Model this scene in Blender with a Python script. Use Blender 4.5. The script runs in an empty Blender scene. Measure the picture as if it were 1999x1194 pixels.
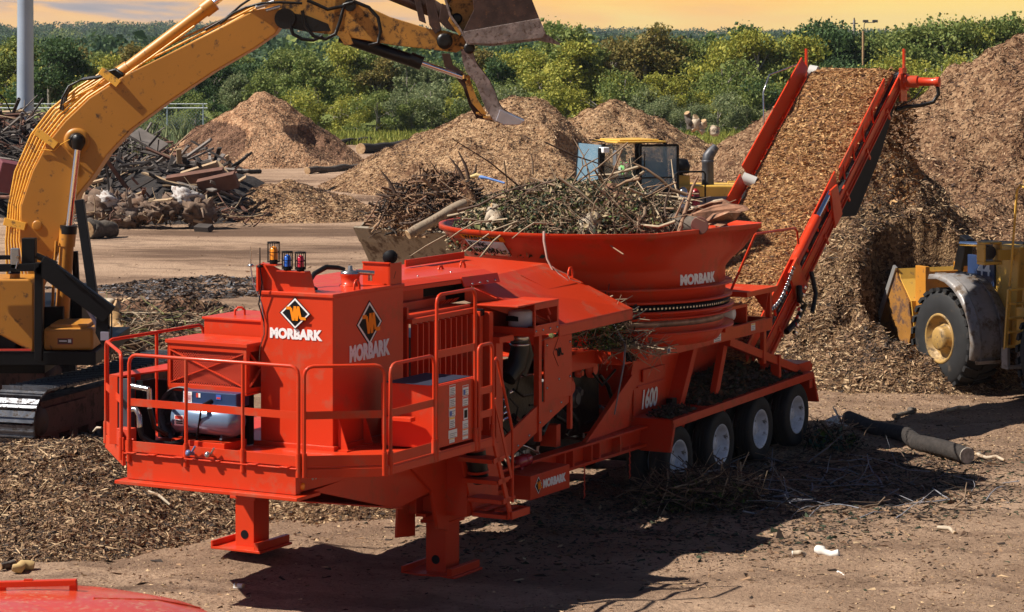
import bpy, bmesh, math, random
import numpy as np
from mathutils import Vector, Matrix

S = bpy.context.scene
COL = S.collection
R = math.radians

# ---------------------------------------------------------------- camera
CAM_H = 6.45
FPX = 5000.0            # focal length in photo pixels (photo is 1999 px wide)
CXP, CYP = 999.5, 89.0  # vanishing point of the level view axis, in photo pixels
cam_d = bpy.data.cameras.new('camera')
cam = bpy.data.objects.new('camera', cam_d); COL.objects.link(cam)
cam.location = (0, 0, CAM_H); cam.rotation_euler = (R(90), 0, 0)
cam_d.sensor_width = 36.0; cam_d.sensor_fit = 'HORIZONTAL'
cam_d.lens = 36.0 * FPX / 1999.0
cam_d.shift_x = 0.0
cam_d.shift_y = -(597.0 - CYP) / 1999.0
cam_d.clip_start = 0.5; cam_d.clip_end = 12000
cam_d.dof.use_dof = True; cam_d.dof.focus_distance = 37.0; cam_d.dof.aperture_fstop = 11.0
S.camera = cam

# ---------------------------------------------------------------- light
SUN_EL, SUN_DIR = R(48.0), Vector((-0.863, -0.149, 0)).normalized()   # towards the sun
SKY_STRENGTH = 0.05
w = bpy.data.worlds.new('World'); S.world = w; w.use_nodes = True
nt = w.node_tree; nt.nodes.clear()
N = nt.nodes.new; L = nt.links.new
wout = N('ShaderNodeOutputWorld'); bg = N('ShaderNodeBackground'); sky = N('ShaderNodeTexSky')
sky.sky_type = 'NISHITA'; sky.sun_disc = False; sky.sun_elevation = SUN_EL
sky.sun_rotation = math.atan2(SUN_DIR.x, SUN_DIR.y); sky.air_density = 0.55; sky.dust_density = 0.05
L(sky.outputs[0], bg.inputs[0]); bg.inputs[1].default_value = SKY_STRENGTH
# a low band of lit cloud just over the horizon (all the photograph shows of the sky)
tc = N('ShaderNodeTexCoord'); sep = N('ShaderNodeSeparateXYZ'); L(tc.outputs['Generated'], sep.inputs[0])
mp = N('ShaderNodeMapping'); mp.inputs['Scale'].default_value = (9, 9, 75); L(tc.outputs['Generated'], mp.inputs[0])
cn = N('ShaderNodeTexNoise'); cn.inputs['Scale'].default_value = 1.0; cn.inputs['Detail'].default_value = 7
cn.inputs['Roughness'].default_value = 0.52; cn.inputs['Distortion'].default_value = 0.6; L(mp.outputs[0], cn.inputs[0])
# east of the view (x > 0) the cloud is warmer and clearer
mx = N('ShaderNodeMath'); mx.operation = 'MULTIPLY_ADD'; L(sep.outputs['X'], mx.inputs[0])
mx.inputs[1].default_value = 0.8; L(cn.outputs[0], mx.inputs[2])
mz = N('ShaderNodeMath'); mz.operation = 'MULTIPLY_ADD'; L(sep.outputs['Z'], mz.inputs[0])
mz.inputs[1].default_value = -11.0; L(mx.outputs[0], mz.inputs[2])
ma0 = N('ShaderNodeMath'); ma0.inputs[1].default_value = 0.195; L(mz.outputs[0], ma0.inputs[0])
cr = N('ShaderNodeValToRGB'); L(ma0.outputs[0], cr.inputs[0])
e = cr.color_ramp.elements
e[0].position = 0.28; e[0].color = (0.27, 0.25, 0.27, 1)
e[1].position = 0.70; e[1].color = (1.0, 0.68, 0.14, 1)
for p, c in ((0.36, (0.42, 0.33, 0.30, 1)), (0.43, (0.88, 0.47, 0.15, 1)), (0.54, (1.0, 0.54, 0.10, 1))):
    x = cr.color_ramp.elements.new(p); x.color = c
bg2 = N('ShaderNodeBackground'); L(cr.outputs[0], bg2.inputs[0]); bg2.inputs[1].default_value = 0.80
mr = N('ShaderNodeMapRange'); mr.inputs['From Min'].default_value = 0.03; mr.inputs['From Max'].default_value = 0.09
L(sep.outputs['Z'], mr.inputs['Value'])
ms = N('ShaderNodeMixShader'); L(mr.outputs[0], ms.inputs[0]); L(bg2.outputs[0], ms.inputs[1]); L(bg.outputs[0], ms.inputs[2])
L(ms.outputs[0], wout.inputs[0])

sd = bpy.data.lights.new('sun', 'SUN'); sd.energy = 5.0; sd.angle = R(0.5); sd.color = (1.0, 0.93, 0.83)
sun = bpy.data.objects.new('sun', sd); COL.objects.link(sun)
tos = Vector((SUN_DIR.x * math.cos(SUN_EL), SUN_DIR.y * math.cos(SUN_EL), math.sin(SUN_EL)))
sun.rotation_euler = tos.to_track_quat('Z', 'Y').to_euler(); sun.location = tos * 60
S.view_settings.view_transform = 'Standard'; S.view_settings.look = 'None'
S.view_settings.exposure = 0.62; S.view_settings.gamma = 1.0

# ---------------------------------------------------------------- helpers
rng = np.random.default_rng(7)
rnd = random.Random(11)

def W(px, py, Y):
    """photo pixel at a known distance -> world point"""
    return Vector(((px - CXP) / FPX * Y, Y, CAM_H - (py - CYP) / FPX * Y))

def tag(o, label=None, cat=None, group=None, kind=None):
    if label: o['label'] = label
    if cat: o['category'] = cat
    if group: o['group'] = group
    if kind: o['kind'] = kind
    return o

def empty(name, loc=(0, 0, 0), rz=0.0):
    o = bpy.data.objects.new(name, None); COL.objects.link(o)
    o.location = loc; o.rotation_euler = (0, 0, rz); o.empty_display_size = 0.3
    return o

class MB:
    """collects shapes and links them as one mesh"""
    def __init__(s, fn=None):
        s.v = []; s.f = []; s.m = []; s.fn = fn; s.mi = 0; s.sm = []
    def add(s, vs, fs, smooth=False):
        k = len(s.v)
        for p in vs:
            p = Vector(p)
            s.v.append(s.fn(p) if s.fn else p)
        for f in fs:
            s.f.append(tuple(i + k for i in f)); s.m.append(s.mi); s.sm.append(smooth)
        return s
    def box(s, a, b):
        x0, y0, z0 = a; x1, y1, z1 = b
        return s.add([(x0,y0,z0),(x1,y0,z0),(x1,y1,z0),(x0,y1,z0),(x0,y0,z1),(x1,y0,z1),(x1,y1,z1),(x0,y1,z1)],
                     [(0,3,2,1),(4,5,6,7),(0,1,5,4),(1,2,6,5),(2,3,7,6),(3,0,4,7)])
    def hexa(s, p):   # 8 points: bottom ring then top ring
        return s.add(p, [(0,3,2,1),(4,5,6,7),(0,1,5,4),(1,2,6,5),(2,3,7,6),(3,0,4,7)])
    def bar(s, p, q, wd, ht, up=(0,0,1)):
        p = Vector(p); q = Vector(q); d = (q - p).normalized(); up = Vector(up)
        sd_ = d.cross(up)
        if sd_.length < 1e-4: sd_ = d.cross(Vector((1,0,0)))
        sd_.normalize(); u2 = sd_.cross(d).normalized()
        a = sd_ * wd / 2; b = u2 * ht / 2
        return s.hexa([p-a-b, q-a-b, q+a-b, p+a-b, p-a+b, q-a+b, q+a+b, p+a+b])
    def prism(s, poly, off):
        """closed polygon (3d points) swept along vector off"""
        off = Vector(off); n = len(poly); p = [Vector(x) for x in poly]
        return s.add(p + [x + off for x in p],
                     [tuple(range(n))[::-1], tuple(range(n, 2*n))] + [(i, (i+1) % n, n + (i+1) % n, n + i) for i in range(n)])
    def rings(s, rings, cap=True, smooth=True, closed=True):
        k = len(rings[0]); vs = [p for r_ in rings for p in r_]; fs = []
        for i in range(len(rings) - 1):
            for j in range(k if closed else k - 1):
                a = i*k + j; b = i*k + (j+1) % k
                fs.append((a, b, b + k, a + k))
        s.add(vs, fs, smooth)
        if cap:
            s.add(rings[0], [tuple(range(k))[::-1]]); s.add(rings[-1], [tuple(range(k))])
        return s
    def tube(s, pts, r, n=8, cap=True):
        pts = [Vector(p) for p in pts]
        if not hasattr(r, '__len__'): r = [r] * len(pts)
        rs = []; prev = None
        for i, p in enumerate(pts):
            a = pts[max(i-1, 0)]; b = pts[min(i+1, len(pts)-1)]
            t = (b - a).normalized() if (b - a).length > 1e-9 else Vector((0,0,1))
            if prev is None:
                x = t.cross(Vector((0,0,1)))
                if x.length < 1e-3: x = t.cross(Vector((1,0,0)))
            else:
                x = prev - t * prev.dot(t)
                if x.length < 1e-5: x = t.cross(Vector((0,0,1)))
            x.normalize(); y = t.cross(x); prev = x
            rs.append([p + x * (r[i] * math.cos(2*math.pi*j/n)) + y * (r[i] * math.sin(2*math.pi*j/n)) for j in range(n)])
        return s.rings(rs, cap=cap)
    def cyl(s, p, q, r0, r1=None, n=20):
        return s.tube([p, q], [r0, r0 if r1 is None else r1], n)
    def lathe(s, o, axis, prof, n=32, cap=True):
        """prof: list of (distance along axis, radius)"""
        o = Vector(o); ax = Vector(axis).normalized()
        x = ax.cross(Vector((0,0,1)))
        if x.length < 1e-3: x = ax.cross(Vector((1,0,0)))
        x.normalize(); y = ax.cross(x)
        return s.rings([[o + ax*d + (x*math.cos(2*math.pi*j/n) + y*math.sin(2*math.pi*j/n))*r_ for j in range(n)] for d, r_ in prof], cap=cap)
    def grid(s, f, nu, nv, smooth=True):
        vs = [f(i/nu, j/nv) for i in range(nu+1) for j in range(nv+1)]
        return s.add(vs, [(i*(nv+1)+j, (i+1)*(nv+1)+j, (i+1)*(nv+1)+j+1, i*(nv+1)+j+1) for i in range(nu) for j in range(nv)], smooth)
    def build(s, name, mat, parent=None, bevel=0.0, seg=2, solid=0.0, recalc=True):
        me = bpy.data.meshes.new(name)
        me.from_pydata([tuple(p) for p in s.v], [], s.f)
        mats = mat if isinstance(mat, (list, tuple)) else [mat]
        for m_ in mats: me.materials.append(m_)
        me.polygons.foreach_set('material_index', s.m)
        me.polygons.foreach_set('use_smooth', s.sm)
        if recalc:
            bm = bmesh.new(); bm.from_mesh(me)
            bmesh.ops.recalc_face_normals(bm, faces=bm.faces[:]); bm.to_mesh(me); bm.free()
        o = bpy.data.objects.new(name, me); COL.objects.link(o)
        if parent: o.parent = parent
        if solid:
            md = o.modifiers.new('solid', 'SOLIDIFY'); md.thickness = solid; md.offset = 0
        if bevel:
            md = o.modifiers.new('bevel', 'BEVEL'); md.width = bevel; md.segments = seg; md.limit_method = 'ANGLE'
            md.angle_limit = R(35); md.use_clamp_overlap = True; md.harden_normals = False
        return o

def big_mesh(name, V, F, mats, mi=None, parent=None, smooth=False):
    """numpy arrays -> one mesh; F all of one polygon size"""
    me = bpy.data.meshes.new(name)
    k = F.shape[1]
    me.vertices.add(len(V)); me.vertices.foreach_set('co', np.ascontiguousarray(V, dtype=np.float32).ravel())
    me.loops.add(F.size); me.loops.foreach_set('vertex_index', np.ascontiguousarray(F, dtype=np.int32).ravel())
    me.polygons.add(len(F)); me.polygons.foreach_set('loop_start', np.arange(0, F.size, k, dtype=np.int32))
    if mi is not None: me.polygons.foreach_set('material_index', np.ascontiguousarray(mi, dtype=np.int32))
    me.polygons.foreach_set('use_smooth', np.full(len(F), smooth))
    me.update(calc_edges=True); me.validate()
    for m_ in (mats if isinstance(mats, (list, tuple)) else [mats]): me.materials.append(m_)
    o = bpy.data.objects.new(name, me); COL.objects.link(o)
    if parent: o.parent = parent
    return o

def _hash(ix, iy, seed):
    n = (ix * 374761393 + iy * 668265263 + seed * 144269) & 0xffffffff
    n = ((n ^ (n >> 13)) * 1274126177) & 0xffffffff
    return ((n ^ (n >> 16)) & 0xffff) / 65535.0
def vnoise(x, y, seed=0):
    x = np.asarray(x, float); y = np.asarray(y, float)
    ix = np.floor(x).astype(np.int64); iy = np.floor(y).astype(np.int64)
    fx = x - ix; fy = y - iy; fx = fx*fx*(3-2*fx); fy = fy*fy*(3-2*fy)
    a = _hash(ix, iy, seed); b = _hash(ix+1, iy, seed); c = _hash(ix, iy+1, seed); d = _hash(ix+1, iy+1, seed)
    return (a*(1-fx)+b*fx)*(1-fy) + (c*(1-fx)+d*fx)*fy
def fbm(x, y, seed=0, oct=4):
    t = 0; a = 0.5; f = 1.0
    for i in range(oct):
        t = t + a * (vnoise(x*f, y*f, seed+i*17) - 0.5); a *= 0.5; f *= 2.03
    return t

def slivers(P, Lm, Wm, Nrm=None, flat=0.6, seed=0):
    """P (n,3) -> tetrahedral wood slivers; Lm, Wm (n,) sizes"""
    g = np.random.default_rng(seed); n = len(P); Lm = np.minimum(Lm, 2.3*np.median(Lm))
    a = g.normal(size=(n,3)); a[:,2] *= (1-flat)
    if Nrm is not None: a -= Nrm * (a*Nrm).sum(1, keepdims=True) * flat
    a /= np.linalg.norm(a, axis=1, keepdims=True) + 1e-9
    b = np.cross(a, g.normal(size=(n,3))); b /= np.linalg.norm(b, axis=1, keepdims=True) + 1e-9
    c = np.cross(a, b)
    Lm = Lm[:,None]; Wm = Wm[:,None]; sk = g.uniform(-0.4, 0.4, (n,1))
    V = np.stack([P - a*Lm/2, P + a*Lm/2, P + b*Wm/2 + a*Lm*sk, P + c*Wm*0.5 - b*Wm/2 - a*Lm*sk], 1).reshape(-1,3)
    k = np.arange(n)[:,None]*4
    F = np.concatenate([k+np.array([[0,1,2]]), k+np.array([[0,3,1]]), k+np.array([[0,2,3]]), k+np.array([[1,3,2]])], 1).reshape(-1,3)
    return V, F

def infield(P, m=60):
    px = CXP + FPX*P[:,0]/P[:,1]; py = CYP + FPX*(CAM_H-P[:,2])/P[:,1]
    return (P[:,1] > 5) & (px > -m) & (px < 1999+m) & (py > -m) & (py < 1194+m)
# ---------------------------------------------------------------- materials
MATS = {}
def mat(name, col, rough=0.6, metal=0.0, var=0.12, vscale=3.0, bump=0.0, bscale=30.0, dirt=None, dirt_amt=0.0, dirt_scale=6.0,
        spec=0.5, coat=0.0, trans=0.0, alpha=1.0, emit=None, col2=None):
    if name in MATS: return MATS[name]
    m = bpy.data.materials.new(name); m.use_nodes = True; t = m.node_tree; b = t.nodes['Principled BSDF']
    n = t.nodes.new; l = t.links.new
    b.inputs['Roughness'].default_value = rough; b.inputs['Metallic'].default_value = metal
    b.inputs['Specular IOR Level'].default_value = spec; b.inputs['Coat Weight'].default_value = coat
    b.inputs['Coat Roughness'].default_value = 0.15
    if trans: b.inputs['Transmission Weight'].default_value = trans
    if alpha < 1: b.inputs['Alpha'].default_value = alpha
    tc = n('ShaderNodeTexCoord')
    c = (*col, 1); c2 = (*(col2 if col2 else [x*(1-var) for x in col]), 1)
    nz = n('ShaderNodeTexNoise'); nz.inputs['Scale'].default_value = vscale; nz.inputs['Detail'].default_value = 5
    l(tc.outputs['Object'], nz.inputs['Vector'])
    rp = n('ShaderNodeValToRGB'); rp.color_ramp.elements[0].position = 0.35; rp.color_ramp.elements[1].position = 0.65
    rp.color_ramp.elements[0].color = c2; rp.color_ramp.elements[1].color = c
    l(nz.outputs[0], rp.inputs[0]); out = rp.outputs[0]
    if dirt:
        n2 = n('ShaderNodeTexNoise'); n2.inputs['Scale'].default_value = dirt_scale; n2.inputs['Detail'].default_value = 9
        n2.inputs['Roughness'].default_value = 0.7
        l(tc.outputs['Object'], n2.inputs['Vector'])
        r2 = n('ShaderNodeMapRange'); r2.inputs['From Min'].default_value = 0.62 - 0.25*dirt_amt; r2.inputs['From Max'].default_value = 0.72 - 0.2*dirt_amt
        l(n2.outputs[0], r2.inputs['Value'])
        mxn = n('ShaderNodeMix'); mxn.data_type = 'RGBA'; l(r2.outputs[0], mxn.inputs[0]); l(out, mxn.inputs[6])
        mxn.inputs[7].default_value = (*dirt, 1); out = mxn.outputs[2]
        r3 = n('ShaderNodeMath'); r3.operation = 'MULTIPLY_ADD'; l(r2.outputs[0], r3.inputs[0]); r3.inputs[1].default_value = 0.35
        r3.inputs[2].default_value = rough; r3.use_clamp = True; l(r3.outputs[0], b.inputs['Roughness'])
    l(out, b.inputs['Base Color'])
    if bump:
        n3 = n('ShaderNodeTexNoise'); n3.inputs['Scale'].default_value = bscale; n3.inputs['Detail'].default_value = 6
        l(tc.outputs['Object'], n3.inputs['Vector'])
        bp = n('ShaderNodeBump'); bp.inputs['Strength'].default_value = 0.7; bp.inputs['Distance'].default_value = bump
        l(n3.outputs[0], bp.inputs['Height']); l(bp.outputs[0], b.inputs['Normal'])
    if emit:
        b.inputs['Emission Color'].default_value = (*emit, 1); b.inputs['Emission Strength'].default_value = 1.0
    MATS[name] = m
    return m

RED = mat('orange_red_paint', (0.58, 0.042, 0.011), 0.40, spec=0.16, var=0.06, vscale=1.3, coat=0.20, bump=0.0015, bscale=2.2, dirt=(0.44,0.075,0.035), dirt_amt=0.36, dirt_scale=2.2)
DUSTR = mat('dusty_orange_red_paint', (0.66, 0.060, 0.016), 0.38, spec=0.5, coat=0.6, var=0.10, vscale=1.5, bump=0.002, bscale=3, dirt=(0.50,0.22,0.12), dirt_amt=0.38, dirt_scale=24)
REDM = mat('red_mesh_paint', (0.62, 0.06, 0.025), 0.5)
YEL = mat('worn_yellow_paint', (0.50, 0.205, 0.022), 0.44, var=0.10, vscale=1.0, bump=0.002, bscale=2.0, dirt=(0.10,0.05,0.022), dirt_amt=0.14, dirt_scale=7)
YELD = mat('chipped_yellow_paint', (0.52, 0.24, 0.035), 0.5, var=0.2, vscale=2.0, dirt=(0.035,0.018,0.012), dirt_amt=0.50, dirt_scale=6)
YELP = mat('pipe_yellow_paint', (0.80, 0.40, 0.05), 0.35, dirt=(0.1,0.05,0.02), dirt_amt=0.3, dirt_scale=9)
YLIT = mat('loader_yellow_paint', (0.74, 0.43, 0.07), 0.5, var=0.15, vscale=2.0, dirt=(0.30,0.17,0.07), dirt_amt=0.22, dirt_scale=5)
STEEL = mat('bare_steel', (0.55, 0.53, 0.52), 0.22, 0.9, var=0.2, vscale=9)
CHROME = mat('chrome_rod', (0.85, 0.83, 0.85), 0.12, 1.0, var=0.05)
WORN = mat('worn_bucket_steel', (0.36, 0.29, 0.26), 0.5, 0.35, var=0.5, vscale=5, dirt=(0.13,0.085,0.065), dirt_amt=0.45, dirt_scale=14, bump=0.006, bscale=25)
RUST = mat('dark_rusty_steel', (0.075, 0.038, 0.028), 0.6, 0.2, var=0.5, vscale=6, dirt=(0.15,0.07,0.04), dirt_amt=0.2, dirt_scale=14, bump=0.005)
BLACK = mat('black_paint', (0.006, 0.006, 0.007), 0.5, spec=0.25, var=0.3)
GREASE = mat('greasy_black', (0.008, 0.007, 0.007), 0.4, spec=0.35, var=0.4, bump=0.01, bscale=18)
RUBBER = mat('tyre_rubber', (0.012, 0.012, 0.013), 0.75, var=0.35, vscale=6, dirt=(0.06,0.045,0.032), dirt_amt=0.15, dirt_scale=5)
BELT = mat('conveyor_belt_rubber', (0.016, 0.015, 0.016), 0.6, var=0.3)
RIM = mat('white_wheel_paint', (0.74, 0.78, 0.86), 0.35, var=0.25, vscale=8, dirt=(0.10,0.08,0.06), dirt_amt=0.3, dirt_scale=7)
WHITE = mat('white_vinyl', (0.80, 0.80, 0.80), 0.6, spec=0.2, var=0.03)
LBLACK = mat('black_vinyl', (0.006, 0.006, 0.008), 0.6, spec=0.15, var=0.1)
LORANGE = mat('orange_vinyl', (0.86, 0.26, 0.01), 0.6, spec=0.15, var=0.05)
LYEL = mat('yellow_vinyl', (0.85, 0.55, 0.03), 0.45, var=0.05)
LRED = mat('red_vinyl', (0.60, 0.05, 0.03), 0.45, var=0.05)
LBLUE = mat('blue_vinyl', (0.05, 0.12, 0.45), 0.45, var=0.05)
TEXTC = mat('grey_print', (0.28, 0.28, 0.32), 0.6, var=0.1)
NAVY = mat('dark_blue_paint', (0.02, 0.045, 0.12), 0.35, var=0.2)
TANKB = mat('compressor_blue_paint', (0.16, 0.24, 0.36), 0.25, 0.3, var=0.1)
RADI = mat('radiator_grey', (0.05, 0.055, 0.07), 0.5, var=0.2)
GALV = mat('galvanized_steel', (0.42, 0.50, 0.60), 0.45, 0.4, var=0.15, vscale=0.8)
GREYF = mat('muddy_grey_fender', (0.30, 0.28, 0.27), 0.45, 0.2, var=0.3, vscale=3, dirt=(0.12,0.08,0.05), dirt_amt=0.5, dirt_scale=4)
AMBER = mat('amber_lens', (0.95, 0.30, 0.02), 0.25, var=0.05)
BLUEL = mat('blue_lens', (0.03, 0.14, 0.62), 0.25, var=0.05)
REDL = mat('red_lens', (0.55, 0.02, 0.05), 0.25, var=0.05)
GREENL = mat('green_cap', (0.03, 0.30, 0.10), 0.4, var=0.05)
GLASS = mat('blue_tinted_glass', (0.20, 0.36, 0.48), 0.08, 0.0, var=0.1, alpha=0.55, coat=0.6)
GLASSC = mat('clear_window_glass', (0.35, 0.45, 0.42), 0.05, 0.0, var=0.1, alpha=0.25, coat=0.6)
MIRR = mat('mirror_grey', (0.35, 0.37, 0.40), 0.2, 0.6, var=0.1)
SHADE = mat('exhaust_grey', (0.10, 0.10, 0.11), 0.5, 0.5, var=0.3, dirt=(0.3,0.27,0.24), dirt_amt=0.2)
SKIN = mat('dark_skin', (0.14, 0.065, 0.04), 0.5, var=0.1)
VEST = mat('green_safety_vest', (0.26, 0.72, 0.22), 0.8, var=0.15)
JEANS = mat('blue_jeans', (0.04, 0.07, 0.17), 0.9, var=0.2)
HAIR = mat('black_cap', (0.012, 0.011, 0.012), 0.7)
BARK = mat('grey_bark', (0.12, 0.095, 0.075), 0.9, var=0.5, vscale=9, bump=0.02, bscale=14)
BARKD = mat('dark_bark', (0.036, 0.028, 0.024), 0.9, var=0.5, vscale=12, bump=0.02, bscale=16)
CUT = mat('fresh_cut_wood', (0.55, 0.38, 0.20), 0.8, var=0.3, vscale=8, col2=(0.34,0.20,0.10))
PALEW = mat('peeled_pale_wood', (0.55, 0.45, 0.33), 0.8, var=0.3, vscale=6, dirt=(0.2,0.12,0.07), dirt_amt=0.4)
WHITEW = mat('bleached_wood', (0.78, 0.74, 0.68), 0.8, var=0.15, vscale=9)
CONC = mat('dusty_pale_rubble', (0.34, 0.26, 0.21), 0.9, var=0.5, vscale=2.5, dirt=(0.14,0.08,0.05), dirt_amt=0.8, dirt_scale=2.5, bump=0.03, bscale=6)
# wood slivers: four tones each family
def fam(pref, cols, rough=0.85): return [mat('%s_%s' % (pref, nm), c, rough, var=0.25, vscale=11) for nm, c in cols]
CH_TAN = fam('wood_chip', (('pale', (0.54,0.36,0.21)), ('tan', (0.37,0.215,0.115)), ('brown', (0.21,0.105,0.052)), ('dark', (0.062,0.030,0.018))))
CH_ORG = fam('fresh_mulch', (('pale', (0.60,0.36,0.15)), ('orange', (0.40,0.195,0.07)), ('brown', (0.23,0.10,0.038)), ('dark', (0.07,0.03,0.015))))
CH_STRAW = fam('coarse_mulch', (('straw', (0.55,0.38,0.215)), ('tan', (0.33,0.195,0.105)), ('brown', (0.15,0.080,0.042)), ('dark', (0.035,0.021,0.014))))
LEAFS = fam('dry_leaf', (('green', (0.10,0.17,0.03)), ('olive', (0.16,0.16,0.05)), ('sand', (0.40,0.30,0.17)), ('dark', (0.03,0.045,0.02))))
TWIG = fam('twig', (('pale', (0.42,0.32,0.21)), ('tan', (0.24,0.16,0.10)), ('brown', (0.10,0.06,0.04)), ('dark', (0.03,0.02,0.015))))
LEAVESM = {}
def leafmat(name, c1, c2):
    m = bpy.data.materials.new(name); m.use_nodes = True; t = m.node_tree; b = t.nodes['Principled BSDF']; n = t.nodes.new; l = t.links.new
    g = n('ShaderNodeNewGeometry'); rp = n('ShaderNodeValToRGB')
    rp.color_ramp.elements[0].color = (*c1, 1); rp.color_ramp.elements[1].color = (*c2, 1)
    l(g.outputs['Random Per Island'], rp.inputs[0]); l(rp.outputs[0], b.inputs['Base Color'])
    b.inputs['Roughness'].default_value = 0.65; b.inputs['Specular IOR Level'].default_value = 0.25
    tr = n('ShaderNodeBsdfTranslucent'); l(rp.outputs[0], tr.inputs[0]); mx_ = n('ShaderNodeMixShader'); mx_.inputs[0].default_value = 0.30
    l(b.outputs[0], mx_.inputs[1]); l(tr.outputs[0], mx_.inputs[2]); l(mx_.outputs[0], t.nodes['Material Output'].inputs[0])
    return m
LF_DARK = leafmat('dark_green_foliage', (0.036,0.078,0.030), (0.105,0.165,0.050))
LF_MID = leafmat('mid_green_foliage', (0.100,0.155,0.038), (0.290,0.320,0.085))
LF_LIME = leafmat('yellow_green_foliage', (0.195,0.235,0.038), (0.500,0.450,0.080))
LF_OLIVE = leafmat('olive_brown_foliage', (0.130,0.140,0.035), (0.330,0.240,0.070))
LF_GREY = leafmat('grey_green_foliage', (0.130,0.180,0.080), (0.300,0.320,0.150))
LF_FAR = leafmat('far_wood_foliage', (0.030,0.070,0.040), (0.090,0.140,0.055))
LF_GRASS = leafmat('meadow_grass', (0.180,0.230,0.035), (0.450,0.420,0.090))
def mulch(name, c_dark, c_mid, c_lite, sc=9.0):
    """ground-up wood: stretched cells of several browns with strong relief"""
    m = bpy.data.materials.new(name); m.use_nodes = True; t = m.node_tree; b = t.nodes['Principled BSDF']; n = t.nodes.new; l = t.links.new
    tc = n('ShaderNodeTexCoord'); wr = n('ShaderNodeTexNoise'); wr.inputs['Scale'].default_value = sc*0.8; l(tc.outputs['Object'], wr.inputs['Vector'])
    ad = n('ShaderNodeVectorMath'); ad.operation = 'MULTIPLY_ADD'; l(wr.outputs['Color'], ad.inputs[0]); ad.inputs[1].default_value = (0.25,)*3; l(tc.outputs['Object'], ad.inputs[2])
    vo = n('ShaderNodeTexVoronoi'); vo.inputs['Scale'].default_value = sc; l(ad.outputs[0], vo.inputs['Vector'])
    sp = n('ShaderNodeSeparateColor'); l(vo.outputs['Color'], sp.inputs[0])
    nz = n('ShaderNodeTexNoise'); nz.inputs['Scale'].default_value = 0.55; nz.inputs['Detail'].default_value = 8; nz.inputs['Roughness'].default_value = 0.65
    l(tc.outputs['Object'], nz.inputs['Vector'])
    ma = n('ShaderNodeMath'); ma.operation = 'MULTIPLY_ADD'; l(sp.outputs[0], ma.inputs[0]); ma.inputs[1].default_value = 0.5; l(nz.outputs[0], ma.inputs[2])
    rp = n('ShaderNodeValToRGB'); l(ma.outputs[0], rp.inputs[0])
    rp.color_ramp.elements[0].position = 0.42; rp.color_ramp.elements[0].color = (*c_dark, 1)
    rp.color_ramp.elements[1].position = 1.0; rp.color_ramp.elements[1].color = (*c_lite, 1)
    x = rp.color_ramp.elements.new(0.68); x.color = (*c_mid, 1)
    l(rp.outputs[0], b.inputs['Base Color']); b.inputs['Roughness'].default_value = 0.95; b.inputs['Specular IOR Level'].default_value = 0.1
    bp = n('ShaderNodeBump'); bp.inputs['Strength'].default_value = 1.0; bp.inputs['Distance'].default_value = 0.5/sc
    l(vo.outputs['Distance'], bp.inputs['Height']); l(bp.outputs[0], b.inputs['Normal'])
    return m
MU_TAN = mulch('tan_chip_bed', (0.10,0.05,0.026), (0.27,0.155,0.08), (0.47,0.31,0.175))
MU_RED = mulch('red_brown_mulch_bed', (0.20,0.095,0.05), (0.36,0.20,0.11), (0.47,0.29,0.17), 7)
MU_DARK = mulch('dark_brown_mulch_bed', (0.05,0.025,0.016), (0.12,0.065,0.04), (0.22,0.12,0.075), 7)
MU_BRN = mulch('brown_bark_bed', (0.065,0.03,0.018), (0.17,0.092,0.05), (0.32,0.20,0.115))
MU_STRAW = mulch('coarse_mulch_bed', (0.035,0.02,0.012), (0.12,0.068,0.037), (0.30,0.19,0.10), 14)
MU_ORG = mulch('fresh_mulch_bed', (0.16,0.07,0.028), (0.33,0.16,0.06), (0.50,0.28,0.12), 14)

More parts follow.
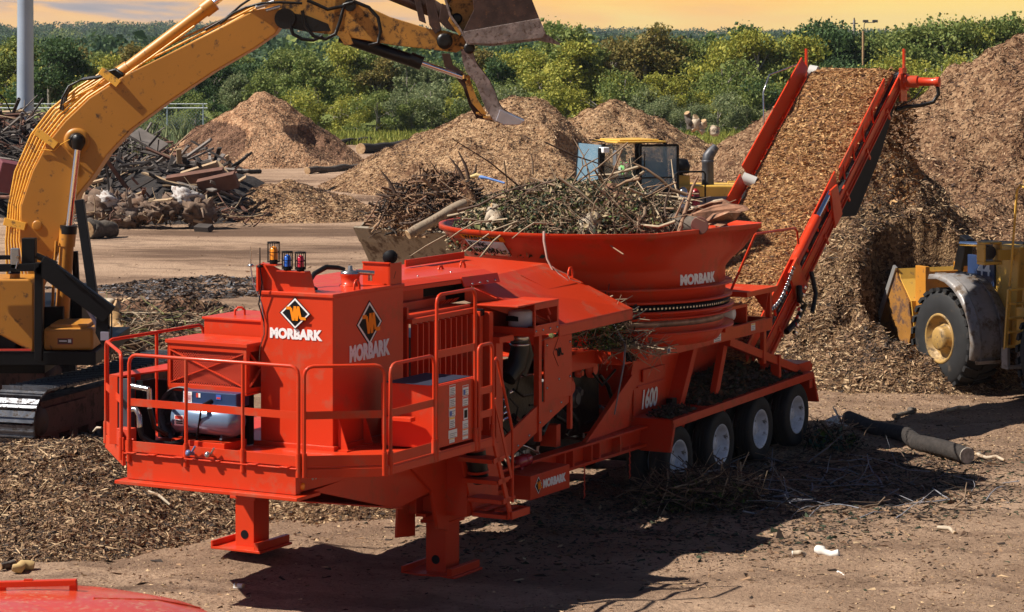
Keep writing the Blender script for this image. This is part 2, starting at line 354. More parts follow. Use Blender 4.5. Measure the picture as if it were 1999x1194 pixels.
def ground_mat():
    m = bpy.data.materials.new('packed_dirt'); m.use_nodes = True; t = m.node_tree; b = t.nodes['Principled BSDF']; n = t.nodes.new; l = t.links.new
    tc = n('ShaderNodeTexCoord')
    def noise(sc, det, ro=0.6, vec=None):
        x = n('ShaderNodeTexNoise'); x.inputs['Scale'].default_value = sc; x.inputs['Detail'].default_value = det; x.inputs['Roughness'].default_value = ro
        l(vec or tc.outputs['Object'], x.inputs['Vector']); return x
    mp = n('ShaderNodeMapping'); mp.inputs['Scale'].default_value = (0.35, 1.0, 1.0); l(tc.outputs['Object'], mp.inputs[0])
    a = noise(0.22, 10, 0.62, mp.outputs[0])
    rp = n('ShaderNodeValToRGB'); l(a.outputs[0], rp.inputs[0])
    rp.color_ramp.elements[0].position = 0.37; rp.color_ramp.elements[0].color = (0.160,0.098,0.064,1)
    rp.color_ramp.elements[1].position = 0.62; rp.color_ramp.elements[1].color = (0.520,0.355,0.240,1)
    x = rp.color_ramp.elements.new(0.45); x.color = (0.360,0.235,0.155,1)
    # bark litter
    f = noise(14, 6, 0.75)
    r2 = n('ShaderNodeMapRange'); r2.inputs['From Min'].default_value = 0.54; r2.inputs['From Max'].default_value = 0.66; l(f.outputs[0], r2.inputs['Value'])
    mx_ = n('ShaderNodeMix'); mx_.data_type = 'RGBA'; l(r2.outputs[0], mx_.inputs[0]); l(rp.outputs[0], mx_.inputs[6]); mx_.inputs[7].default_value = (0.13,0.075,0.05,1)
    # wet dark streaks of fines (a shape of their own)
    st = n('ShaderNodeMapping'); st.inputs['Scale'].default_value = (0.10, 0.22, 1.0); l(tc.outputs['Object'], st.inputs[0])
    c = noise(1.0, 8, 0.7, st.outputs[0])
    r3 = n('ShaderNodeMapRange'); r3.inputs['From Min'].default_value = 0.59; r3.inputs['From Max'].default_value = 0.68; r3.inputs['To Max'].default_value = 0.8; l(c.outputs[0], r3.inputs['Value'])
    m2 = n('ShaderNodeMix'); m2.data_type = 'RGBA'; l(r3.outputs[0], m2.inputs[0]); l(mx_.outputs[2], m2.inputs[6]); m2.inputs[7].default_value = (0.10,0.065,0.05,1)
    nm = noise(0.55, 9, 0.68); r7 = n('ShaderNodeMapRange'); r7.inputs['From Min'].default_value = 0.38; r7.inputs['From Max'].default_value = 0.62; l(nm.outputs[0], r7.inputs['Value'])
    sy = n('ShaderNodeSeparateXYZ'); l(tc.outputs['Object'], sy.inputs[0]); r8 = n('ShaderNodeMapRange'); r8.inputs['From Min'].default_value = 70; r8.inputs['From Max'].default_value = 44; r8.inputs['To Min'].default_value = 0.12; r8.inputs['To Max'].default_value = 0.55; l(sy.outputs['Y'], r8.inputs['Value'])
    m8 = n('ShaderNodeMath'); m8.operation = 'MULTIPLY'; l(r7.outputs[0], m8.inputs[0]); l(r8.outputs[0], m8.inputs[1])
    m9 = n('ShaderNodeMix'); m9.data_type = 'RGBA'; l(m8.outputs[0], m9.inputs[0]); l(m2.outputs[2], m9.inputs[6]); m9.inputs[7].default_value = (0.165,0.100,0.062,1); m2 = m9  # near ground coloured darker in mulch patches, partly to cut bounced light
    # old wheel ruts
    wm = n('ShaderNodeMapping'); wm.inputs['Rotation'].default_value = (0,0,0.25); l(tc.outputs['Object'], wm.inputs[0])
    wv = n('ShaderNodeTexWave'); wv.bands_direction = 'Y'; wv.inputs['Scale'].default_value = 0.16; wv.inputs['Distortion'].default_value = 16; wv.inputs['Detail'].default_value = 8; wv.inputs['Detail Scale'].default_value = 0.6; wv.inputs['Detail Roughness'].default_value = 0.65
    l(wm.outputs[0], wv.inputs['Vector'])
    r5 = n('ShaderNodeMapRange'); r5.inputs['From Min'].default_value = 0.78; r5.inputs['From Max'].default_value = 0.98; r5.inputs['To Max'].default_value = 0.40; l(wv.outputs[1], r5.inputs['Value'])
    m5 = n('ShaderNodeMix'); m5.data_type = 'RGBA'; l(r5.outputs[0], m5.inputs[0]); l(m2.outputs[2], m5.inputs[6]); m5.inputs[7].default_value = (0.12,0.072,0.048,1); m2 = m5
    # the far ground beyond the yard is meadow
    sp = n('ShaderNodeSeparateXYZ'); l(tc.outputs['Object'], sp.inputs[0])
    r4 = n('ShaderNodeMapRange'); r4.inputs['From Min'].default_value = 168; r4.inputs['From Max'].default_value = 172; l(sp.outputs['Y'], r4.inputs['Value'])
    m3 = n('ShaderNodeMix'); m3.data_type = 'RGBA'; l(r4.outputs[0], m3.inputs[0]); l(m2.outputs[2], m3.inputs[6]); m3.inputs[7].default_value = (0.16,0.19,0.05,1)
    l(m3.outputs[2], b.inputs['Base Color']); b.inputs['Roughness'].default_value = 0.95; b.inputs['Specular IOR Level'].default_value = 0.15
    g = noise(9, 9, 0.72)
    bp = n('ShaderNodeBump'); bp.inputs['Strength'].default_value = 1.0; bp.inputs['Distance'].default_value = 0.09; l(g.outputs[0], bp.inputs['Height']); l(bp.outputs[0], b.inputs['Normal'])
    return m
GROUND = ground_mat()
# ---------------------------------------------------------------- ground, hills
def gh(x, y):
    x = np.asarray(x, float); y = np.asarray(y, float)
    near = np.clip((90 - y)/40, 0, 1)
    h = near * (0.10*fbm(x*0.35, y*0.35, 3) + 0.14*fbm(x*1.7, y*1.7, 9, 4) + 0.05*np.abs(fbm(x*0.5+y*0.9, y*0.35, 19, 3)))
    h = h + 0.16*np.exp(-(((x+3.3)/0.9)**2 + ((y-32.7)/0.8)**2))       # the bank under the left jack
    # lost ground near the trailer stays level
    return h
def ax(lo, hi, a, b, fine, growth=1.12):
    mid = list(np.arange(a, b + 1e-6, fine)); up = []; x = b; st = fine
    while x < hi: st *= growth; x += st; up.append(min(x, hi))
    dn = []; x = a; st = fine
    while x > lo: st *= growth; x -= st; dn.append(max(x, lo))
    return np.array(dn[::-1] + mid + up)
gx = ax(-3500, 3500, -9, 11, 0.14); gy = ax(-60, 6000, 27.5, 50, 0.14)
GX, GY = np.meshgrid(gx, gy, indexing='ij')
GZ = gh(GX, GY)
nV = np.stack([GX, GY, GZ], -1).reshape(-1, 3); a_, b_ = len(gx), len(gy)
ii = (np.arange(a_-1)[:,None]*b_ + np.arange(b_-1)[None,:]).ravel()
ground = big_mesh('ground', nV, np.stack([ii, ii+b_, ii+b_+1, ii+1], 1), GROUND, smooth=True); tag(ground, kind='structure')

def hill_h(x, y):
    """rolling wooded land beyond the yard"""
    left = 1/(1+np.exp((x/np.maximum(y,1)*5000+100)/260))            # hills are higher on the left, far away
    far = np.clip((y-700)/2600, 0, 1)
    rt = 1/(1+np.exp(-(x/np.maximum(y,1)*5000-120)/170)); nr = np.clip((y-300)/300, 0, 1)*np.clip((1600-y)/600, 0, 1)
    return far*(17 + 15*left)*(0.8+0.5*fbm(x*0.0012, y*0.0012, 5)) + rt*nr*(1.0+4*fbm(x*0.01, y*0.004, 8)) - 1.2
hx = np.linspace(-1600, 1600, 120); hy = np.concatenate([np.linspace(260, 900, 40), np.linspace(960, 5200, 50)])
HX, HY = np.meshgrid(hx, hy, indexing='ij'); HZ = hill_h(HX, HY)
a_, b_ = len(hx), len(hy); ii = (np.arange(a_-1)[:,None]*b_ + np.arange(b_-1)[None,:]).ravel()
hills = big_mesh('hills', np.stack([HX, HY, HZ], -1).reshape(-1,3), np.stack([ii, ii+b_, ii+b_+1, ii+1], 1),
                 mat('wooded_hillside', (0.03,0.06,0.02), 0.95, var=0.4, vscale=0.02), smooth=True); tag(hills, kind='structure')

# ---------------------------------------------------------------- mulch heaps
def heap_h(x, y, c, pk, rx, ry, seed, rough=0.25, pw=1.0, rx2=None, ry2=None, flat=0.0):
    dx = x - c[0]; dy = y - c[1]
    ax_ = np.where(dx < 0, rx, rx2 or rx); ay_ = np.where(dy < 0, ry, ry2 or ry)
    d = np.sqrt((dx/ax_)**2 + (dy/ay_)**2)
    d = d * (1 + 0.22*fbm(np.arctan2(dy, dx)*1.3+5, d*0.6, seed+2, 3))
    h = pk * (1 - np.clip((d-flat)/(1-flat), 0, 3)**pw) if pw != 1 else pk * (1 - np.sqrt(np.clip(d-flat, 0, 9)**2/(1-flat)**2 + 0.006))
    sc = 3.2/max(rx, 2.0)
    r_ = rough*pk*(fbm(x*sc, y*sc, seed) + 0.5*fbm(x*sc*3, y*sc*3, seed+5, 4)) * np.clip(h/pk*3, 0, 1)
    return h + r_ + (0.10*fbm(x*2.6, y*2.6, seed+9, 4) - 0.16*np.clip(fbm(x*1.5+7, y*1.5, seed+31, 4)-0.10, 0, 1)*4*0.5)*min(pk,2)*np.clip(h*2, 0, 1)
HEAPS = {}
def heap(name, label, c, pk, rx, ry, seed, m, chips, cmats, n, size, group=None, res=110, scoop=None, two=None, cprob=None, **k):
    RX = max(rx, k.get('rx2') or 0)*1.25; RY = max(ry, k.get('ry2') or 0)*1.25
    xs = np.linspace(c[0]-RX, c[0]+RX, res); ys = np.linspace(c[1]-RY, c[1]+RY, res)
    def H(x, y):
        h = heap_h(x, y, c, pk, rx, ry, seed, **k)
        if scoop:
            for (sx, sy, sr, dp) in scoop:
                q = ((x-sx)**2 + (y-sy)**2)/sr**2 + 1.6*fbm(x*1.1, y*1.1, seed+40, 3)
                h = h - dp*np.clip(1.25-q, 0, 1)**0.5*np.clip(h/pk*2.5, 0, 1)
        return h
    X, Y = np.meshgrid(xs, ys, indexing='ij'); Z = np.maximum(H(X, Y), -0.35)
    V = np.stack([X, Y, Z], -1).reshape(-1,3); ii = (np.arange(res-1)[:,None]*res + np.arange(res-1)[None,:]).ravel()
    F = np.stack([ii, ii+res, ii+res+1, ii+1], 1)
    F = F[(V[F][:,:,2] > -0.34).any(1)]
    mi = None; mats = [m]
    if two:
        mats.append(two[0]); cen = V[F].mean(1); mi = (two[1](cen[:,0], cen[:,1], cen[:,2])).astype(int)
    o = big_mesh(name, V - np.array([c[0], c[1], 0]), F, mats, mi, smooth=True); o.location = (c[0], c[1], 0)
    tag(o, label, 'mulch pile', group)
    if chips:
        g = np.random.default_rng(seed)
        x = g.uniform(c[0]-RX, c[0]+RX, n*3); y = g.uniform(c[1]-RY, c[1]+RY*0.35, n*3); z = H(x, y)
        P = np.stack([x, y, z], 1); ok = (z > -0.03) & infield(P); P = P[ok][:n]
        e_ = 0.05; nx = -(H(P[:,0]+e_, P[:,1]) - H(P[:,0]-e_, P[:,1]))/(2*e_); ny = -(H(P[:,0], P[:,1]+e_) - H(P[:,0], P[:,1]-e_))/(2*e_)
        Nn = np.stack([nx, ny, np.ones(len(P))], 1); Nn /= np.linalg.norm(Nn, axis=1, keepdims=True)
        P = P + Nn*g.uniform(-0.01, 0.03, (len(P),1))*size*8
        Ls = size*g.lognormal(0, 0.45, len(P)); Ws = Ls*g.uniform(0.12, 0.38, len(P))
        V2, F2 = slivers(P, Ls, Ws, Nn, 0.75, seed)
        pr = cprob or [0.24, 0.34, 0.27, 0.15]
        k4 = g.choice(4, len(P), p=pr); damp = fbm(P[:,0]*0.55+seed, P[:,1]*0.5+P[:,2]*0.8, seed+60, 4)
        k4 = np.where((damp > 0.07) & (g.random(len(P)) < 0.75), np.minimum(k4+1+(damp > 0.15), 3), k4); mi2 = np.repeat(k4, 4)
        ch = big_mesh('wood_chips', V2 - np.array([c[0], c[1], 0]), F2, cmats, mi2, parent=o); ch['kind'] = 'stuff'
    HEAPS[seed] = (o, H); return o, H

G_HEAP = 'mulch and wood chip heaps around the yard'
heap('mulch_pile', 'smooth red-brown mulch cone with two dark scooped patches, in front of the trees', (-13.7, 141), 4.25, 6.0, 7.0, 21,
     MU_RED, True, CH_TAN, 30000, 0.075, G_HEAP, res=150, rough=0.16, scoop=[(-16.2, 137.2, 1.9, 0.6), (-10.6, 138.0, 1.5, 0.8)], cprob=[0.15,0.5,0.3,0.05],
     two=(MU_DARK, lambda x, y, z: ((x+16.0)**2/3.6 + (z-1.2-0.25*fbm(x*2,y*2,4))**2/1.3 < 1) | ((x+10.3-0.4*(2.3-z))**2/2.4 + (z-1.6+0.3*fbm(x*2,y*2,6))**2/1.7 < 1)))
heap('chip_pile', 'long tan wood chip heap with a flat broken top right behind the raised excavator thumb', (1.2, 118), 4.45, 10.2, 10.5, 33,
     MU_TAN, True, CH_TAN, 60000, 0.095, G_HEAP, res=170, rough=0.30, rx2=4.2, flat=0.07, scoop=[(3.3, 112.5, 1.3, 0.9)])
heap('chip_pile', 'rounded tan wood chip heap straight above the loader cab', (5.1, 127), 4.15, 6.0, 9, 41,
     MU_TAN, True, CH_TAN, 34000, 0.10, G_HEAP, res=130, rough=0.28, rx2=7.5)
heap('chip_pile', 'brown wood chip heap partly hidden behind the conveyor\'s left rail', (12.0, 94), 5.5, 7.8, 10, 47,
     MU_BRN, True, CH_TAN, 30000, 0.10, G_HEAP, res=130, rough=0.30)
heap('mulch_pile', 'tallest brown mulch mountain, filling the right edge behind the yellow loader', (15.2, 74), 6.7, 12.8, 13, 55,
     MU_BRN, True, CH_TAN, 95000, 0.085, G_HEAP, res=260, rough=0.42, cprob=[0.17,0.30,0.32,0.21])
heap('mulch_pile', 'steep fresh mulch heap growing under the head of the conveyor', (7.9, 53.0), 4.5, 6.2, 5.4, 61,
     MU_STRAW, True, CH_STRAW, 120000, 0.068, G_HEAP, res=240, rough=0.34, rx2=3.9, scoop=[(8.3, 49.4, 1.25, 3.0), (9.2, 49.6, 1.1, 2.2)], cprob=[0.27,0.32,0.25,0.16])
heap('chip_pile', 'low pale wood chip mound in the open yard beside the scrap lumber', (-8.4, 97), 1.5, 3.9, 4, 67,
     MU_TAN, True, CH_TAN, 20000, 0.09, G_HEAP, res=90, rough=0.35)
heap('mulch_pile', 'coarse shredded mulch bank in the lower left corner beside the grinder\'s front platform', (-5.9, 36.1), 0.76, 4.2, 4.1, 71,
     MU_STRAW, True, CH_STRAW, 100000, 0.052, G_HEAP, res=260, rough=0.65, rx2=3.0, cprob=[0.15,0.25,0.30,0.30], pw=1.4)
heap('mulch_pile', 'low shredded mulch ridge seen under the grinder\'s front deck', (-2.5, 36.3), 0.42, 2.6, 1.9, 77,
     MU_STRAW, True, CH_STRAW, 26000, 0.052, G_HEAP, res=120, rough=0.5, cprob=[0.30,0.30,0.25,0.15], pw=1.4)
heap('brush_pile', 'heap of brush and shredded stumps behind the platform rail, right of the excavator', (-7.4, 54.0), 1.25, 3.4, 3.5, 83,
     MU_DARK, True, CH_STRAW, 14000, 0.11, G_HEAP, res=110, rough=0.7, rx2=3.8, cprob=[0.25,0.25,0.25,0.25])

# loose chips over the dirt
def litter(name, label, n, xr, yr, size, mats, seed, dens=None, zf=gh, pr=None, lift=0.005):
    g = np.random.default_rng(seed)
    x = g.uniform(*xr, n); y = g.uniform(*yr, n)
    if dens is not None:
        k = g.uniform(0, 1, n) < dens(x, y); x, y = x[k], y[k]
    P = np.stack([x, y, zf(x, y) + lift], 1); P = P[infield(P)]
    Ls = size*g.lognormal(0, 0.55, len(P)); Ws = Ls*g.uniform(0.12, 0.45, len(P))
    V2, F2 = slivers(P, Ls, Ws, None, 0.93, seed)
    o = big_mesh(name, V2, F2, mats, np.repeat(g.choice(4, len(P), p=pr or [0.3,0.3,0.25,0.15]), 4))
    tag(o, label, 'wood chips', kind='stuff'); return o
litter('ground_chips', 'loose wood chips and bark scattered over the packed dirt', 170000, (-8, 10.5), (28, 60), 0.030, CH_STRAW, 5,
       lambda x, y: np.clip(0.36 + 2.4*fbm(x*0.5, y*0.35, 12) + 0.9*(x > 3.5)*(y > 40), 0.06, 1), pr=[0.34,0.34,0.22,0.10])
litter('ground_bark', 'darker bark crumbs and splinters spread over the open yard', 40000, (-20, 14), (56, 130), 0.065, CH_TAN, 6,
       lambda x, y: np.clip(0.15 + 2.5*fbm(x*0.12, y*0.06, 31), 0.03, 1), pr=[0.2,0.3,0.3,0.2])
litter('wet_bark_patch', 'dark strip of wet bark and char across the bare dirt', 26000, (-12.5, -4.8), (64.5, 72), 0.10, [CH_STRAW[3], mat('char', (0.035,0.032,0.034), 0.7), CH_STRAW[2], mat('ash_grey_bark', (0.22,0.21,0.22), 0.8)], 8,
       lambda x, y: (np.abs((y-68.2)/(2.9) + 0.9*fbm(x*0.6, y*0.6, 3)) < np.clip((x+12.4)/3, 0.1, 1)*0.95), pr=[0.36,0.28,0.24,0.12])
litter('machine_shade_litter', 'leaves, bark and splinters round the trailer wheels, darkened to deepen the shade there', 60000, (-3.0, 8.6), (30.5, 42.5), 0.052, [CH_STRAW[1], CH_STRAW[2], LEAFS[3], CH_STRAW[3]], 9,
       lambda x, y: np.clip(1.15 - ((x-3.6)/4.6)**2*0.8 - ((y-36.5-0.55*(x-3.6))/3.6)**2*0.7, 0.04, 1), pr=[0.08,0.20,0.26,0.46])  # real litter, made darker and denser over the trailer's shadow to deepen it

litter('foreground_splinters', 'bigger pale splinters and dark bark flakes lying in the near dirt', 2600, (-7, 8.5), (28.5, 44), 0.085, CH_STRAW, 15,
       lambda x, y: np.clip(0.35 + 1.6*fbm(x*0.6, y*0.4, 22), 0.1, 1), pr=[0.30,0.20,0.20,0.30])

def shreds(name, H, xr, yr, n, size, seed, parent):
    g = np.random.default_rng(seed); x = g.uniform(*xr, n); y = g.uniform(*yr, n); z = H(x, y); P = np.stack([x, y, z+0.015], 1); P = P[(z > 0.02) & infield(P)]
    Ls = size*g.lognormal(0, 0.45, len(P)); V2, F2 = slivers(P, Ls, np.full(len(P), 0.022), None, 0.6, seed)
    o = big_mesh(name, V2 - np.array([parent.location.x, parent.location.y, 0]), F2, CH_STRAW, np.repeat(g.choice(4, len(P), p=[0.45,0.25,0.15,0.15]), 4), parent=parent); o['kind'] = 'stuff'
for seed_, o_ in ((61, HEAPS[61]), (71, HEAPS[71])):
    shreds('long_shreds', o_[1], (o_[0].location.x-6, o_[0].location.x+6), (o_[0].location.y-5, o_[0].location.y+2), 5200, 0.16, seed_+3, o_[0])
# ---------------------------------------------------------------- the red tub grinder
# its own frame: u runs back along the trailer, v to its right-hand side as seen here, z up
TH = R(28.4)
root = empty('tub_grinder', (-2.38, 28.2, 0), math.pi/2 - TH)
tag(root, 'big orange-red tub grinder trailer with railed front platform, fuel tank, tub and rear conveyor', 'grinder')
def M(p): return Vector((p[0], -p[1], p[2]))
def mb(): return MB(M)
def world_of(u, v, z): return Vector((-2.38 + math.sin(TH)*u + math.cos(TH)*v, 28.2 + math.cos(TH)*u - math.sin(TH)*v, z))

FONT = {}
def lettering(name, text, parent, o, xd, up, wd, ht, m, bold=0.035, thick=0.004, lift=0.003, shear=0.0):
    """raised vinyl letters in a plane; o = lower left, local coords of parent"""
    c = bpy.data.curves.new(name, 'FONT'); c.body = text; c.size = 1; c.offset = bold; c.extrude = 0.01; c.space_character = 1.02; c.shear = shear
    c.resolution_u = 3
    t = bpy.data.objects.new(name, c); COL.objects.link(t); bpy.context.view_layer.update()
    dg = bpy.context.evaluated_depsgraph_get(); me = bpy.data.meshes.new_from_object(t.evaluated_get(dg))
    COL.objects.unlink(t); bpy.data.objects.remove(t); me.materials.clear(); me.materials.append(m)
    co = np.empty(len(me.vertices)*3, np.float32); me.vertices.foreach_get('co', co); co = co.reshape(-1,3)
    lo, hi = co.min(0), co.max(0); q = (co - lo)/np.maximum(hi - lo, 1e-6)
    o = np.array(o, float); xd = np.array(Vector(xd).normalized()); up = np.array(Vector(up).normalized()); nn = np.cross(xd, up)
    me.vertices.foreach_set('co', (o + xd*q[:,:1]*wd + up*q[:,1:2]*ht + nn*(q[:,2:3]*thick + lift)).astype(np.float32).ravel()); me.update()
    ob = bpy.data.objects.new(name, me); COL.objects.link(ob); ob.parent = parent; return ob
def sticker(name, polys, parent, o, xd, up, mats, lift=0.002, step=0.002):
    """stack of flat shapes (2d polygons in metres), each a little prouder than the one below"""
    s = MB(); o = Vector(o); xd = Vector(xd).normalized(); up = Vector(up).normalized(); nn = xd.cross(up)
    for i, (k, poly) in enumerate(polys):
        s.mi = k; s.prism([o + xd*a + up*b + nn*(lift + step*i) for a, b in poly], nn*step*0.9)
    return s.build(name, mats, parent)
FR = dict(xd=(0,-1,0), up=(0,0,1))     # a face that looks forward (-u)
SD = dict(xd=(1,0,0), up=(0,0,1))      # a face that looks right (+v)
def zig(x, y, w_, h_, t=0.14):
    """the angular M stroke as a list of quads"""
    pts = [(-0.62,0.30),(-0.28,0.30),(-0.10,-0.42),(0.02,0.42),(0.14,-0.42),(0.26,0.42),(0.42,-0.28),(0.80,-0.28)]
    out = []
    for (a, b), (c, d) in zip(pts, pts[1:]):
        dx, dy = c-a, d-b; ll = math.hypot(dx*w_, dy*h_); nx, ny = -dy*h_/ll*t*0.5*w_, dx*w_/ll*t*0.5*w_
        out.append([(x+a*w_-nx, y+b*h_-ny), (x+c*w_-nx, y+d*h_-ny), (x+c*w_+nx, y+d*h_+ny), (x+a*w_+nx, y+b*h_+ny)])
    return out
def diamond(name, parent, o, xd, up, w_, h_):
    D = lambda k: [(-w_*k,0),(0,-h_*k),(w_*k,0),(0,h_*k)]
    return sticker(name, [(0, D(1.08)), (1, D(1.0)), (0, D(0.86))] + [(2, q) for q in zig(0, 0, w_*0.98, h_*1.12, 0.17)], parent, o, xd, up, [LBLACK, WHITE, LORANGE])

# --- front beam
b = mb(); b.box((0,-2.30,1.50),(0.10,0,1.78)); b.box((0.1,-2.3,1.52),(0.5,-2.22,1.76)); b.box((0.1,-0.08,1.52),(1.2,0,1.76))
b.box((-0.13,-2.38,1.455),(0.35,0.10,1.495))
b.box((-0.035,-2.33,1.785),(0.10,0.03,1.80))
for v in (-2.22,-1.93,-1.55,-1.05,-0.55,-0.13): b.box((-0.06,v-0.06,1.80),(0.05,v+0.06,1.812))
beam = b.build('front_beam', RED, root, bevel=0.006)
# wedge of the gooseneck under the platform
b = mb()
b.prism([(0.36,-0.02,1.49),(3.2,-0.02,1.62),(3.2,-0.02,1.10),(2.2,-0.02,1.0)], (0,-0.06,0))
b.prism([(0.36,-2.28,1.49),(3.2,-2.28,1.62),(3.2,-2.28,1.10),(2.2,-2.28,1.0)], (0,0.06,0))
b.add([(-0.05,-2.3,1.44),(-0.05,0.0,1.44),(2.3,0.0,0.98),(2.3,-2.3,0.98),(-0.05,-2.3,1.452),(-0.05,0.0,1.452),(2.3,0.0,1.0),(2.3,-2.3,1.0)], [(0,1,2,3),(7,6,5,4),(0,4,5,1),(1,5,6,2),(2,6,7,3),(3,7,4,0)])
b.box((3.2,-1.95,0.75),(4.9,-1.80,1.62)); b.box((3.2,-0.50,0.75),(4.9,-0.35,1.62)); b.box((4.9,-1.95,0.70),(14.9,-1.80,0.98)); b.box((4.9,-0.50,0.70),(14.9,-0.35,0.98))
b.box((2.3,-2.1,0.98),(4.2,-0.2,1.5))
for u in (3.5,5.2,7.2,9.2,11,13): b.box((u,-1.8,1.0),(u+0.12,-0.5,1.3))
b.box((3.2,-0.36,0.72),(10.0,-0.22,0.76)); b.box((4.9,-0.38,0.98),(9.5,-0.22,1.01))
for u in (6.9,7.15,7.7,7.95,8.6): b.box((u,-0.36,0.76),(u+0.04,-0.22,0.98))
b.build('frame', RED, root, bevel=0.004)
# --- decals on the beam end
sticker('emblem', [(0, q) for q in zig(0.26, 0.13, 0.24, 0.14, 0.10)], beam, (0.10,0.001,1.55), SD['xd'], SD['up'], [mat('silver_vinyl',(0.5,0.47,0.47),0.5)])
fl = [(0,[(0,0),(0.15,0),(0.15,0.12),(0,0.12)])] + [(1,[(0,0.013*k),(0.15,0.013*k),(0.15,0.013*k+0.007),(0,0.013*k+0.007)]) for k in range(9)] + [(2,[(0,0.065),(0.065,0.065),(0.065,0.12),(0,0.12)])]
sticker('flag_sticker', fl, beam, (0.75,0.001,1.61), SD['xd'], SD['up'], [WHITE, LRED, LBLUE], step=0.0012)
sticker('plate_sticker', [(0,[(0,0),(0.14,0),(0.14,0.12),(0,0.12)]),(1,[(0.03,0.02),(0.11,0.02),(0.11,0.1),(0.03,0.1)])], beam, (0.58,0.001,1.61), SD['xd'], SD['up'], [mat('brown_plate',(0.10,0.08,0.06),0.5), LBLACK])
b = mb(); b.lathe((0.13,-0.002,1.58),(0,1,0),[(0,0.04),(0.015,0.04),(0.02,0.02)],16); b.build('marker_lamp', AMBER, beam)
# --- platform
b = mb(); b.prism([(0.02,-2.35,1.79),(0.02,0.05,1.79),(0.57,0.84,1.79),(3.02,0.84,1.79),(3.02,-3.34,1.79),(1.0,-3.36,1.79)], (0,0,0.02))
b.prism([(0.57,0.845,1.70),(3.03,0.845,1.70),(3.03,0.845,1.79),(0.57,0.845,1.79)], (0,-0.03,0))
b.prism([(0.0,0.05,1.69),(0.57,0.845,1.69),(0.57,0.845,1.79),(0.0,0.05,1.79)], (0.03,-0.02,0))
b.prism([(0.0,-2.36,1.64),(1.0,-3.38,1.64),(1.0,-3.38,1.80),(0.0,-2.36,1.80)], (0.03,0.02,0))
for u in (1.0,1.8,2.6): b.box((u,-3.3,1.70),(u+0.06,0.80,1.785))
deck = b.build('platform', RED, root, bevel=0.004)
b = mb()
b.box((0.0,-2.33,1.815),(0.012,0.03,1.935))
b.prism([(0.0,0.05,1.815),(0.57,0.84,1.815),(0.57,0.84,1.935),(0.0,0.05,1.935)], (0.008,-0.008,0))
b.box((0.60,0.83,1.815),(1.52,0.842,1.935)); b.prism([(0.0,-2.36,1.815),(1.0,-3.37,1.815),(1.0,-3.37,1.96),(0.0,-2.36,1.96)], (0.012,0.012,0))
b.box((1.0,-3.372,1.815),(3.0,-3.36,1.935))
b.build('toe_board', RED, deck, bevel=0.003)
# --- railings
def rail(pts_base, ztop=2.92, zb=1.80, r=0.021, mid=None, corner=0.10, name='railing', midflat=True, posts=()):
    b = mb(); (u0,v0),(u1,v1) = pts_base; d = Vector((u1-u0, v1-v0, 0)); ln = d.length; d /= ln
    P = [Vector((u0,v0,zb)), Vector((u0,v0,ztop-corner))]
    for k in (1,2,3): a = k/3*math.pi/2; P.append(Vector((u0,v0,ztop-corner)) + d*corner*(1-math.cos(a)) + Vector((0,0,corner*math.sin(a))))
    for k in (0,1,2,3): a = k/3*math.pi/2; P.append(Vector((u1,v1,ztop-corner)) - d*corner*(1-math.sin(a)) + Vector((0,0,corner*math.cos(a))))
    P.append(Vector((u1,v1,zb)))
    b.tube(P, r, 10)
    for t in posts:
        q = Vector((u0,v0,0)) + d*ln*t; b.cyl((q.x,q.y,zb), (q.x,q.y,ztop-0.01), r, n=10); b.cyl((q.x,q.y,zb-0.10), (q.x,q.y,zb+0.16), r*1.5, n=10)
    for q in ((u0,v0),(u1,v1)): b.cyl((q[0],q[1],zb-0.10),(q[0],q[1],zb+0.16), r*1.5, n=10)
    for zz in (mid or []):
        n_ = Vector((-d.y, d.x, 0))
        b.bar(Vector((u0,v0,zz)), Vector((u1,v1,zz)), 0.012, 0.085)
    return b.build(name, RED, root)
rail(((0.0,-2.27),(0.0,0.035)), mid=[2.38], posts=(0.345,0.68))
rail(((0.03,0.09),(0.56,0.80)), mid=[2.38])
rail(((0.64,0.83),(1.60,0.83)), mid=[2.38])
rail(((1.66,0.83),(2.56,0.83)), ztop=3.60, mid=[2.92])
rail(((2.64,0.83),(2.98,0.83)), mid=[2.38,2.1], corner=0.07)
rail(((0.05,-2.42),(0.97,-3.34)), mid=[2.38])
rail(((1.02,-3.36),(3.0,-3.36)), mid=[], posts=(0.5,)); rail(((3.1,-3.36),(4.6,-3.36)), mid=[])
# --- stairs
b = mb()
b.prism([(2.98,0.83,1.80),(3.05,0.83,1.80),(3.50,0.83,0.78),(3.42,0.83,0.78)], (0,-0.03,0)); b.prism([(2.98,0.33,1.80),(3.05,0.33,1.80),(3.50,0.33,0.78),(3.42,0.33,0.78)], (0,-0.03,0))
for u, z in ((3.02,1.52),(3.14,1.25),(3.26,1.0),(3.38,0.80)):
    b.box((u,0.33,z-0.05),(u+0.30,0.80,z)); b.prism([(u,0.83,z-0.05),(u+0.3,0.83,z-0.01),(u+0.3,0.83,z+0.02),(u,0.83,z+0.02)], (0,-0.015,0))
b.box((3.42,0.83,0.75),(3.88,0.86,0.84)); b.box((3.42,0.30,0.75),(3.88,0.33,0.84)); b.box((3.85,0.3,0.75),(3.88,0.86,0.84)); b.box((3.45,0.4,0.82),(3.85,0.5,0.835)); b.box((3.45,0.6,0.82),(3.85,0.72,0.835))
st = b.build('stairs', RED, root, bevel=0.003)
b = mb(); b.tube([(3.0,0.83,1.85),(3.0,0.83,2.62),(3.02,0.83,2.70),(3.07,0.83,2.73),(3.12,0.83,2.69),(3.14,0.83,2.62),(3.48,0.83,1.82),(3.48,0.83,0.95)], 0.018, 10)
b.bar((3.04,0.83,2.25),(3.46,0.83,1.25),0.012,0.05); b.build('handrail', RED, st)
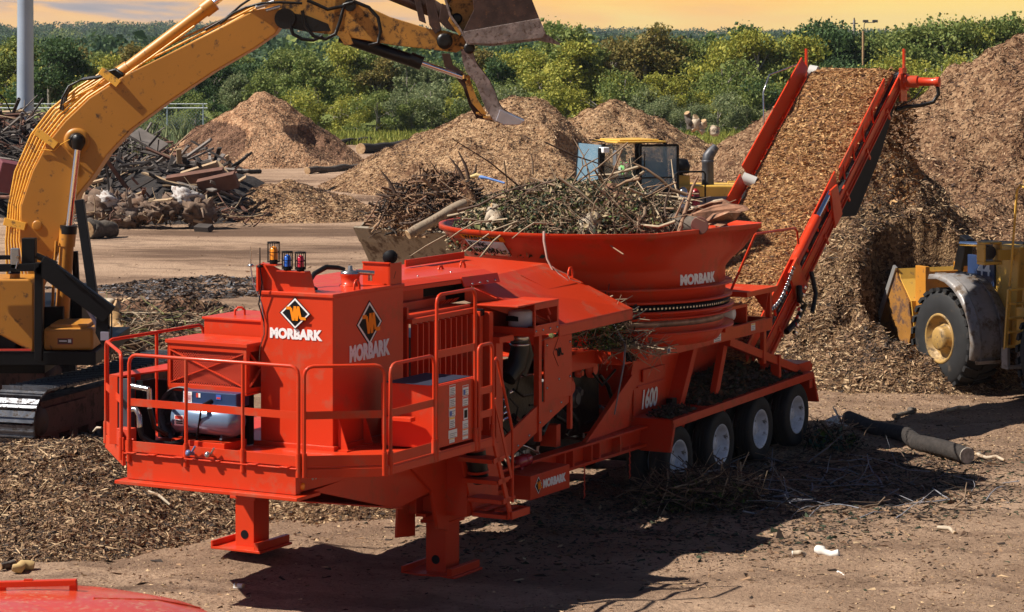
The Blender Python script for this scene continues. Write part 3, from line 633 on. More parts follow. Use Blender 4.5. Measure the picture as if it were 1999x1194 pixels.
# --- jacks
def jack(u, v, zg, zt, name='jack_leg'):
    e_ = empty(name); e_.parent = root
    b = mb(); b.box((u-0.20,v-0.17,zg+0.62),(u+0.20,v+0.17,zt)); b.box((u-0.22,v-0.19,zg+0.62),(u+0.22,v+0.19,zg+0.66)); b.build('jack_sleeve', RED, e_, bevel=0.008)
    b = mb(); b.box((u-0.17,v-0.14,zg+0.02),(u+0.17,v+0.14,zg+0.63)); j = b.build('jack_tube', RED, e_, bevel=0.008)
    b = mb(); b.cyl((u-0.176,v,zg+0.18),(u-0.12,v,zg+0.18),0.055,n=20); b.build('pin_hole_plug', LBLACK, j)  # black plug whose colour stands in for the dark inside a hole
    b = mb(); b.box((u-0.36,v-0.36,zg-0.0),(u+0.36,v+0.36,zg+0.03)); b.box((u-0.36,v-0.38,zg+0.0),(u+0.36,v-0.35,zg+0.10)); b.box((u-0.34,v+0.25,zg+0.03),(u+0.36,v+0.32,zg+0.12))
    b.prism([(u+0.16,v-0.1,zg+0.03),(u+0.34,v-0.1,zg+0.03),(u+0.16,v-0.1,zg+0.25)], (0,0.02,0)); b.build('foot_pad', RED, e_, bevel=0.005)
    return e_
jack(3.55,-0.18,0.0,1.62); jack(2.95,-2.58,0.19,1.48)
b = mb(); b.prism([(2.2,0.02,1.60),(3.35,0.02,1.66),(3.35,0.02,0.55),(3.1,0.02,0.62),(2.95,0.02,1.1),(2.6,0.02,1.35)], (0,-0.05,0))
b.prism([(3.0,-0.45,1.60),(3.35,-0.45,1.60),(3.35,-0.45,0.45),(2.9,-0.45,0.5)], (0,-0.03,0))
b.box((3.3,-0.02,0.75),(4.1,0.30,1.55)); 
b.build('jack_housing', RED, root, bevel=0.006)
b = mb(); b.tube([(3.30,0.40,1.72),(3.32,0.42,1.45),(3.40,0.44,1.18)], [0.12,0.13,0.10], 16); b.build('hose_coil', GREASE, root)
b = mb(); b.lathe((3.30,0.40,1.60),(0.1,0.02,-1),[(0,0.125),(0,0.14),(0.03,0.14),(0.03,0.125)],20); b.build('strap', RED, root); b = mb(); b.lathe((3.36,0.42,1.32),(0.1,0.02,-1),[(0,0.12),(0,0.135),(0.03,0.135),(0.03,0.12)],20); b.build('strap', RED, root)

# --- fuel tank
b = mb(); b.box((1.14,-1.235,1.86),(2.71,-0.24,3.60)); b.box((1.12,-1.25,3.56),(2.72,-0.225,3.605)); b.box((1.10,-1.32,1.80),(2.75,-0.20,1.865))
tank = b.build('fuel_tank', RED, root, bevel=0.008)
for (u, v) in ((1.2,-0.21),(1.75,-0.21),(2.3,-0.21)): b = mb(); b.prism([(u,v,1.81),(u,v,2.2),(u,v+0.14,1.81)], (0.015,0,0)); b.box((u-0.06,v,1.81),(u+0.1,v+0.16,1.825)); b.build('gusset', RED, tank)
for (u, v) in ((1.35,-1.05),(1.75,-0.30)):
    b = mb(); b.tube([(u-0.06+0.0,v,3.60),(u-0.055,v,3.66),(u-0.03,v,3.705),(u,v,3.715),(u+0.03,v,3.705),(u+0.055,v,3.66),(u+0.06,v,3.60)], 0.016, 8); b.build('lifting_eye', RED, tank)
b = mb(); b.lathe((2.12,-0.62,3.60),(0,0,1),[(0,0.13),(0.02,0.13),(0.02,0.11),(0.11,0.11),(0.13,0.12),(0.15,0.12)],28); cap = b.build('filler_neck', RED, tank)
b = mb(); b.lathe((2.12,-0.62,3.752),(0,0,1),[(0,0.115),(0.03,0.11),(0.035,0.03),(0.09,0.025),(0.09,0.0)],20); b.cyl((2.15,-0.56,3.77),(2.30,-0.40,3.75),0.03); b.cyl((2.28,-0.44,3.76),(2.28,-0.44,3.66),0.028); b.build('filler_cap', STEEL, cap)
# light brackets on the tank roof
b = mb(); b.prism([(1.20,-1.24,3.605),(1.20,-0.52,3.605),(1.20,-0.59,3.84),(1.20,-0.98,3.84),(1.20,-1.13,3.90),(1.20,-1.25,3.93)], (0.015,0,0))
b.box((1.08,-1.22,3.905),(1.22,-0.98,3.92)); b.box((1.10,-0.99,3.84),(1.22,-0.60,3.852)); b.box((1.1,-1.27,3.60),(1.2,-1.245,3.9))
br = b.build('light_bracket', RED, tank)
b = mb(); b.box((2.40,-0.62,3.605),(2.415,-0.24,3.86)); b.box((2.40,-0.26,3.605),(2.68,-0.245,3.86)); b.box((2.38,-0.62,3.86),(2.42,-0.24,3.875)); br2 = b.build('light_bracket', RED, tank)
def beacon(u, v, z, m, lab, sc=1.0):
    b = mb(); b.lathe((u,v,z),(0,0,1),[(0,0.045),(0.03,0.05),(0.05,0.05)],16); o = b.build('beacon', LBLACK, tank); o['label'] = lab
    b = mb(); b.lathe((u,v,z+0.05),(0,0,1),[(0,0.042*sc),(0.10*sc,0.042*sc),(0.13*sc,0.025*sc),(0.135*sc,0)],18); b.build('lens', m, o)
    b = mb(); h_ = 0.22*sc; r_ = 0.062*sc
    for k in range(8): a = k*math.pi/4; b.tube([(u+r_*math.cos(a),v+r_*math.sin(a),z+0.02),(u+r_*math.cos(a),v+r_*math.sin(a),z+h_)], 0.0045, 5)
    for zz in (0.02,0.5,0.95,1.0):
        b.tube([(u+r_*math.cos(a),v+r_*math.sin(a),z+0.02+(h_-0.02)*zz) for a in [k*math.pi/8 for k in range(17)]], 0.0045, 5)
    b.tube([(u-r_,v,z+h_),(u+r_,v,z+h_)],0.0045,5); b.tube([(u,v-r_,z+h_),(u,v+r_,z+h_)],0.0045,5); b.build('guard_cage', LBLACK, o)
beacon(1.15,-1.06,3.92,AMBER,'amber beacon light in a wire cage',1.15); beacon(1.15,-0.87,3.85,BLUEL,'blue beacon light in a wire cage'); beacon(1.15,-0.69,3.85,REDL,'red beacon light in a wire cage')
b = mb(); b.lathe((2.50,-0.30,3.93),(-1,0.3,0),[(-0.04,0.06),(0.05,0.075),(0.06,0.07),(0.06,0)],16); b.cyl((2.50,-0.30,3.875),(2.50,-0.30,3.9),0.015)
for k in range(5): b.lathe((2.50,-0.30,3.93),(-1,0.3,0),[(-0.05+0.02*k,0.05),(-0.05+0.02*k,0.082),(-0.042+0.02*k,0.082),(-0.042+0.02*k,0.05)],16)
b.tube([(2.52,-0.27,3.87),(2.54,-0.25,3.75),(2.5,-0.25,3.68),(2.42,-0.32,3.64)],0.008,6); b.build('work_light', LBLACK, tank)
for (v, u) in ((-1.36,1.12),(-1.19,1.06)):
    b = mb(); b.cyl((u,v,3.91),(u,v,4.11),0.008,0.006,8); b.lathe((u,v,3.88),(0,0,1),[(0,0.035),(0.012,0.04),(0.03,0.02)],12); b.tube([(u,v,3.88),(u,v+0.03,3.70),(u+0.02,-1.22,3.45),(1.11,-1.17,3.25),(1.12,-1.17,3.10),(1.12,-1.23,2.95),(1.13,-1.25,2.78)],0.008,6)
    b.build('antenna', STEEL if v < -1.3 else LBLACK, tank)
b = mb(); b.tube([(1.38,-0.62,3.63),(1.5,-0.75,3.64),(1.62,-0.88,3.66),(1.8,-0.92,3.76),(1.95,-0.85,3.83),(2.05,-0.75,3.82),(2.10,-0.68,3.80)],[0.018,0.02,0.022,0.03,0.032,0.028,0.02],10); b.build('cable_bundle', GREASE, tank)
diamond('logo', tank, (1.118,0.74,3.365), FR['xd'], FR['up'], 0.20, 0.175)
lettering('lettering', 'MORBARK', tank, (1.14,1.10,3.06), FR['xd'], FR['up'], 0.72, 0.125, WHITE, bold=0.06)
diamond('logo', tank, (1.93,0.24,3.20), SD['xd'], SD['up'], 0.27, 0.25)
lettering('lettering', 'MORBARK', tank, (1.49,0.24,2.78), SD['xd'], SD['up'], 0.90, 0.20, WHITE, bold=0.06)

# --- power pack with the expanded metal box
def xbox(u0, v0, u1, v1, z0, z1):
    b = mb(); b.box((u0-0.02,v0-0.02,z1-0.03),(u1,v1+0.02,z1+0.012)); t = 0.045
    for (a, c) in ((v0,v0+t),(v1-t,v1)): b.box((u0,a,z0),(u0+0.03,c,z1-0.03))
    b.box((u0,v0+t,z0),(u0+0.03,v1-t,z0+0.06)); b.box((u0,v0+t,z1-0.10),(u0+0.03,v1-t,z1-0.03))
    b.bar((u0+0.010,v0+t,z0+0.07),(u0+0.010,v1-t,z1-0.11),0.012,0.035,up=(1,0,0)); b.bar((u0+0.004,v0+t,z1-0.11),(u0+0.004,v1-t,z0+0.07),0.012,0.035,up=(1,0,0))
    b.box((u0+0.03,v1-0.03,z0),(u0+0.07,v1,z1-0.03)); b.box((u1-0.06,v1-0.03,z0),(u1,v1,z1-0.03)); b.box((u0+0.07,v1-0.03,z0),(u1-0.06,v1,z0+0.05)); b.box((u0+0.07,v1-0.03,z1-0.09),(u1-0.06,v1,z1-0.03))
    b.bar((u0+0.07,v1-0.012,z0+0.05),(u1-0.06,v1-0.012,z1-0.09),0.012,0.035,up=(0,1,0)); b.bar((u0+0.07,v1-0.02,z1-0.09),(u1-0.06,v1-0.02,z0+0.05),0.012,0.035,up=(0,1,0))
    b.box((u0,v0,z0),(u1,v0+0.02,z1-0.03)); b.box((u1-0.02,v0,z0),(u1,v1,z1-0.03)); b.box((u0,v0-0.0,z0-0.03),(u1,v1,z0-0.005))
    o = b.build('mesh_box', RED, root, bevel=0.003)
    g = mb(); sw, sh = 0.034, 0.018; k = 0.0050
    nx = int((v1-v0-2*t)/sw); nz = int((z1-z0-0.16)/sh)
    for i in range(nx):
        for j in range(nz):
            va = v0+t+0.005+i*sw+(sw/2 if j % 2 else 0); za = z0+0.06+j*sh
            for sx in (0, 1):
                p = (u0+0.022,va+sx*sw/2,za+(0 if not sx else sh)); q = (u0+0.022,va+(sx+1)*sw/2,za+(sh if not sx else 0))
                g.add([(p[0],p[1],p[2]-k),(q[0],q[1],q[2]-k),(q[0],q[1],q[2]+k),(p[0],p[1],p[2]+k),(p[0]+0.006,p[1],p[2]),(q[0]+0.006,q[1],q[2])],[(0,1,2,3),(3,2,5,4),(0,4,5,1)])
    g.build('expanded_mesh', REDM, o, recalc=False)
    g = mb(); g.box((u0+0.15,v0+0.08,z0+0.02),(u1-0.1,v1-0.1,z0+0.30)); g.lathe((u0+0.25,v0+0.3,z0+0.3),(0,1,0),[(0,0.1),(0.4,0.1)],16); g.build('hydraulic_pump', REDM, o)
    return o
xbox(0.90,-2.39,1.55,-1.27,2.43,2.99)
b = mb(); b.box((1.7,-2.43,2.42),(2.55,-1.27,3.18)); b.box((1.68,-2.45,3.16),(2.57,-1.25,3.19)); hood = b.build('hydraulic_cabinet', RED, root, bevel=0.006)
b = mb(); b.tube([(2.02,-2.2,3.19),(2.02,-2.2,3.25),(2.04,-2.17,3.28),(2.06,-2.13,3.28),(2.08,-2.1,3.25),(2.08,-2.1,3.19)],0.014,8); b.build('lifting_eye', RED, hood)
b = mb(); b.cyl((2.1,-1.42,3.19),(2.1,-1.42,3.30),0.03); b.lathe((2.1,-1.42,3.30),(0,0,1),[(0,0.045),(0.05,0.045),(0.06,0.02)],14); b.build('breather', STEEL, hood)
# compressor tank
b = mb(); ca = [(v, ) for v in ()]
b.lathe((0.72,-2.12,2.13),(0,1,0),[(-0.03,0.0),(-0.02,0.10),(0.02,0.155),(0.06,0.175),(0.82,0.175),(0.86,0.155),(0.90,0.10),(0.91,0.0)],36,cap=False); comp = b.build('air_receiver', TANKB, root)
b = mb(); b.box((0.74,-2.05,2.28),(1.1,-1.30,2.44)); b.build('compressor_housing', NAVY, comp, bevel=0.01)
b = mb()
for v in (-2.0,-1.45): b.prism([(0.62,v,1.92),(0.85,v,1.92),(0.80,v,2.06),(0.66,v,2.06)],(0,0.03,0))
b.build('bracket', RADI, comp)
sticker('sticker', [(0,[(0,0),(0.12,0),(0.12,0.13),(0,0.13)])]+[(1,[(0.01,0.015+0.018*k),(0.11,0.015+0.018*k),(0.11,0.02+0.018*k),(0.01,0.02+0.018*k)]) for k in range(6)], comp, (0.738,2.04,2.30), FR['xd'], FR['up'], [WHITE, LRED])
sticker('sticker', [(0,[(0,0),(0.06,0),(0.06,0.05),(0,0.05)]),(1,[(0,0),(0.03,0),(0.03,0.05),(0,0.05)])], comp, (0.738,1.86,2.37), FR['xd'], FR['up'], [WHITE, LRED])
sticker('sticker', [(0,[(0,0),(0.07,0),(0.07,0.06),(0,0.06)]),(1,[(0.01,0.01),(0.06,0.01),(0.06,0.03),(0.01,0.03)])], comp, (0.738,1.58,2.36), FR['xd'], FR['up'], [LBLUE, LRED])
sticker('sticker', [(0,[(0,0),(0.13,0),(0.13,0.12),(0,0.12)]),(1,[(0.01,0.075),(0.12,0.075),(0.12,0.11),(0.01,0.11)]),(2,[(0.03,0.02),(0.12,0.02),(0.12,0.035),(0.03,0.035)]),(2,[(0.03,0.045),(0.12,0.045),(0.12,0.06),(0.03,0.06)])], comp, (0.545,2.03,2.06), FR['xd'], FR['up'], [WHITE, LRED, LBLACK])
b = mb(); b.cyl((0.50,-1.62,2.28),(0.62,-1.78,1.86),0.012); b.cyl((0.50,-1.62,2.30),(0.7,-1.62,2.34),0.03); b.build('lever', LBLACK, comp)
b = mb(); b.box((0.55,-2.08,1.81),(0.9,-1.66,1.90)); b.box((0.5,-1.72,1.81),(0.95,-1.30,1.90)); b.box((0.28,-1.83,1.80),(0.30,-1.74,1.85)); b.build('skid', RED, comp, bevel=0.004)
# radiator and fan
b = mb(); b.box((0.35,-2.82,1.81),(0.80,-2.70,2.60)); b.prism([(0.35,-2.82,2.60),(0.35,-2.62,2.60),(1.6,-2.30,2.62),(1.6,-2.75,2.62)],(0,0,0.02)); cool = b.build('cooler_frame', RED, root, bevel=0.004)
b = mb(); b.box((0.36,-2.695,1.82),(0.50,-2.56,2.585)); b.build('radiator', RADI, cool, bevel=0.006)
b = mb(); b.box((0.50,-2.55,1.82),(0.75,-2.45,2.55)); b.box((1.0,-2.6,1.82),(1.1,-1.3,2.5)); b.build('radiator_shroud', LBLACK, cool)
b = mb(); b.lathe((0.92,-2.16,2.14),(-1,0,0),[(0,0.05),(0.06,0.05),(0.07,0.02)],14)
for k in range(12): a = k*math.pi/6; b.bar((0.90,-2.16+0.05*math.cos(a),2.14+0.05*math.sin(a)),(0.90,-2.16+0.30*math.cos(a),2.14+0.30*math.sin(a)),0.03,0.004,up=(1,0.5*math.cos(a),0.5*math.sin(a)))
b.lathe((0.95,-2.16,2.14),(-1,0,0),[(0,0.32),(0.12,0.32),(0.12,0.305),(0,0.305)],40); b.build('cooling_fan', SHADE, cool)
b = mb(); b.cyl((0.30,-2.50,2.52),(0.30,-2.22,2.49),0.032,n=14); b.tube([(0.3,-2.50,2.24),(0.28,-2.38,2.25),(0.27,-2.33,2.19),(0.27,-2.32,2.05)],0.033,12); b.cyl((0.30,-2.21,2.50),(0.30,-2.20,2.27),0.03,n=14); b.build('hose_fitting', STEEL, cool)
b = mb(); b.tube([(0.27,-2.32,2.05),(0.28,-2.30,1.95),(0.34,-2.2,1.87),(0.45,-2.02,1.85),(0.55,-1.9,1.88)],0.036,12); b.tube([(0.30,-2.20,2.27),(0.36,-2.18,2.05),(0.5,-2.1,1.95)],0.03,10); b.build('hose', GREASE, cool)
b = mb(); b.box((0.20,-2.60,1.83),(0.34,-2.42,2.03)); b.cyl((0.18,-2.53,1.9),(0.18,-2.53,2.0),0.03); b.cyl((0.18,-2.42,1.92),(0.18,-2.34,1.92),0.01); b.build('valve_block', REDM, cool, bevel=0.006)
for v in (-1.36,-1.10):
    b = mb(); b.lathe((-0.02,v,1.86),(-1,-0.3,0.2),[(0,0.022),(0.05,0.022),(0.06,0.035),(0.09,0.035),(0.10,0.015)],12); b.cyl((-0.05,v,1.88),(-0.06,v+0.05,1.95),0.012); o = b.build('air_coupling', mat('coupling_blue',(0.12,0.16,0.32),0.35) if v < -1.2 else STEEL, root)

# --- control cabinet beside the stairs
b = mb(); b.box((1.55,0.18,2.14),(1.66,0.55,2.19)); b.hexa([(1.64,0.10,1.83),(2.62,0.10,1.83),(2.62,0.79,1.83),(1.76,0.79,1.83),(1.64,0.10,2.56),(2.62,0.10,2.56),(2.62,0.79,2.56),(1.76,0.79,2.56)])
cab_ = b.build('control_cabinet', RED, root, bevel=0.006)
b = mb(); b.box((1.66,0.13,2.561),(2.60,0.75,2.566)); b.build('rubber_mat', mat('dark_blue_rubber',(0.012,0.014,0.035),0.7), cab_)
b = mb(); b.box((1.72,0.792,1.84),(2.60,0.812,2.55)); door = b.build('door', RED, cab_, bevel=0.005)
def warn(u0, z0, w_, h_, head=LORANGE, n=4, parent=door, v=0.812, pic=False):
    p = [(0,[(0,0),(w_,0),(w_,h_),(0,h_)]),(1,[(0.006,h_*0.80),(w_-0.006,h_*0.80),(w_-0.006,h_*0.95),(0.006,h_*0.95)])]
    for k in range(n): z = 0.06*h_+k*h_*0.68/n; p.append((2,[(w_*0.1,z),(w_*(0.9-0.15*(k % 2)),z),(w_*(0.9-0.15*(k % 2)),z+h_*0.07),(w_*0.1,z+h_*0.07)]))
    if pic: p.append((3,[(w_*0.06,h_*0.1),(w_*0.4,h_*0.1),(w_*0.4,h_*0.6),(w_*0.06,h_*0.6)]))
    o = sticker('warning_label', p, parent, (u0,-v,z0), SD['xd'], SD['up'], [WHITE, head, TEXTC, LBLUE], lift=0.001, step=0.0012); return o
warn(1.98,2.41,0.14,0.12,LRED); warn(1.98,2.28,0.14,0.12,LRED); warn(1.97,2.165,0.15,0.11,LORANGE,3,pic=True)
warn(2.29,2.37,0.14,0.12,LRED,3,pic=True); warn(2.29,2.25,0.13,0.11,LRED,3)
warn(1.98,2.03,0.13,0.13,LYEL,4); warn(1.96,1.915,0.20,0.095,WHITE,3); warn(1.98,1.86,0.12,0.052,LYEL,2)
warn(2.29,1.99,0.13,0.09,WHITE,3); warn(2.29,1.91,0.13,0.075,LORANGE,2); warn(2.29,1.86,0.13,0.045,LORANGE,1)
sticker('warning_label', [(0,[(0,0),(0.10,0),(0.10,0.13),(0,0.13)]),(1,[(0.015,0.02),(0.085,0.02),(0.085,0.11),(0.015,0.11)])], door, (2.31,-0.812,2.09), SD['xd'], SD['up'], [WHITE, LBLACK])

# --- engine enclosure
b = mb(); VG = -0.22
b.box((2.85,-2.2,1.62),(2.89,VG-0.05,3.30)); b.box((2.85,-2.2,3.10),(4.42,VG-0.06,3.20)); b.box((2.85,VG-0.06,3.10),(4.42,VG+0.02,3.16)); b.box((2.85,-2.2,1.62),(4.95,VG-0.3,1.70))
b.box((2.95,-2.1,3.20),(4.30,VG-0.35,3.30)); b.box((2.85,VG-0.05,1.62),(4.45,VG+0.02,1.80))
b.box((4.38,VG-0.30,1.62),(4.46,VG+0.10,3.12)); b.box((4.52,VG-0.3,1.62),(4.62,VG+0.16,3.10)); b.box((4.62,VG-0.3,2.70),(5.0,VG+0.25,2.78))
eng = b.build('engine_enclosure', RED, root, bevel=0.005)
for i in range(11):
    b = mb(); u = 2.93+i*0.135; b.box((u,VG-0.03,1.80),(u+0.022,VG+0.045,3.09)); b.hexa([(u+0.022,VG-0.06,1.80),(u+0.135,VG-0.07,1.80),(u+0.135,VG-0.05,1.80),(u+0.022,VG-0.0,1.80),(u+0.022,VG-0.06,3.09),(u+0.135,VG-0.07,3.09),(u+0.135,VG-0.05,3.09),(u+0.022,VG-0.0,3.09)])
    b.build('louver', RED, eng)
b = mb(); b.box((4.40,VG+0.0,3.06),(4.50,VG+0.10,3.14)); b.build('louver_clamp', LBLACK, eng)
b = mb(); b.cyl((2.80,-0.42,3.36),(2.74,-0.40,3.36),0.055,n=20); g_ = b.build('sight_glass', STEEL, eng)
b = mb(); b.cyl((2.745,-0.402,3.36),(2.735,-0.40,3.36),0.035,n=20); b.build('green_plug', GREENL, g_)
# top hood with its overhanging roof
b = mb(); b.hexa([(2.75,-2.15,3.50),(5.35,-2.15,3.50),(5.35,-0.42,3.50),(2.75,-0.62,3.50),(2.75,-2.0,3.56),(5.35,-2.0,3.56),(5.35,-0.60,3.56),(2.75,-0.75,3.56)])
b.prism([(2.75,-0.62,3.495),(4.55,-0.48,3.495),(4.55,-0.48,3.44),(2.75,-0.62,3.44)],(0,-0.02,0))
b.prism([(4.55,-0.48,3.52),(5.35,-0.40,3.52),(5.35,-0.36,3.40),(4.55,-0.44,3.40)],(0,-0.02,0))
b.prism([(2.72,-0.80,3.20),(3.90,-0.66,3.20),(3.90,-0.66,3.44),(2.72,-0.80,3.44)],(0,-0.03,0))
roof = b.build('engine_hood', RED, eng, bevel=0.004)
b = mb(); b.box((3.95,-2.0,3.16),(5.3,-0.76,3.49)); b.box((2.76,-2.0,3.31),(3.95,-0.84,3.49)); b.build('intake_gap_fill', LBLACK, eng)  # solid black blocks putting the dark of the hood gap into colour
b = mb()
for u in (4.65,4.85,5.05,5.25): b.lathe((u,-0.38,3.43),(0,1,0),[(0,0.016),(0.012,0.016),(0.014,0.0)],8)
for u, v in ((2.95,-0.9),(3.4,-0.86),(4.0,-0.8),(4.7,-0.72)): b.lathe((u,v,3.56),(0,0,1),[(0,0.014),(0.01,0.014),(0.012,0)],8)
b.build('bolt', STEEL, roof)
for k in range(3):
    b = mb(); u = 3.95+k*0.16; b.prism([(u,-0.50,3.21),(u+0.05,-0.50,3.21),(u+0.05,-0.42,3.28),(u,-0.42,3.28)],(0,-0.01,0)); b.prism([(u+0.07,-0.50,3.21),(u+0.12,-0.50,3.21),(u+0.12,-0.42,3.28),(u+0.07,-0.42,3.28)],(0,-0.01,0)); b.build('hose_clip', RED, eng)
# air cleaner box with the precleaner showing
b = mb(); u0,u1,v0,v1 = 5.0,5.66,-0.40,0.32
b.box((u0-0.45,v0,3.17),(u1+0.01,v1+0.01,3.19)); b.box((u0,v0,2.78),(u1,v0+0.02,3.17)); b.box((u1-0.02,v0,2.78),(u1,v1,3.17)); b.box((u0,v1-0.01,2.78),(u1,v1+0.01,2.90)); b.box((u0,v1-0.01,3.10),(u1,v1+0.01,3.17)); b.box((u0,v1-0.01,2.9),(u0+0.03,v1+0.01,3.10)); b.box((u1-0.04,v1-0.01,2.9),(u1,v1+0.01,3.10))
b.prism([(u0,v0+0.15,2.78),(u0,v1,2.78),(u0,v1,2.87),(u0,v0+0.05,2.87)],(0.02,0,0)); b.box((u0-0.4,v0,2.70),(u0+0.02,v0+0.02,3.17)); b.box((u0,v0,2.76),(u1,v1,2.78))
ac = b.build('air_cleaner_box', RED, root, bevel=0.004)
b = mb(); b.lathe((5.28,-0.03,2.80),(0,0,1),[(0,0.09),(0.06,0.10),(0.06,0.155),(0.24,0.155),(0.26,0.13),(0.27,0)],28); pc = b.build('precleaner', mat('pale_lilac_plastic',(0.62,0.60,0.66),0.3), ac)
sticker('label', [(0,[(-0.09,0),(0.09,0),(0.09,0.06),(0.02,0.07),(-0.02,0.07),(-0.09,0.06)])], pc, (5.12,0.06,2.93), FR['xd'], FR['up'], [LBLACK])
b = mb()
for u in (5.03,5.22,5.42,5.61): b.lathe((u,0.33,2.83),(0,1,0),[(0,0.014),(0.012,0.014),(0.013,0)],8)
b.build('bolt', STEEL, ac)
b = mb(); b.bar((5.50,0.25,3.08),(5.58,0.25,2.99),0.02,0.02); b.bar((5.50,0.25,2.98),(5.58,0.25,2.90),0.02,0.02); b.build('louver', REDM, ac)
b = mb(); b.tube([(5.30,-0.05,2.76),(5.30,-0.05,2.55),(5.27,-0.08,2.35),(5.1,-0.12,2.2)],[0.12,0.12,0.13,0.12],20); b.tube([(5.5,-0.1,2.7),(5.6,-0.1,2.45),(5.5,-0.15,2.2)],[0.07,0.09,0.09],14); ind = b.build('intake_duct', GREASE, ac)
b = mb(); b.lathe((5.30,-0.05,2.60),(0,0,1),[(0,0.122),(0,0.132),(0.035,0.132),(0.035,0.122)],24); b.lathe((5.30,-0.05,2.66),(0,0,1),[(0,0.122),(0,0.128),(0.09,0.128),(0.09,0.122)],24); b.build('hose_clamp', STEEL, ind)
# engine bay
b = mb(); b.box((4.65,-1.9,1.65),(5.85,-0.62,2.7)); b.box((4.7,-0.62,1.7),(5.3,-0.40,2.0)); b.lathe((5.0,-0.5,1.9),(0,1,0),[(0,0.16),(0.12,0.16)],20); b.lathe((5.45,-0.5,1.75),(0,1,0),[(0,0.10),(0.1,0.10)],20); b.box((6.0,-1.9,1.0),(9.0,-0.75,2.0)); en = b.build('engine', GREASE, root, bevel=0.01)  # rear block kept black so the gap under the tub frame reads as shade
b = mb()
for k in range(9):
    u = 4.75+rnd.random()*0.9; z = 1.5+rnd.random()*0.8; b.tube([(u,-0.35,z),(u+0.05,-0.25,z-0.12),(u+0.02,-0.28,z-0.3)],0.014,6)
b.build('fuel_line', GREASE, en)
b = mb()
for k in range(12):
    u = 4.75+rnd.random()*0.95; z = 1.45+rnd.random()*0.7; b.cyl((u,-0.33,z),(u+0.03,-0.30,z+0.02),0.018,n=10)
for z in (1.62,1.70,1.78): b.cyl((5.35,-0.32,z),(5.43,-0.30,z+0.02),0.02)
b.build('pipe_fitting', CHROME, en)
b = mb(); b.box((5.78,-0.10,1.30),(5.86,-0.02,2.72)); b.prism([(4.72,-0.04,1.42),(5.86,-0.04,1.80),(6.72,-0.04,1.80),(6.72,-0.04,1.72),(5.1,-0.04,1.22),(4.72,-0.04,1.25)],(0,-0.03,0)); b.box((6.68,-0.08,1.35),(6.74,-0.02,1.85)); b.box((4.62,-0.3,1.25),(4.80,-0.02,2.72))
b.build('panel_frame', RED, root, bevel=0.004)
b = mb(); b.box((5.90,-0.02,1.80),(6.68,0.0,2.62)); pn = b.build('side_panel', RED, root, bevel=0.004)
b = mb(); b.box((6.70,-0.2,1.95),(6.98,-0.16,2.62)); b.build('side_panel', RED, root, bevel=0.004)
D = lambda k: [(-0.15*k,0),(0,-0.19*k),(0.15*k,0),(0,0.19*k)]
sticker('logo', [(0,D(1.0)),(1,D(0.96))]+[(0,q) for q in zig(0,0,0.15,0.13,0.17)], pn, (6.28,0.0,2.42), SD['xd'], SD['up'], [LBLACK, RED])
b = mb()
for u, z in ((5.96,2.54),(5.96,1.98),(6.62,2.52),(6.62,2.06),(6.30,2.06)): b.lathe((u,0.0,z),(0,1,0),[(0,0.018),(0.012,0.018),(0.014,0)],8)
for u, z in ((5.2,1.33),(5.5,1.42),(5.8,1.55),(6.1,1.66),(6.4,1.74)): b.lathe((u,-0.02,z),(0,1,0),[(0,0.016),(0.012,0.016),(0.014,0)],8)
b.build('bolt', STEEL, pn)
for k in range(16):
    u = rnd.uniform(5.0,8.9); z = rnd.uniform(1.15,2.0); v = -0.62 if u > 5.9 else -0.36; b = mb(); b.tube([(u,v,z),(u+rnd.uniform(.1,.4),v+0.06,z+rnd.uniform(-.25,.1)),(u+rnd.uniform(.3,.8),v+0.02,z+rnd.uniform(-.4,.0))],rnd.choice([0.018,0.03,0.045]),8); b.build('engine_hose', GREASE if k % 4 else STEEL, en)
for k in range(7):
    u = rnd.uniform(6.8,8.9); z = rnd.uniform(1.2,1.9); b = mb(); r_ = rnd.uniform(0.06,0.16); b.lathe((u,-0.74,z),(0,1,0),[(0,r_),(0.06,r_),(0.07,r_*0.6),(0.10,r_*0.6)],18); b.build('pulley' if k % 2 else 'filter_can', SHADE if k % 3 else REDM, en)
# --- sloping debris roof between engine and tub
b = mb()
A = Vector((5.05,-1.35,3.52)); B = Vector((7.05,-1.35,3.42)); Cc = Vector((8.05,0.15,2.94)); D_ = Vector((5.45,0.26,2.88))
A = Vector((4.75,-0.55,3.42)); A2 = Vector((4.85,-1.75,3.56)); B2 = Vector((6.8,-1.75,3.56)); B = Vector((7.4,-0.75,3.45))
E1 = Vector((5.68,0.33,2.83)); E2 = Vector((7.92,0.30,2.84))
b.prism([A, A2, B2, B], (0,0,0.02)); b.prism([A, B, E2, E1], (0,0,0.02)); b.prism([E1, E2, E2-Vector((0,0,0.13)), E1-Vector((0,0,0.13))], (0,-0.02,0))
b.prism([A+Vector((0.0,0,-0.01)), E1+Vector((0,0,-0.01)), Vector((5.68,0.33,2.78)), Vector((4.75,-0.55,3.2))], (0.02,0,0))
sr = b.build('sloping_roof', RED, root, bevel=0.004)
def onroof(s, t, h=0.022): p = A.lerp(B, s); q = E1.lerp(E2, s); r_ = p.lerp(q, t); return Vector((r_.x, r_.y, r_.z+h))
b = mb(); b.prism([onroof(0.55,0.10), onroof(0.55,0.42), onroof(0.92,0.42), onroof(0.92,0.10)], (0,0,0.012)); b.build('access_plate', RED, sr, bevel=0.003)
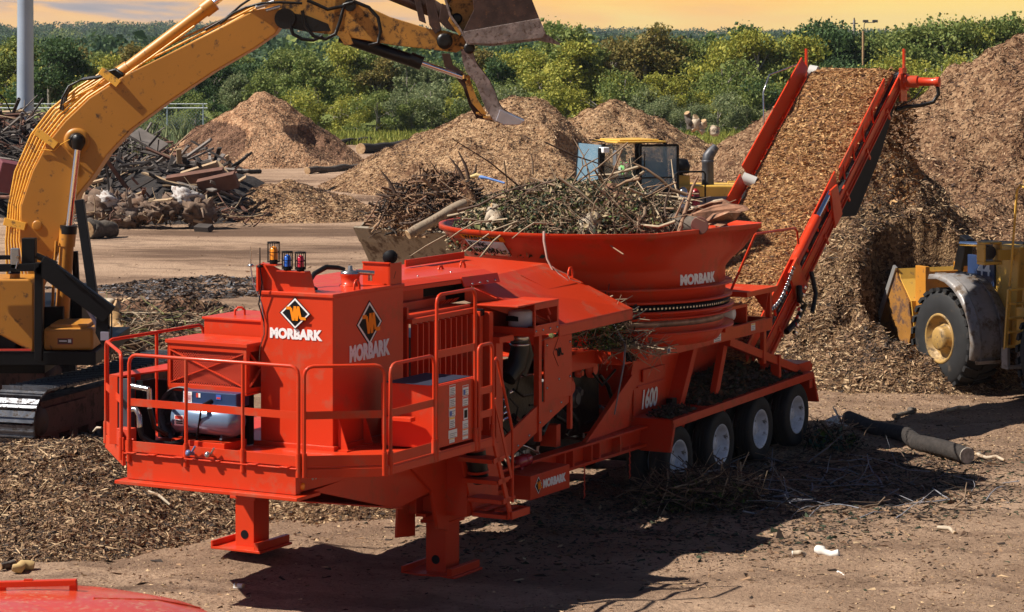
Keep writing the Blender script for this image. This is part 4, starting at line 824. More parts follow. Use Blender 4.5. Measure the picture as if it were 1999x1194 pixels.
for (s, t) in ((0.97,0.30),(0.10,-0.25),(0.35,-0.3)):
    b = mb(); c = onroof(s, max(t,0.02)) if t > 0 else onroof(s, 0.01)+Vector((0,-0.5,0.03)); b.tube([c+Vector((-0.07,0,0)), c+Vector((-0.06,0,0.08)), c+Vector((-0.03,0,0.13)), c+Vector((0.03,0,0.13)), c+Vector((0.06,0,0.08)), c+Vector((0.07,0,0))], 0.016, 8); b.build('lifting_eye', RED, sr)
b = mb(); b.bar((4.95,-1.55,3.62),(6.5,-1.55,3.62),0.02,0.09); b.build('hinge_rail', RED, sr)
# --- toolbox
b = mb(); b.box((5.32,-0.62,0.62),(6.42,0.10,0.93)); tb = b.build('toolbox', RED, root, bevel=0.006)
lettering('lettering', 'MORBARK', tb, (5.66,-0.10,0.725), SD['xd'], SD['up'], 0.64, 0.115, WHITE, bold=0.06); diamond('logo', tb, (5.53,-0.10,0.785), SD['xd'], SD['up'], 0.095, 0.11)
b = mb(); b.lathe((5.62,-0.28,1.03),(1,0,0),[(0,0.0),(0.01,0.07),(0.03,0.08),(0.34,0.08),(0.36,0.07),(0.36,0)],24); b.lathe((5.62,-0.28,1.03),(1,0,0),[(0.20,0.081),(0.20,0.088),(0.24,0.088),(0.24,0.081)],24); b.box((5.7,-0.32,0.93),(5.76,-0.24,0.97)); b.build('lubricator', mat('dark_red_gloss',(0.35,0.02,0.03),0.2), root)
# --- hog box side, brace and number
b = mb(); b.prism([(7.79,-0.36,0.99),(9.16,-0.36,1.03),(9.24,-0.36,1.69),(9.12,-0.36,1.74)],(0,-0.05,0)); b.bar((7.70,-0.33,1.0),(9.16,-0.33,1.76),0.07,0.04)
b.hexa([(9.1,-1.9,0.9),(10.9,-1.9,0.9),(10.9,-0.52,0.9),(9.1,-0.52,0.9),(9.55,-1.9,2.02),(11.3,-1.9,2.02),(11.3,-0.52,2.02),(9.55,-0.52,2.02)])
b.box((10.9,-1.9,1.0),(13.2,-0.75,2.0))
b.prism([(9.12,-0.44,1.1),(9.30,-0.44,1.1),(9.71,-0.44,2.02),(9.53,-0.44,2.02)],(0,-0.10,0)); b.prism([(10.75,-0.30,1.12),(10.92,-0.30,1.12),(11.5,-0.30,2.02),(11.33,-0.30,2.02)],(0,-0.3,0)); b.prism([(11.6,-0.1,1.2),(11.75,-0.1,1.2),(12.15,-0.1,2.05),(12.0,-0.1,2.05)],(0,-0.1,0))
b.bar((11.95,-0.05,1.98),(14.9,-0.05,1.20),0.10,0.13); b.bar((13.6,-0.15,1.18),(15.4,-0.15,1.22),0.2,0.12); b.box((13.8,-0.12,1.2),(13.88,0.03,1.58)); b.box((13.2,-0.05,1.50),(13.3,0.02,2.06)); b.box((14.7,-0.6,1.15),(15.2,0.0,1.34))
b.box((9.75,-0.515,1.50),(10.7,-0.50,1.53)); b.box((9.9,-0.515,1.57),(10.65,-0.48,1.75)); b.box((9.6,-0.515,1.10),(9.63,-0.49,1.5))
hog = b.build('hog_box', RED, root, bevel=0.006)
lettering('number', '1600', hog, (9.90,0.512,1.17), (1,0,0), (0.10,0,1), 0.52, 0.29, WHITE, bold=0.03, shear=0.15)
for (u, z) in ((7.05,0.8),(8.45,0.86)):
    b = mb(); 
    for k in range(10): b.tube([(u+0.01*math.cos(a),0.0+0.012*math.sin(a)*(k % 2),z-0.045*k+0.028*math.sin(a)) if True else 0 for a in [j*math.pi/4 for j in range(9)]], 0.005, 5)
    b.build('safety_chain', REDM, root)
# --- upper beam (yoke) and its walkway
b = mb(); b.box((8.85,0.02,2.03),(13.35,0.10,2.22)); b.box((8.2,-0.60,2.03),(8.28,0.02,2.22)); b.prism([(8.25,-0.32,2.03),(8.85,0.10,2.03),(8.85,0.10,2.22),(8.25,-0.32,2.22)],(0,-0.05,0)); b.box((6.9,-0.50,2.0),(8.3,-0.42,2.22))
b.box((8.3,-2.4,2.03),(13.35,-2.32,2.22)); b.box((13.3,-2.35,2.03),(13.4,0.08,2.22)); b.box((8.3,-2.33,2.03),(13.3,0.0,2.06)); b.box((7.0,-2.3,1.98),(8.3,-0.45,2.0))
yoke = b.build('tub_frame', RED, root, bevel=0.006)
warn(11.1,2.055,0.26,0.14,LYEL,3,yoke,0.10); warn(12.5,2.09,0.16,0.11,LYEL,3,yoke,0.10); sticker('sticker', [(0,[(0,0),(0.12,0),(0.12,0.12),(0,0.12)]),(1,[(0.02,0.02),(0.1,0.02),(0.1,0.08),(0.02,0.08)])], yoke, (9.45,-0.10,2.06), SD['xd'], SD['up'], [WHITE, LBLUE])
for u in (9.9,11.6):
    b = mb(); b.tube([(u-0.09,-0.05,2.22),(u-0.08,-0.05,2.33),(u-0.04,-0.05,2.40),(u+0.04,-0.05,2.40),(u+0.08,-0.05,2.33),(u+0.09,-0.05,2.22)],0.028,10); b.build('lifting_eye', RED, yoke)
# --- tub
TU, TV = 9.94, -1.17
def tubp(r_, a, z): return Vector((TU + r_*math.cos(a), TV + r_*math.sin(a), z))
# outward flare: the rear right side is drawn out to a corner, the left end is round
def rimr(a):
    base = 2.35
    corner = R(-28.4+0)   # image-right direction in (u,v): +v side rotated
    return base
NA = 96; rimP = []
ca_ = math.atan2(math.cos(TH), math.sin(TH))       # direction that points to the right of the picture
# flat panels meet at a corner on the right and at one nearer the camera; the left end is round
K1 = Vector((2.36, 0)); K2 = Vector((2.30*math.cos(1.27), 2.30*math.sin(1.27)))
for j in range(NA):
    a = 2*math.pi*j/NA; d = (a - ca_ + math.pi) % (2*math.pi) - math.pi; r_ = 2.36; s_ = abs(d)
    if s_ < 1.27:     # ray / chord K1-K2
        e_ = K2 - K1; dx, dy = math.cos(s_), math.sin(s_); r_ = (K1.x*e_.y - K1.y*e_.x)/(dx*e_.y - dy*e_.x)
    elif s_ < 1.9: r_ = 2.30 + 0.06*(s_-1.27)/0.63
    rimP.append((a, r_))
b = mb(); t = 0.035
outer = [[tubp(r_+0.03, a, 3.86) for a, r_ in rimP], [tubp(r_+0.03, a, 3.79) for a, r_ in rimP], [tubp(r_, a, 3.79) for a, r_ in rimP],
         [tubp(0.45*r_+0.55*1.83+0.02, a, 3.50) for a, r_ in rimP], [tubp(0.14*r_+0.86*1.80, a, 3.33) for a, r_ in rimP], [tubp(1.80, a, 3.25) for a, r_ in rimP], [tubp(1.80, a, 2.86) for a, r_ in rimP]]
inner = [[tubp(1.76, a, 2.86) for a, r_ in rimP], [tubp(1.76, a, 3.27) for a, r_ in rimP], [tubp(r_-0.04, a, 3.80) for a, r_ in rimP], [tubp(r_-0.04, a, 3.86) for a, r_ in rimP], [tubp(r_+0.03, a, 3.86) for a, r_ in rimP]]
b.rings(outer + inner, cap=False, smooth=True)
tub = b.build('tub', RED, root)
b = mb()
for z0, z1, r0 in ((3.02,3.05,1.90),(2.84,2.87,1.90),(2.70,2.73,1.93),(2.62,2.64,1.90),(2.40,2.43,1.92)): b.lathe((TU,TV,z0),(0,0,1),[(0,1.70),(0,r0),(z1-z0,r0),(z1-z0,1.70)],96,cap=False)
b.lathe((TU,TV,2.22),(0,0,1),[(0,1.70),(0.12,1.78),(0.64,1.78),(0.64,1.6)],96,cap=False)
for k in range(4): a = ca_+k*1.57-0.25; b.box(tuple(tubp(1.78,a,2.22)-Vector((0.1,0.1,0))), tuple(tubp(1.88,a,2.40)+Vector((0.1,0.1,0))))
b.prism([tubp(1.80,ca_-0.95,2.50), tubp(1.97,ca_-0.95,2.50), tubp(1.97,ca_-0.45,2.50), tubp(1.80,ca_-0.45,2.50)], (0,0,0.14))
b.build('tub_ring', RED, tub)
b = mb(); b.lathe((TU,TV,2.73),(0,0,1),[(0,1.70),(0,1.86),(0.09,1.86),(0.09,1.70)],96,cap=False); ch = b.build('turntable_band', LBLACK, tub)
b = mb()
for k in range(190): a = k*2*math.pi/190; p = tubp(1.872,a,2.775); q = tubp(1.86,a,2.775); b.cyl(q, p, 0.016, n=6)
b.build('drive_chain', STEEL, ch)
b = mb(); b.lathe((TU,TV,2.505),(0,0,1),[(0,1.78),(0,1.787),(0.09,1.787),(0.09,1.78)],96,cap=False); b.build('wear_band', mat('scuffed_steel_band',(0.35,0.24,0.19),0.5,0.5,var=0.5,vscale=8), tub)
# lettering bent round the tub
def wrap(text, a0, a1, z0, ht, r_):
    o = lettering('lettering', text, tub, (0,0,0), (1,0,0), (0,1,0), 1.0, 1.0, WHITE, bold=0.06, thick=0.005, lift=0.0)
    me = o.data; co = np.empty(len(me.vertices)*3, np.float32); me.vertices.foreach_get('co', co); co = co.reshape(-1,3)
    a = a0 + (a1-a0)*co[:,0]; rr = r_ + 0.003 + np.clip(co[:,2],0,1)
    me.vertices.foreach_set('co', np.stack([TU + rr*np.cos(a), -(TV + rr*np.sin(a)), z0 + co[:,1]*ht], 1).astype(np.float32).ravel()); me.update(); me.flip_normals(); return o
fa = math.atan2(math.sin(TH), -math.cos(TH))   # towards the camera in (u,v)
wrap('MORBARK', fa-0.62, fa-1.07, 3.075, 0.155, 1.80)
# warning sticker on the flare
def flare(s, t, lift):   # s: angle offset from camera-facing left, t: 0 rim .. 1 down
    a = fa + s; j = int((a % (2*math.pi))/(2*math.pi)*NA) % NA; r_ = rimP[j][1]
    r2 = r_*(1-t) + (0.45*r_+0.55*1.83+0.02)*t; return tubp(r2+lift, a, 3.79*(1-t)+3.50*t)
for (s0, s1, t0, t1, m_, lf) in ((0.68,1.05,0.22,1.0,WHITE,0.012),(0.66,1.07,0.02,0.28,LORANGE,0.014)):
    b = mb(); b.grid(lambda x, y: flare(s1+(s0-s1)*x, t0+(t1-t0)*y, lf), 8, 3); wl = b.build('warning_sign', m_, tub, solid=0.003)
def flare_text(text, s0, s1, t0, t1):
    o = lettering('lettering', text, tub, (0,0,0), (1,0,0), (0,1,0), 1.0, 1.0, LBLACK, bold=0.02, thick=0.004, lift=0.0)
    me = o.data; co = np.empty(len(me.vertices)*3, np.float32); me.vertices.foreach_get('co', co); co = co.reshape(-1,3)
    out = [M(flare(s1+(s0-s1)*x, t1+(t0-t1)*y, 0.020+z)) for x, y, z in co]
    me.vertices.foreach_set('co', np.array(out, np.float32).ravel()); me.update()
flare_text('WARNING', 0.70, 1.03, 0.06, 0.25); flare_text('FLYING', 0.84, 1.02, 0.36, 0.60); flare_text('MATERIAL', 0.72, 1.02, 0.68, 0.92)
# rear shelf, grab rail
b = mb(); b.box((12.3,-1.6,2.62),(13.5,0.12,2.70)); b.prism([(13.3,0.05,2.62),(13.3,-0.25,2.62),(13.3,0.0,2.3)],(0.03,0,0)); b.box((13.35,-0.02,2.06),(13.43,0.06,2.62)); b.box((12.0,-0.6,2.45),(12.6,0.0,2.5)); b.box((12.55,-0.3,2.2),(12.6,0.0,2.5)); b.build('rear_shelf', RED, root, bevel=0.005)
b = mb(); b.tube([(12.2,0.3,3.6),(13.9,0.25,3.58),(14.0,0.25,3.52),(14.05,0.25,3.32)],0.02,8); b.tube([(12.2,0.3,3.6),(12.3,-0.2,2.6)],0.02,8); b.build('grab_rail', RED, root)
b = mb(); b.lathe((12.3,-0.3,2.36),(0,1,0),[(0,0.09),(0.2,0.09),(0.21,0.04)],16); b.build('rear_lamp', WHITE, root)
# --- rear fender deck
b = mb(); b.hexa([(9.60,-2.5,1.07),(14.95,-2.5,1.17),(14.95,0.12,1.17),(9.6,0.12,1.07),(9.60,-2.5,1.10),(14.95,-2.5,1.20),(14.95,0.12,1.20),(9.6,0.12,1.10)])
b.prism([(9.55,0.15,1.105),(14.95,0.15,1.205),(14.95,0.15,1.09),(9.60,0.15,0.99)],(0,-0.03,0))
b.prism([(9.60,-0.62,1.10),(9.60,0.15,1.10),(9.44,0.15,0.66),(9.44,-0.30,0.66),(9.5,-0.62,0.74)],(0.02,0,0)); b.prism([(9.60,0.155,1.10),(9.67,0.155,1.10),(9.51,0.155,0.66),(9.44,0.155,0.66)],(0,-0.03,0))
b.prism([(14.95,0.13,1.20),(15.0,0.13,1.20),(15.25,0.13,0.68),(15.18,0.13,0.68)],(0,-2.6,0)); b.box((14.75,0.14,0.95),(14.88,0.16,1.08))
b.build('fender', RED, root, bevel=0.005)
# --- axles and dual wheels
def wheel(u, zc, v, name='wheel'):
    e_ = empty(name, M((u, v, zc))); e_.parent = root
    k = MB()  # local: axis along +y is left; outside face is -y
    pr = [(0,0.285),(0.0,0.31),(0.012,0.33),(0.02,0.40),(0.012,0.47),(-0.01,0.497),(-0.06,0.505),(-0.20,0.505),(-0.245,0.495),(-0.265,0.45),(-0.26,0.34),(-0.25,0.285)]
    k.lathe((0,0,0),(0,-1,0),pr,48,cap=False)
    for j in range(3): k.lathe((0,0,0),(0,-1,0),[(-0.07-0.05*j,0.5055),(-0.07-0.05*j,0.509),(-0.09-0.05*j,0.509),(-0.09-0.05*j,0.5055)],48,cap=False)
    k.build('tyre', RUBBER, e_)
    k = MB(); k.lathe((0,0,0),(0,-1,0),[(-0.27,0.287),(-0.02,0.287),(0.008,0.302),(0.012,0.292),(-0.01,0.276),(-0.05,0.262),(-0.14,0.252),(-0.175,0.22),(-0.175,0.12),(-0.16,0.10),(-0.10,0.095),(-0.08,0.08),(-0.08,0)],40,cap=False); k.build('rim', RIM, e_)
    k = MB()
    for j in range(10): a = j*math.pi/5; k.cyl((0.165*math.cos(a),0.175,0.165*math.sin(a)),(0.165*math.cos(a),0.14,0.165*math.sin(a)),0.017,n=6)
    k.build('wheel_nut', STEEL, e_); return e_
w0 = wheel(9.94, 0.47, 0.06)
def copytree(o, parent):
    c = o.copy(); COL.objects.link(c); c.parent = parent
    for ch_ in o.children:
        d = ch_.copy(); COL.objects.link(d); d.parent = c
    return c
for i, (u, z) in enumerate(((9.94,0.47),(11.45,0.50),(12.96,0.53),(14.46,0.56))):
    for v in ((0.06,-0.29) if i == 0 else (0.06,-0.29)):
        if i == 0 and v > 0: continue
        c = copytree(w0, root); c.location = M((u, v, z))
    c = copytree(w0, root); c.location = M((u, -2.10, z))
    b = mb(); b.cyl((u,-0.1,z),(u,-2.2,z),0.07,n=14); b.box((u-0.1,-1.9,z),(u+0.1,-0.5,z+0.2)); b.build('axle', GREASE, root)
for u in (10.69,12.2,13.7):
    b = mb(); b.box((u-0.08,-0.45,0.6),(u+0.08,-0.35,1.25)); b.build('spring_hanger', BLACK, root)

# --- conveyor
VL, VR = -2.06, -0.24
def cv(s, v, h=0.0):     # s metres up the belt from its foot, h above the belt
    c, k = math.cos(R(34.2)), math.sin(R(34.2))
    return Vector((13.7 + s*c - h*k, v, 1.52 + s*k + h*c))
LEN = 7.85
conv = empty('conveyor'); conv.parent = root
def side(v, vi):
    b = mb(); sgn = 1 if v > vi else -1
    # deep lower frame
    b.prism([cv(0,v,-0.30), cv(LEN*0.98,v,-0.14), cv(LEN*0.98,v,0.03), cv(0,v,0.03)], (0,-0.05*sgn,0))
    b.bar(cv(-0.1,v,0.03), cv(LEN,v,0.03), 0.10, 0.03, up=(0,1,0)); b.bar(cv(-0.1,v,-0.15), cv(LEN*0.98,v,-0.13), 0.02, 0.09, up=(0,1,0))
    return b.build('side_frame', RED, conv, bevel=0.004)
side(VR, VL); side(VL, VR)
def board(v, s0, s1, lean):
    b = mb(); b.prism([cv(s0,v,0.18), cv(s1,v,0.18), cv(s1,v+lean,0.40), cv(s0,v+lean,0.40)], (0,0.012,0)); b.bar(cv(s0,v+lean,0.41), cv(s1,v+lean,0.41), 0.06, 0.025, up=(0,1,0))
    n = int((s1-s0)/0.55)
    for k in range(n): s = s0+0.2+k*0.55; b.bar(cv(s,v+0.02,0.04), cv(s,v+lean*0.9,0.36), 0.03, 0.02)
    return b.build('skirt_board', RED, conv, bevel=0.003)
board(VR-0.10, -0.3, 4.35, 0.03); board(VR-0.08, 4.45, LEN-0.75, 0.06)
board(VL+0.10, -0.3, 4.2, -0.03); board(VL+0.08, 4.45, LEN-0.10, -0.06)
b = mb(); b.prism([cv(-0.2,VL+0.10,0.02), cv(LEN,VL+0.10,0.02), cv(LEN,VR-0.08,0.02), cv(-0.2,VR-0.08,0.02)], (0,0,-0.02))
b.rings([[cv(LEN,v,0.02) + (cv(LEN+1,0,0)-cv(LEN,0,0))*0.17*math.sin(a) + (cv(LEN,0,1)-cv(LEN,0,0))*(-0.17+0.17*math.cos(a)) for a in [j*math.pi/10 for j in range(11)]] for v in (VL+0.12, VR-0.12)], cap=False, closed=False)
b.prism([cv(0.6,VL+0.12,-0.32), cv(LEN,VL+0.12,-0.32), cv(LEN,VR-0.12,-0.32), cv(0.6,VR-0.12,-0.32)], (0,0,-0.015)); b.build('belt', BELT, conv)
b = mb(); b.cyl(cv(LEN,VL+0.02,-0.15), cv(LEN,VR-0.02,-0.15), 0.16, n=28); b.build('head_pulley', STEEL, conv)
b = mb()
for s in (1.2,2.4,3.6,4.8,6.0,7.0): b.cyl(cv(s,VL+0.05,-0.08), cv(s,VR-0.05,-0.08), 0.05, n=12)
b.build('idler', SHADE, conv)
b = mb(); b.cyl(cv(LEN,VL+0.05,0.05), cv(LEN,VL+0.20,0.02), 0.13, n=20); b.cyl(cv(4.35,VL+0.02,0.25), cv(4.35,VL+0.24,0.15), 0.1, n=12); b.build('pulley_guard', mat('worn_white_plastic',(0.6,0.58,0.54),0.5), conv)
for v in (VL-0.03, VR+0.03):
    b = mb(); b.bar(cv(LEN+0.05,v,0.02), cv(LEN+0.05,v,0.02)+Vector((0,0,0.42)), 0.04, 0.07); b.box(tuple(cv(LEN,v-0.05,0)+Vector((-0.1,0,-0.25))), tuple(cv(LEN,v+0.02,0)+Vector((0.12,0,0.12)))); b.build('head_bracket', RED, conv, bevel=0.004)
b = mb(); o = cv(LEN-0.05,VR,-0.12); b.lathe(o,(0,1,0),[(0,0.15),(0.10,0.15),(0.10,0.11),(0.30,0.11),(0.30,0.08),(0.62,0.07),(0.62,0.09),(0.70,0.09),(0.71,0)],24); b.box(tuple(o+Vector((-0.22,0.02,-0.35))), tuple(o+Vector((0.12,0.05,0.15)))); mo = b.build('drive_motor', RED, conv, bevel=0.004)
b = mb(); b.tube([o+Vector((0,0.66,-0.05)), o+Vector((0,0.68,-0.22)), o+Vector((-0.05,0.6,-0.36)), o+Vector((-0.15,0.4,-0.42)), o+Vector((-0.3,0.2,-0.44)), o+Vector((-0.5,0.06,-0.5))], 0.035, 10); b.tube([o+Vector((0,0.4,-0.08)), o+Vector((-0.2,0.3,-0.3)), o+Vector((-0.5,0.08,-0.45))],0.014,8); b.build('hydraulic_hose', GREASE, mo)
b = mb(); b.tube([cv(5.9,VL-0.12,0.25), cv(6.2,VL-0.12,0.75), cv(6.6,VL-0.12,0.85), cv(LEN,VL-0.05,0.25)], 0.014, 8); b.build('grease_line', STEEL, conv)
# black under-guard hanging below the upper run
b = mb(); b.prism([Vector(p) for p in ((17.0,VR+0.0,3.86),(19.85,VR+0.0,5.55),(19.80,VR+0.0,5.35),(19.12,VR+0.0,4.55),(17.91,VR+0.0,3.53),(16.85,VR+0.0,3.55))], (0,-1.75,0)); ug = b.build('belt_guard_flap', mat('matt_black_rubber',(0.006,0.006,0.007),0.9), conv)
b = mb()
for s in (0.8,2.0,3.2,4.4,5.6,6.8): b.bar(cv(s,VR+0.02,-0.02), cv(s+0.05,VR+0.02,-0.26), 0.03, 0.05)
b.bar(cv(0,VR+0.03,-0.06), cv(LEN-0.4,VR+0.03,-0.05), 0.012, 0.02, up=(0,1,0)); b.build('frame_rib', RED, conv)
# lift cylinder
b = mb(); b.cyl(cv(1.95,VR-0.02,0.36), cv(3.15,VR-0.02,0.36), 0.085, n=18); cyl_ = b.build('lift_cylinder', RED, conv)
b = mb(); b.cyl(cv(3.15,VR-0.02,0.36), cv(3.85,VR-0.02,0.36), 0.05, n=16); b.build('cylinder_rod', CHROME, cyl_)
b = mb(); b.prism([cv(3.8,VR+0.05,0.45), cv(4.1,VR+0.05,0.35), cv(4.0,VR+0.05,-0.2), cv(3.6,VR+0.05,-0.2)], (0,-0.04,0)); b.build('cylinder_lug', RED, cyl_, bevel=0.004); b = mb(); b.prism([cv(1.6,VR+0.05,0.45), cv(2.0,VR+0.05,0.45), cv(2.1,VR+0.05,-0.25), cv(1.6,VR+0.05,-0.25)], (0,-0.04,0)); b.build('cylinder_lug', RED, cyl_, bevel=0.004)
b = mb(); b.tube([cv(1.7,VR+0.10,0.1), cv(1.5,VR+0.14,-0.05), cv(1.6,VR+0.16,-0.2), cv(1.3,VR+0.1,-0.3), cv(0.9,VR+0.08,-0.2)], 0.05, 10); b.tube([cv(2.2,VR+0.12,0.0), cv(2.0,VR+0.2,-0.3), cv(1.7,VR+0.2,-0.45)], 0.04, 8); b.build('hydraulic_hose', GREASE, cyl_)
b = mb()
for k in range(7): p = cv(1.75-0.12*k,VR+0.14,0.05-0.06*k); b.cyl(p, p+Vector((0.05,0.01,-0.03)), 0.035, n=10)
b.build('hose_fitting', CHROME, cyl_)
# chain stay from shelf to conveyor
b = mb(); p = Vector((13.4,0.0,2.30)); q = cv(1.75,VR+0.05,0.42)
for k in range(26): c = p.lerp(q, k/25) - Vector((0,0,0.15*math.sin(math.pi*k/25))); b.lathe(c-Vector((0,0.0,0)),(1 if k % 2 else 0,1 if not k % 2 else 0,0.3),[(-0.01,0.018),(-0.01,0.032),(0.01,0.032),(0.01,0.018)],8)
b.build('stay_chain', STEEL, root)

# --- shredded wood riding on the belt
def on_belt(n, s0, s1, seed):
    g = np.random.default_rng(seed); s = g.uniform(s0, s1, n); v = g.uniform(VL+0.14, VR-0.13, n)
    e_ = 1 - np.abs((v-(VL+VR)/2)/((VR-VL)/2-0.12))**5
    h = 0.10 + 0.13*e_ + 0.10*fbm(s*1.7, v*1.7, 91) + 0.05*fbm(s*6, v*6, 92)
    return s, v, h
c34, s34 = math.cos(R(34.2)), math.sin(R(34.2))
def bw(s, v, h):
    u = 13.7 + s*c34 - h*s34; z = 1.52 + s*s34 + h*c34
    return np.stack([-2.38 + math.sin(TH)*u + math.cos(TH)*v, 28.2 + math.cos(TH)*u - math.sin(TH)*v, z], -1)
sg = np.linspace(-0.3, LEN+0.12, 160); vg = np.linspace(VL+0.13, VR-0.12, 44); SG, VGG = np.meshgrid(sg, vg, indexing='ij')
e_ = 1 - np.abs((VGG-(VL+VR)/2)/((VR-VL)/2-0.12))**5
HG = 0.10 + 0.13*e_ + 0.10*fbm(SG*1.7, VGG*1.7, 91) + 0.05*fbm(SG*6, VGG*6, 92) - 0.02
ov = np.clip((SG-LEN+0.3)/0.4, 0, 1); HG = HG - ov**2*0.22; HG[:,0] = 0.0; HG[:,-1] = 0.0; HG[-1,:] = -0.05
V_ = bw(SG, VGG, HG).reshape(-1,3); ii = (np.arange(159)[:,None]*44 + np.arange(43)[None,:]).ravel()
ld = big_mesh('wood_chips', V_, np.stack([ii, ii+44, ii+45, ii+1], 1), MU_ORG, smooth=True); tag(ld, 'fresh orange-brown wood chips riding up the conveyor belt', 'wood chips', kind='stuff')
s_, v_, h_ = on_belt(48000, -0.3, LEN+0.05, 5); h_ = h_ - np.clip((s_-LEN+0.3)/0.4, 0, 1)**2*0.2
g = np.random.default_rng(3); P = bw(s_, v_, h_); Ls = 0.052*g.lognormal(0, 0.5, len(P)); V2, F2 = slivers(P, Ls, Ls*g.uniform(0.12,0.35,len(P)), np.tile([[-0.27,-0.49,0.83]], (len(P),1)), 0.8, 4)
cc = big_mesh('loose_chips', V2, F2, CH_ORG, np.repeat(g.choice(4, len(P), p=[0.22,0.40,0.28,0.10]), 4), parent=ld); cc['kind'] = 'stuff'
# falling stream
g = np.random.default_rng(8); n = 9000; t_ = g.uniform(0, 0.75, n); vx = 1.9
u = 13.7 + LEN*c34 + 0.15 + t_*vx + g.normal(0, 0.06, n)*(0.6+t_); z = 1.52 + LEN*s34 - 0.02 + t_*0.5 - 4.9*t_**2 + g.normal(0, 0.05, n); v = g.uniform(VL+0.25, VR-0.15, n) + g.normal(0, 0.05, n)
P = np.stack([-2.38 + math.sin(TH)*u + math.cos(TH)*v, 28.2 + math.cos(TH)*u - math.sin(TH)*v, z], 1); Ls = 0.06*g.lognormal(0, 0.5, n)
V2, F2 = slivers(P, Ls, Ls*0.35, None, 0.2, 6); fs = big_mesh('falling_chips', V2, F2, CH_ORG, np.repeat(g.choice(4, n, p=[0.1,0.3,0.35,0.25]), 4)); tag(fs, 'stream of dark wood chips falling off the conveyor head', 'wood chips', kind='stuff')
# ---------------------------------------------------------------- the yellow excavator
YB = 42.3
ex = empty('excavator', (-8.3, 42.8, 0)); tag(ex, 'large yellow tracked excavator on the left, boom raised over the yard with bucket and thumb', 'excavator')
EO = Vector((-8.3, 42.8, 0))
def X_(p): return Vector(p) - EO
def emb(): return MB(X_)
def outline(name, pts, Y, th, m, parent=ex, bevel=0.012):
    b = emb(); P_ = [W(x, y, Y) for x, y in pts]; P_ = [Vector((p.x, Y - th/2, p.z)) for p in P_]; b.prism(P_, (0, th, 0)); return b.build(name, m, parent, bevel=bevel)
# boom
boom = outline('boom', [(62,535),(46,470),(47,400),(70,332),(98,278),(134,234),(180,190),(250,145),(340,101),(430,56),(500,20),(540,12),(557,22),(556,42),(540,66),(500,94),(420,140),(330,200),(260,252),(215,300),(185,345),(158,378),(140,420),(118,470),(100,520),(82,560),(55,560)], YB, 0.62, YEL, bevel=0.02)
b = emb()
for x, y, r in ((150,275,0.155),):
    p = W(x, y, YB-0.32); b.lathe(p,(0,-1,0),[(-0.02,r+0.06),(0.012,r+0.06),(0.014,r)],32)
b.build('pin_boss', YEL, boom)
b = emb(); p = W(150,275,YB-0.34); b.lathe(p,(0,-1,0),[(0,0.14),(0.06,0.135),(0.10,0.10)],28); p = W(153,272,YB-0.44); b.lathe(p,(0,-1,0),[(0,0.09),(0.10,0.085),(0.10,0)],24)
p = W(153,272,YB-0.50); b.tube([W(153,276,YB-0.46), W(150,292,YB-0.48)],[0.12,0.075],18); b.build('boom_pin', GREASE, boom)
b = emb(); p = W(73,440,YB-0.31); b.lathe(p,(0,-1,0),[(0,0.085),(0.015,0.085),(0.02,0.065),(0.02,0)],24); b.build('pin_cap', YEL, boom)
b = emb(); b.tube([W(136,272,YB-0.45), W(118,282,YB-0.36), W(106,294,YB-0.34), W(88,292,YB-0.33), W(74,294,YB-0.33)],0.008,6); b.build('grease_line', YELP, boom)
# pipes along the back of the boom
PO = [(14,535),(12,470),(18,400),(30,335),(62,262),(100,212),(150,172),(205,138),(262,110),(350,68),(430,34),(490,8)]
PI_ = [(58,535),(44,470),(45,400),(68,335),(96,280),(132,236),(178,192),(232,157),(300,122),(370,86),(440,50),(500,16)]
for k in range(7):
    pts = [(a[0]+(c[0]-a[0])*k/6, a[1]+(c[1]-a[1])*k/6) for a, c in zip(PO, PI_)]; pts = pts if k in (2,4,6) else pts[:8]
    b = emb(); b.tube([W(x, y, YB+0.26-0.085*k) for x, y in pts], 0.021, 8); b.build('oil_pipe', YELP, boom)
b = emb()
for (x, y, dx, dy) in ((10,432,40,10),(72,256,38,28),(198,138,34,26)):
    b = emb(); b.bar(W(x,y,YB-0.30), W(x+dx,y+dy,YB-0.34), 0.12, 0.09, up=(0,1,0)); b.build('pipe_clamp', YELP, boom)
    b = emb(); b.bar(W(x,y,YB+0.1), W(x+dx,y+dy,YB-0.05), 0.12, 0.09, up=(0,1,0)); b.build('pipe_clamp', YELP, boom)
# hoses looping up to the stick cylinder
for k in range(3):
    b = emb(); b.tube([W(118+4*k,214,YB-0.1+0.1*k), W(122+4*k,190-2*k,YB-0.1+0.1*k), W(134+4*k,168-2*k,YB+0.1*k), W(158+4*k,156-2*k,YB+0.1*k), W(190+3*k,152-2*k,YB+0.1*k), W(212,146-2*k,YB+0.1*k), W(226,138,YB+0.1*k)], 0.020, 8); b.build('hose', RADI if k % 2 else GREASE, boom)
b = emb(); b.tube([W(112,212,YB), W(150,186,YB), W(185,168,YB-0.1), W(205,150,YB-0.1)],0.02,8); b.tube([W(140,196,YB+0.1), W(170,182,YB), W(200,160,YB)],0.02,8); b.build('oil_pipe', YELP, boom)
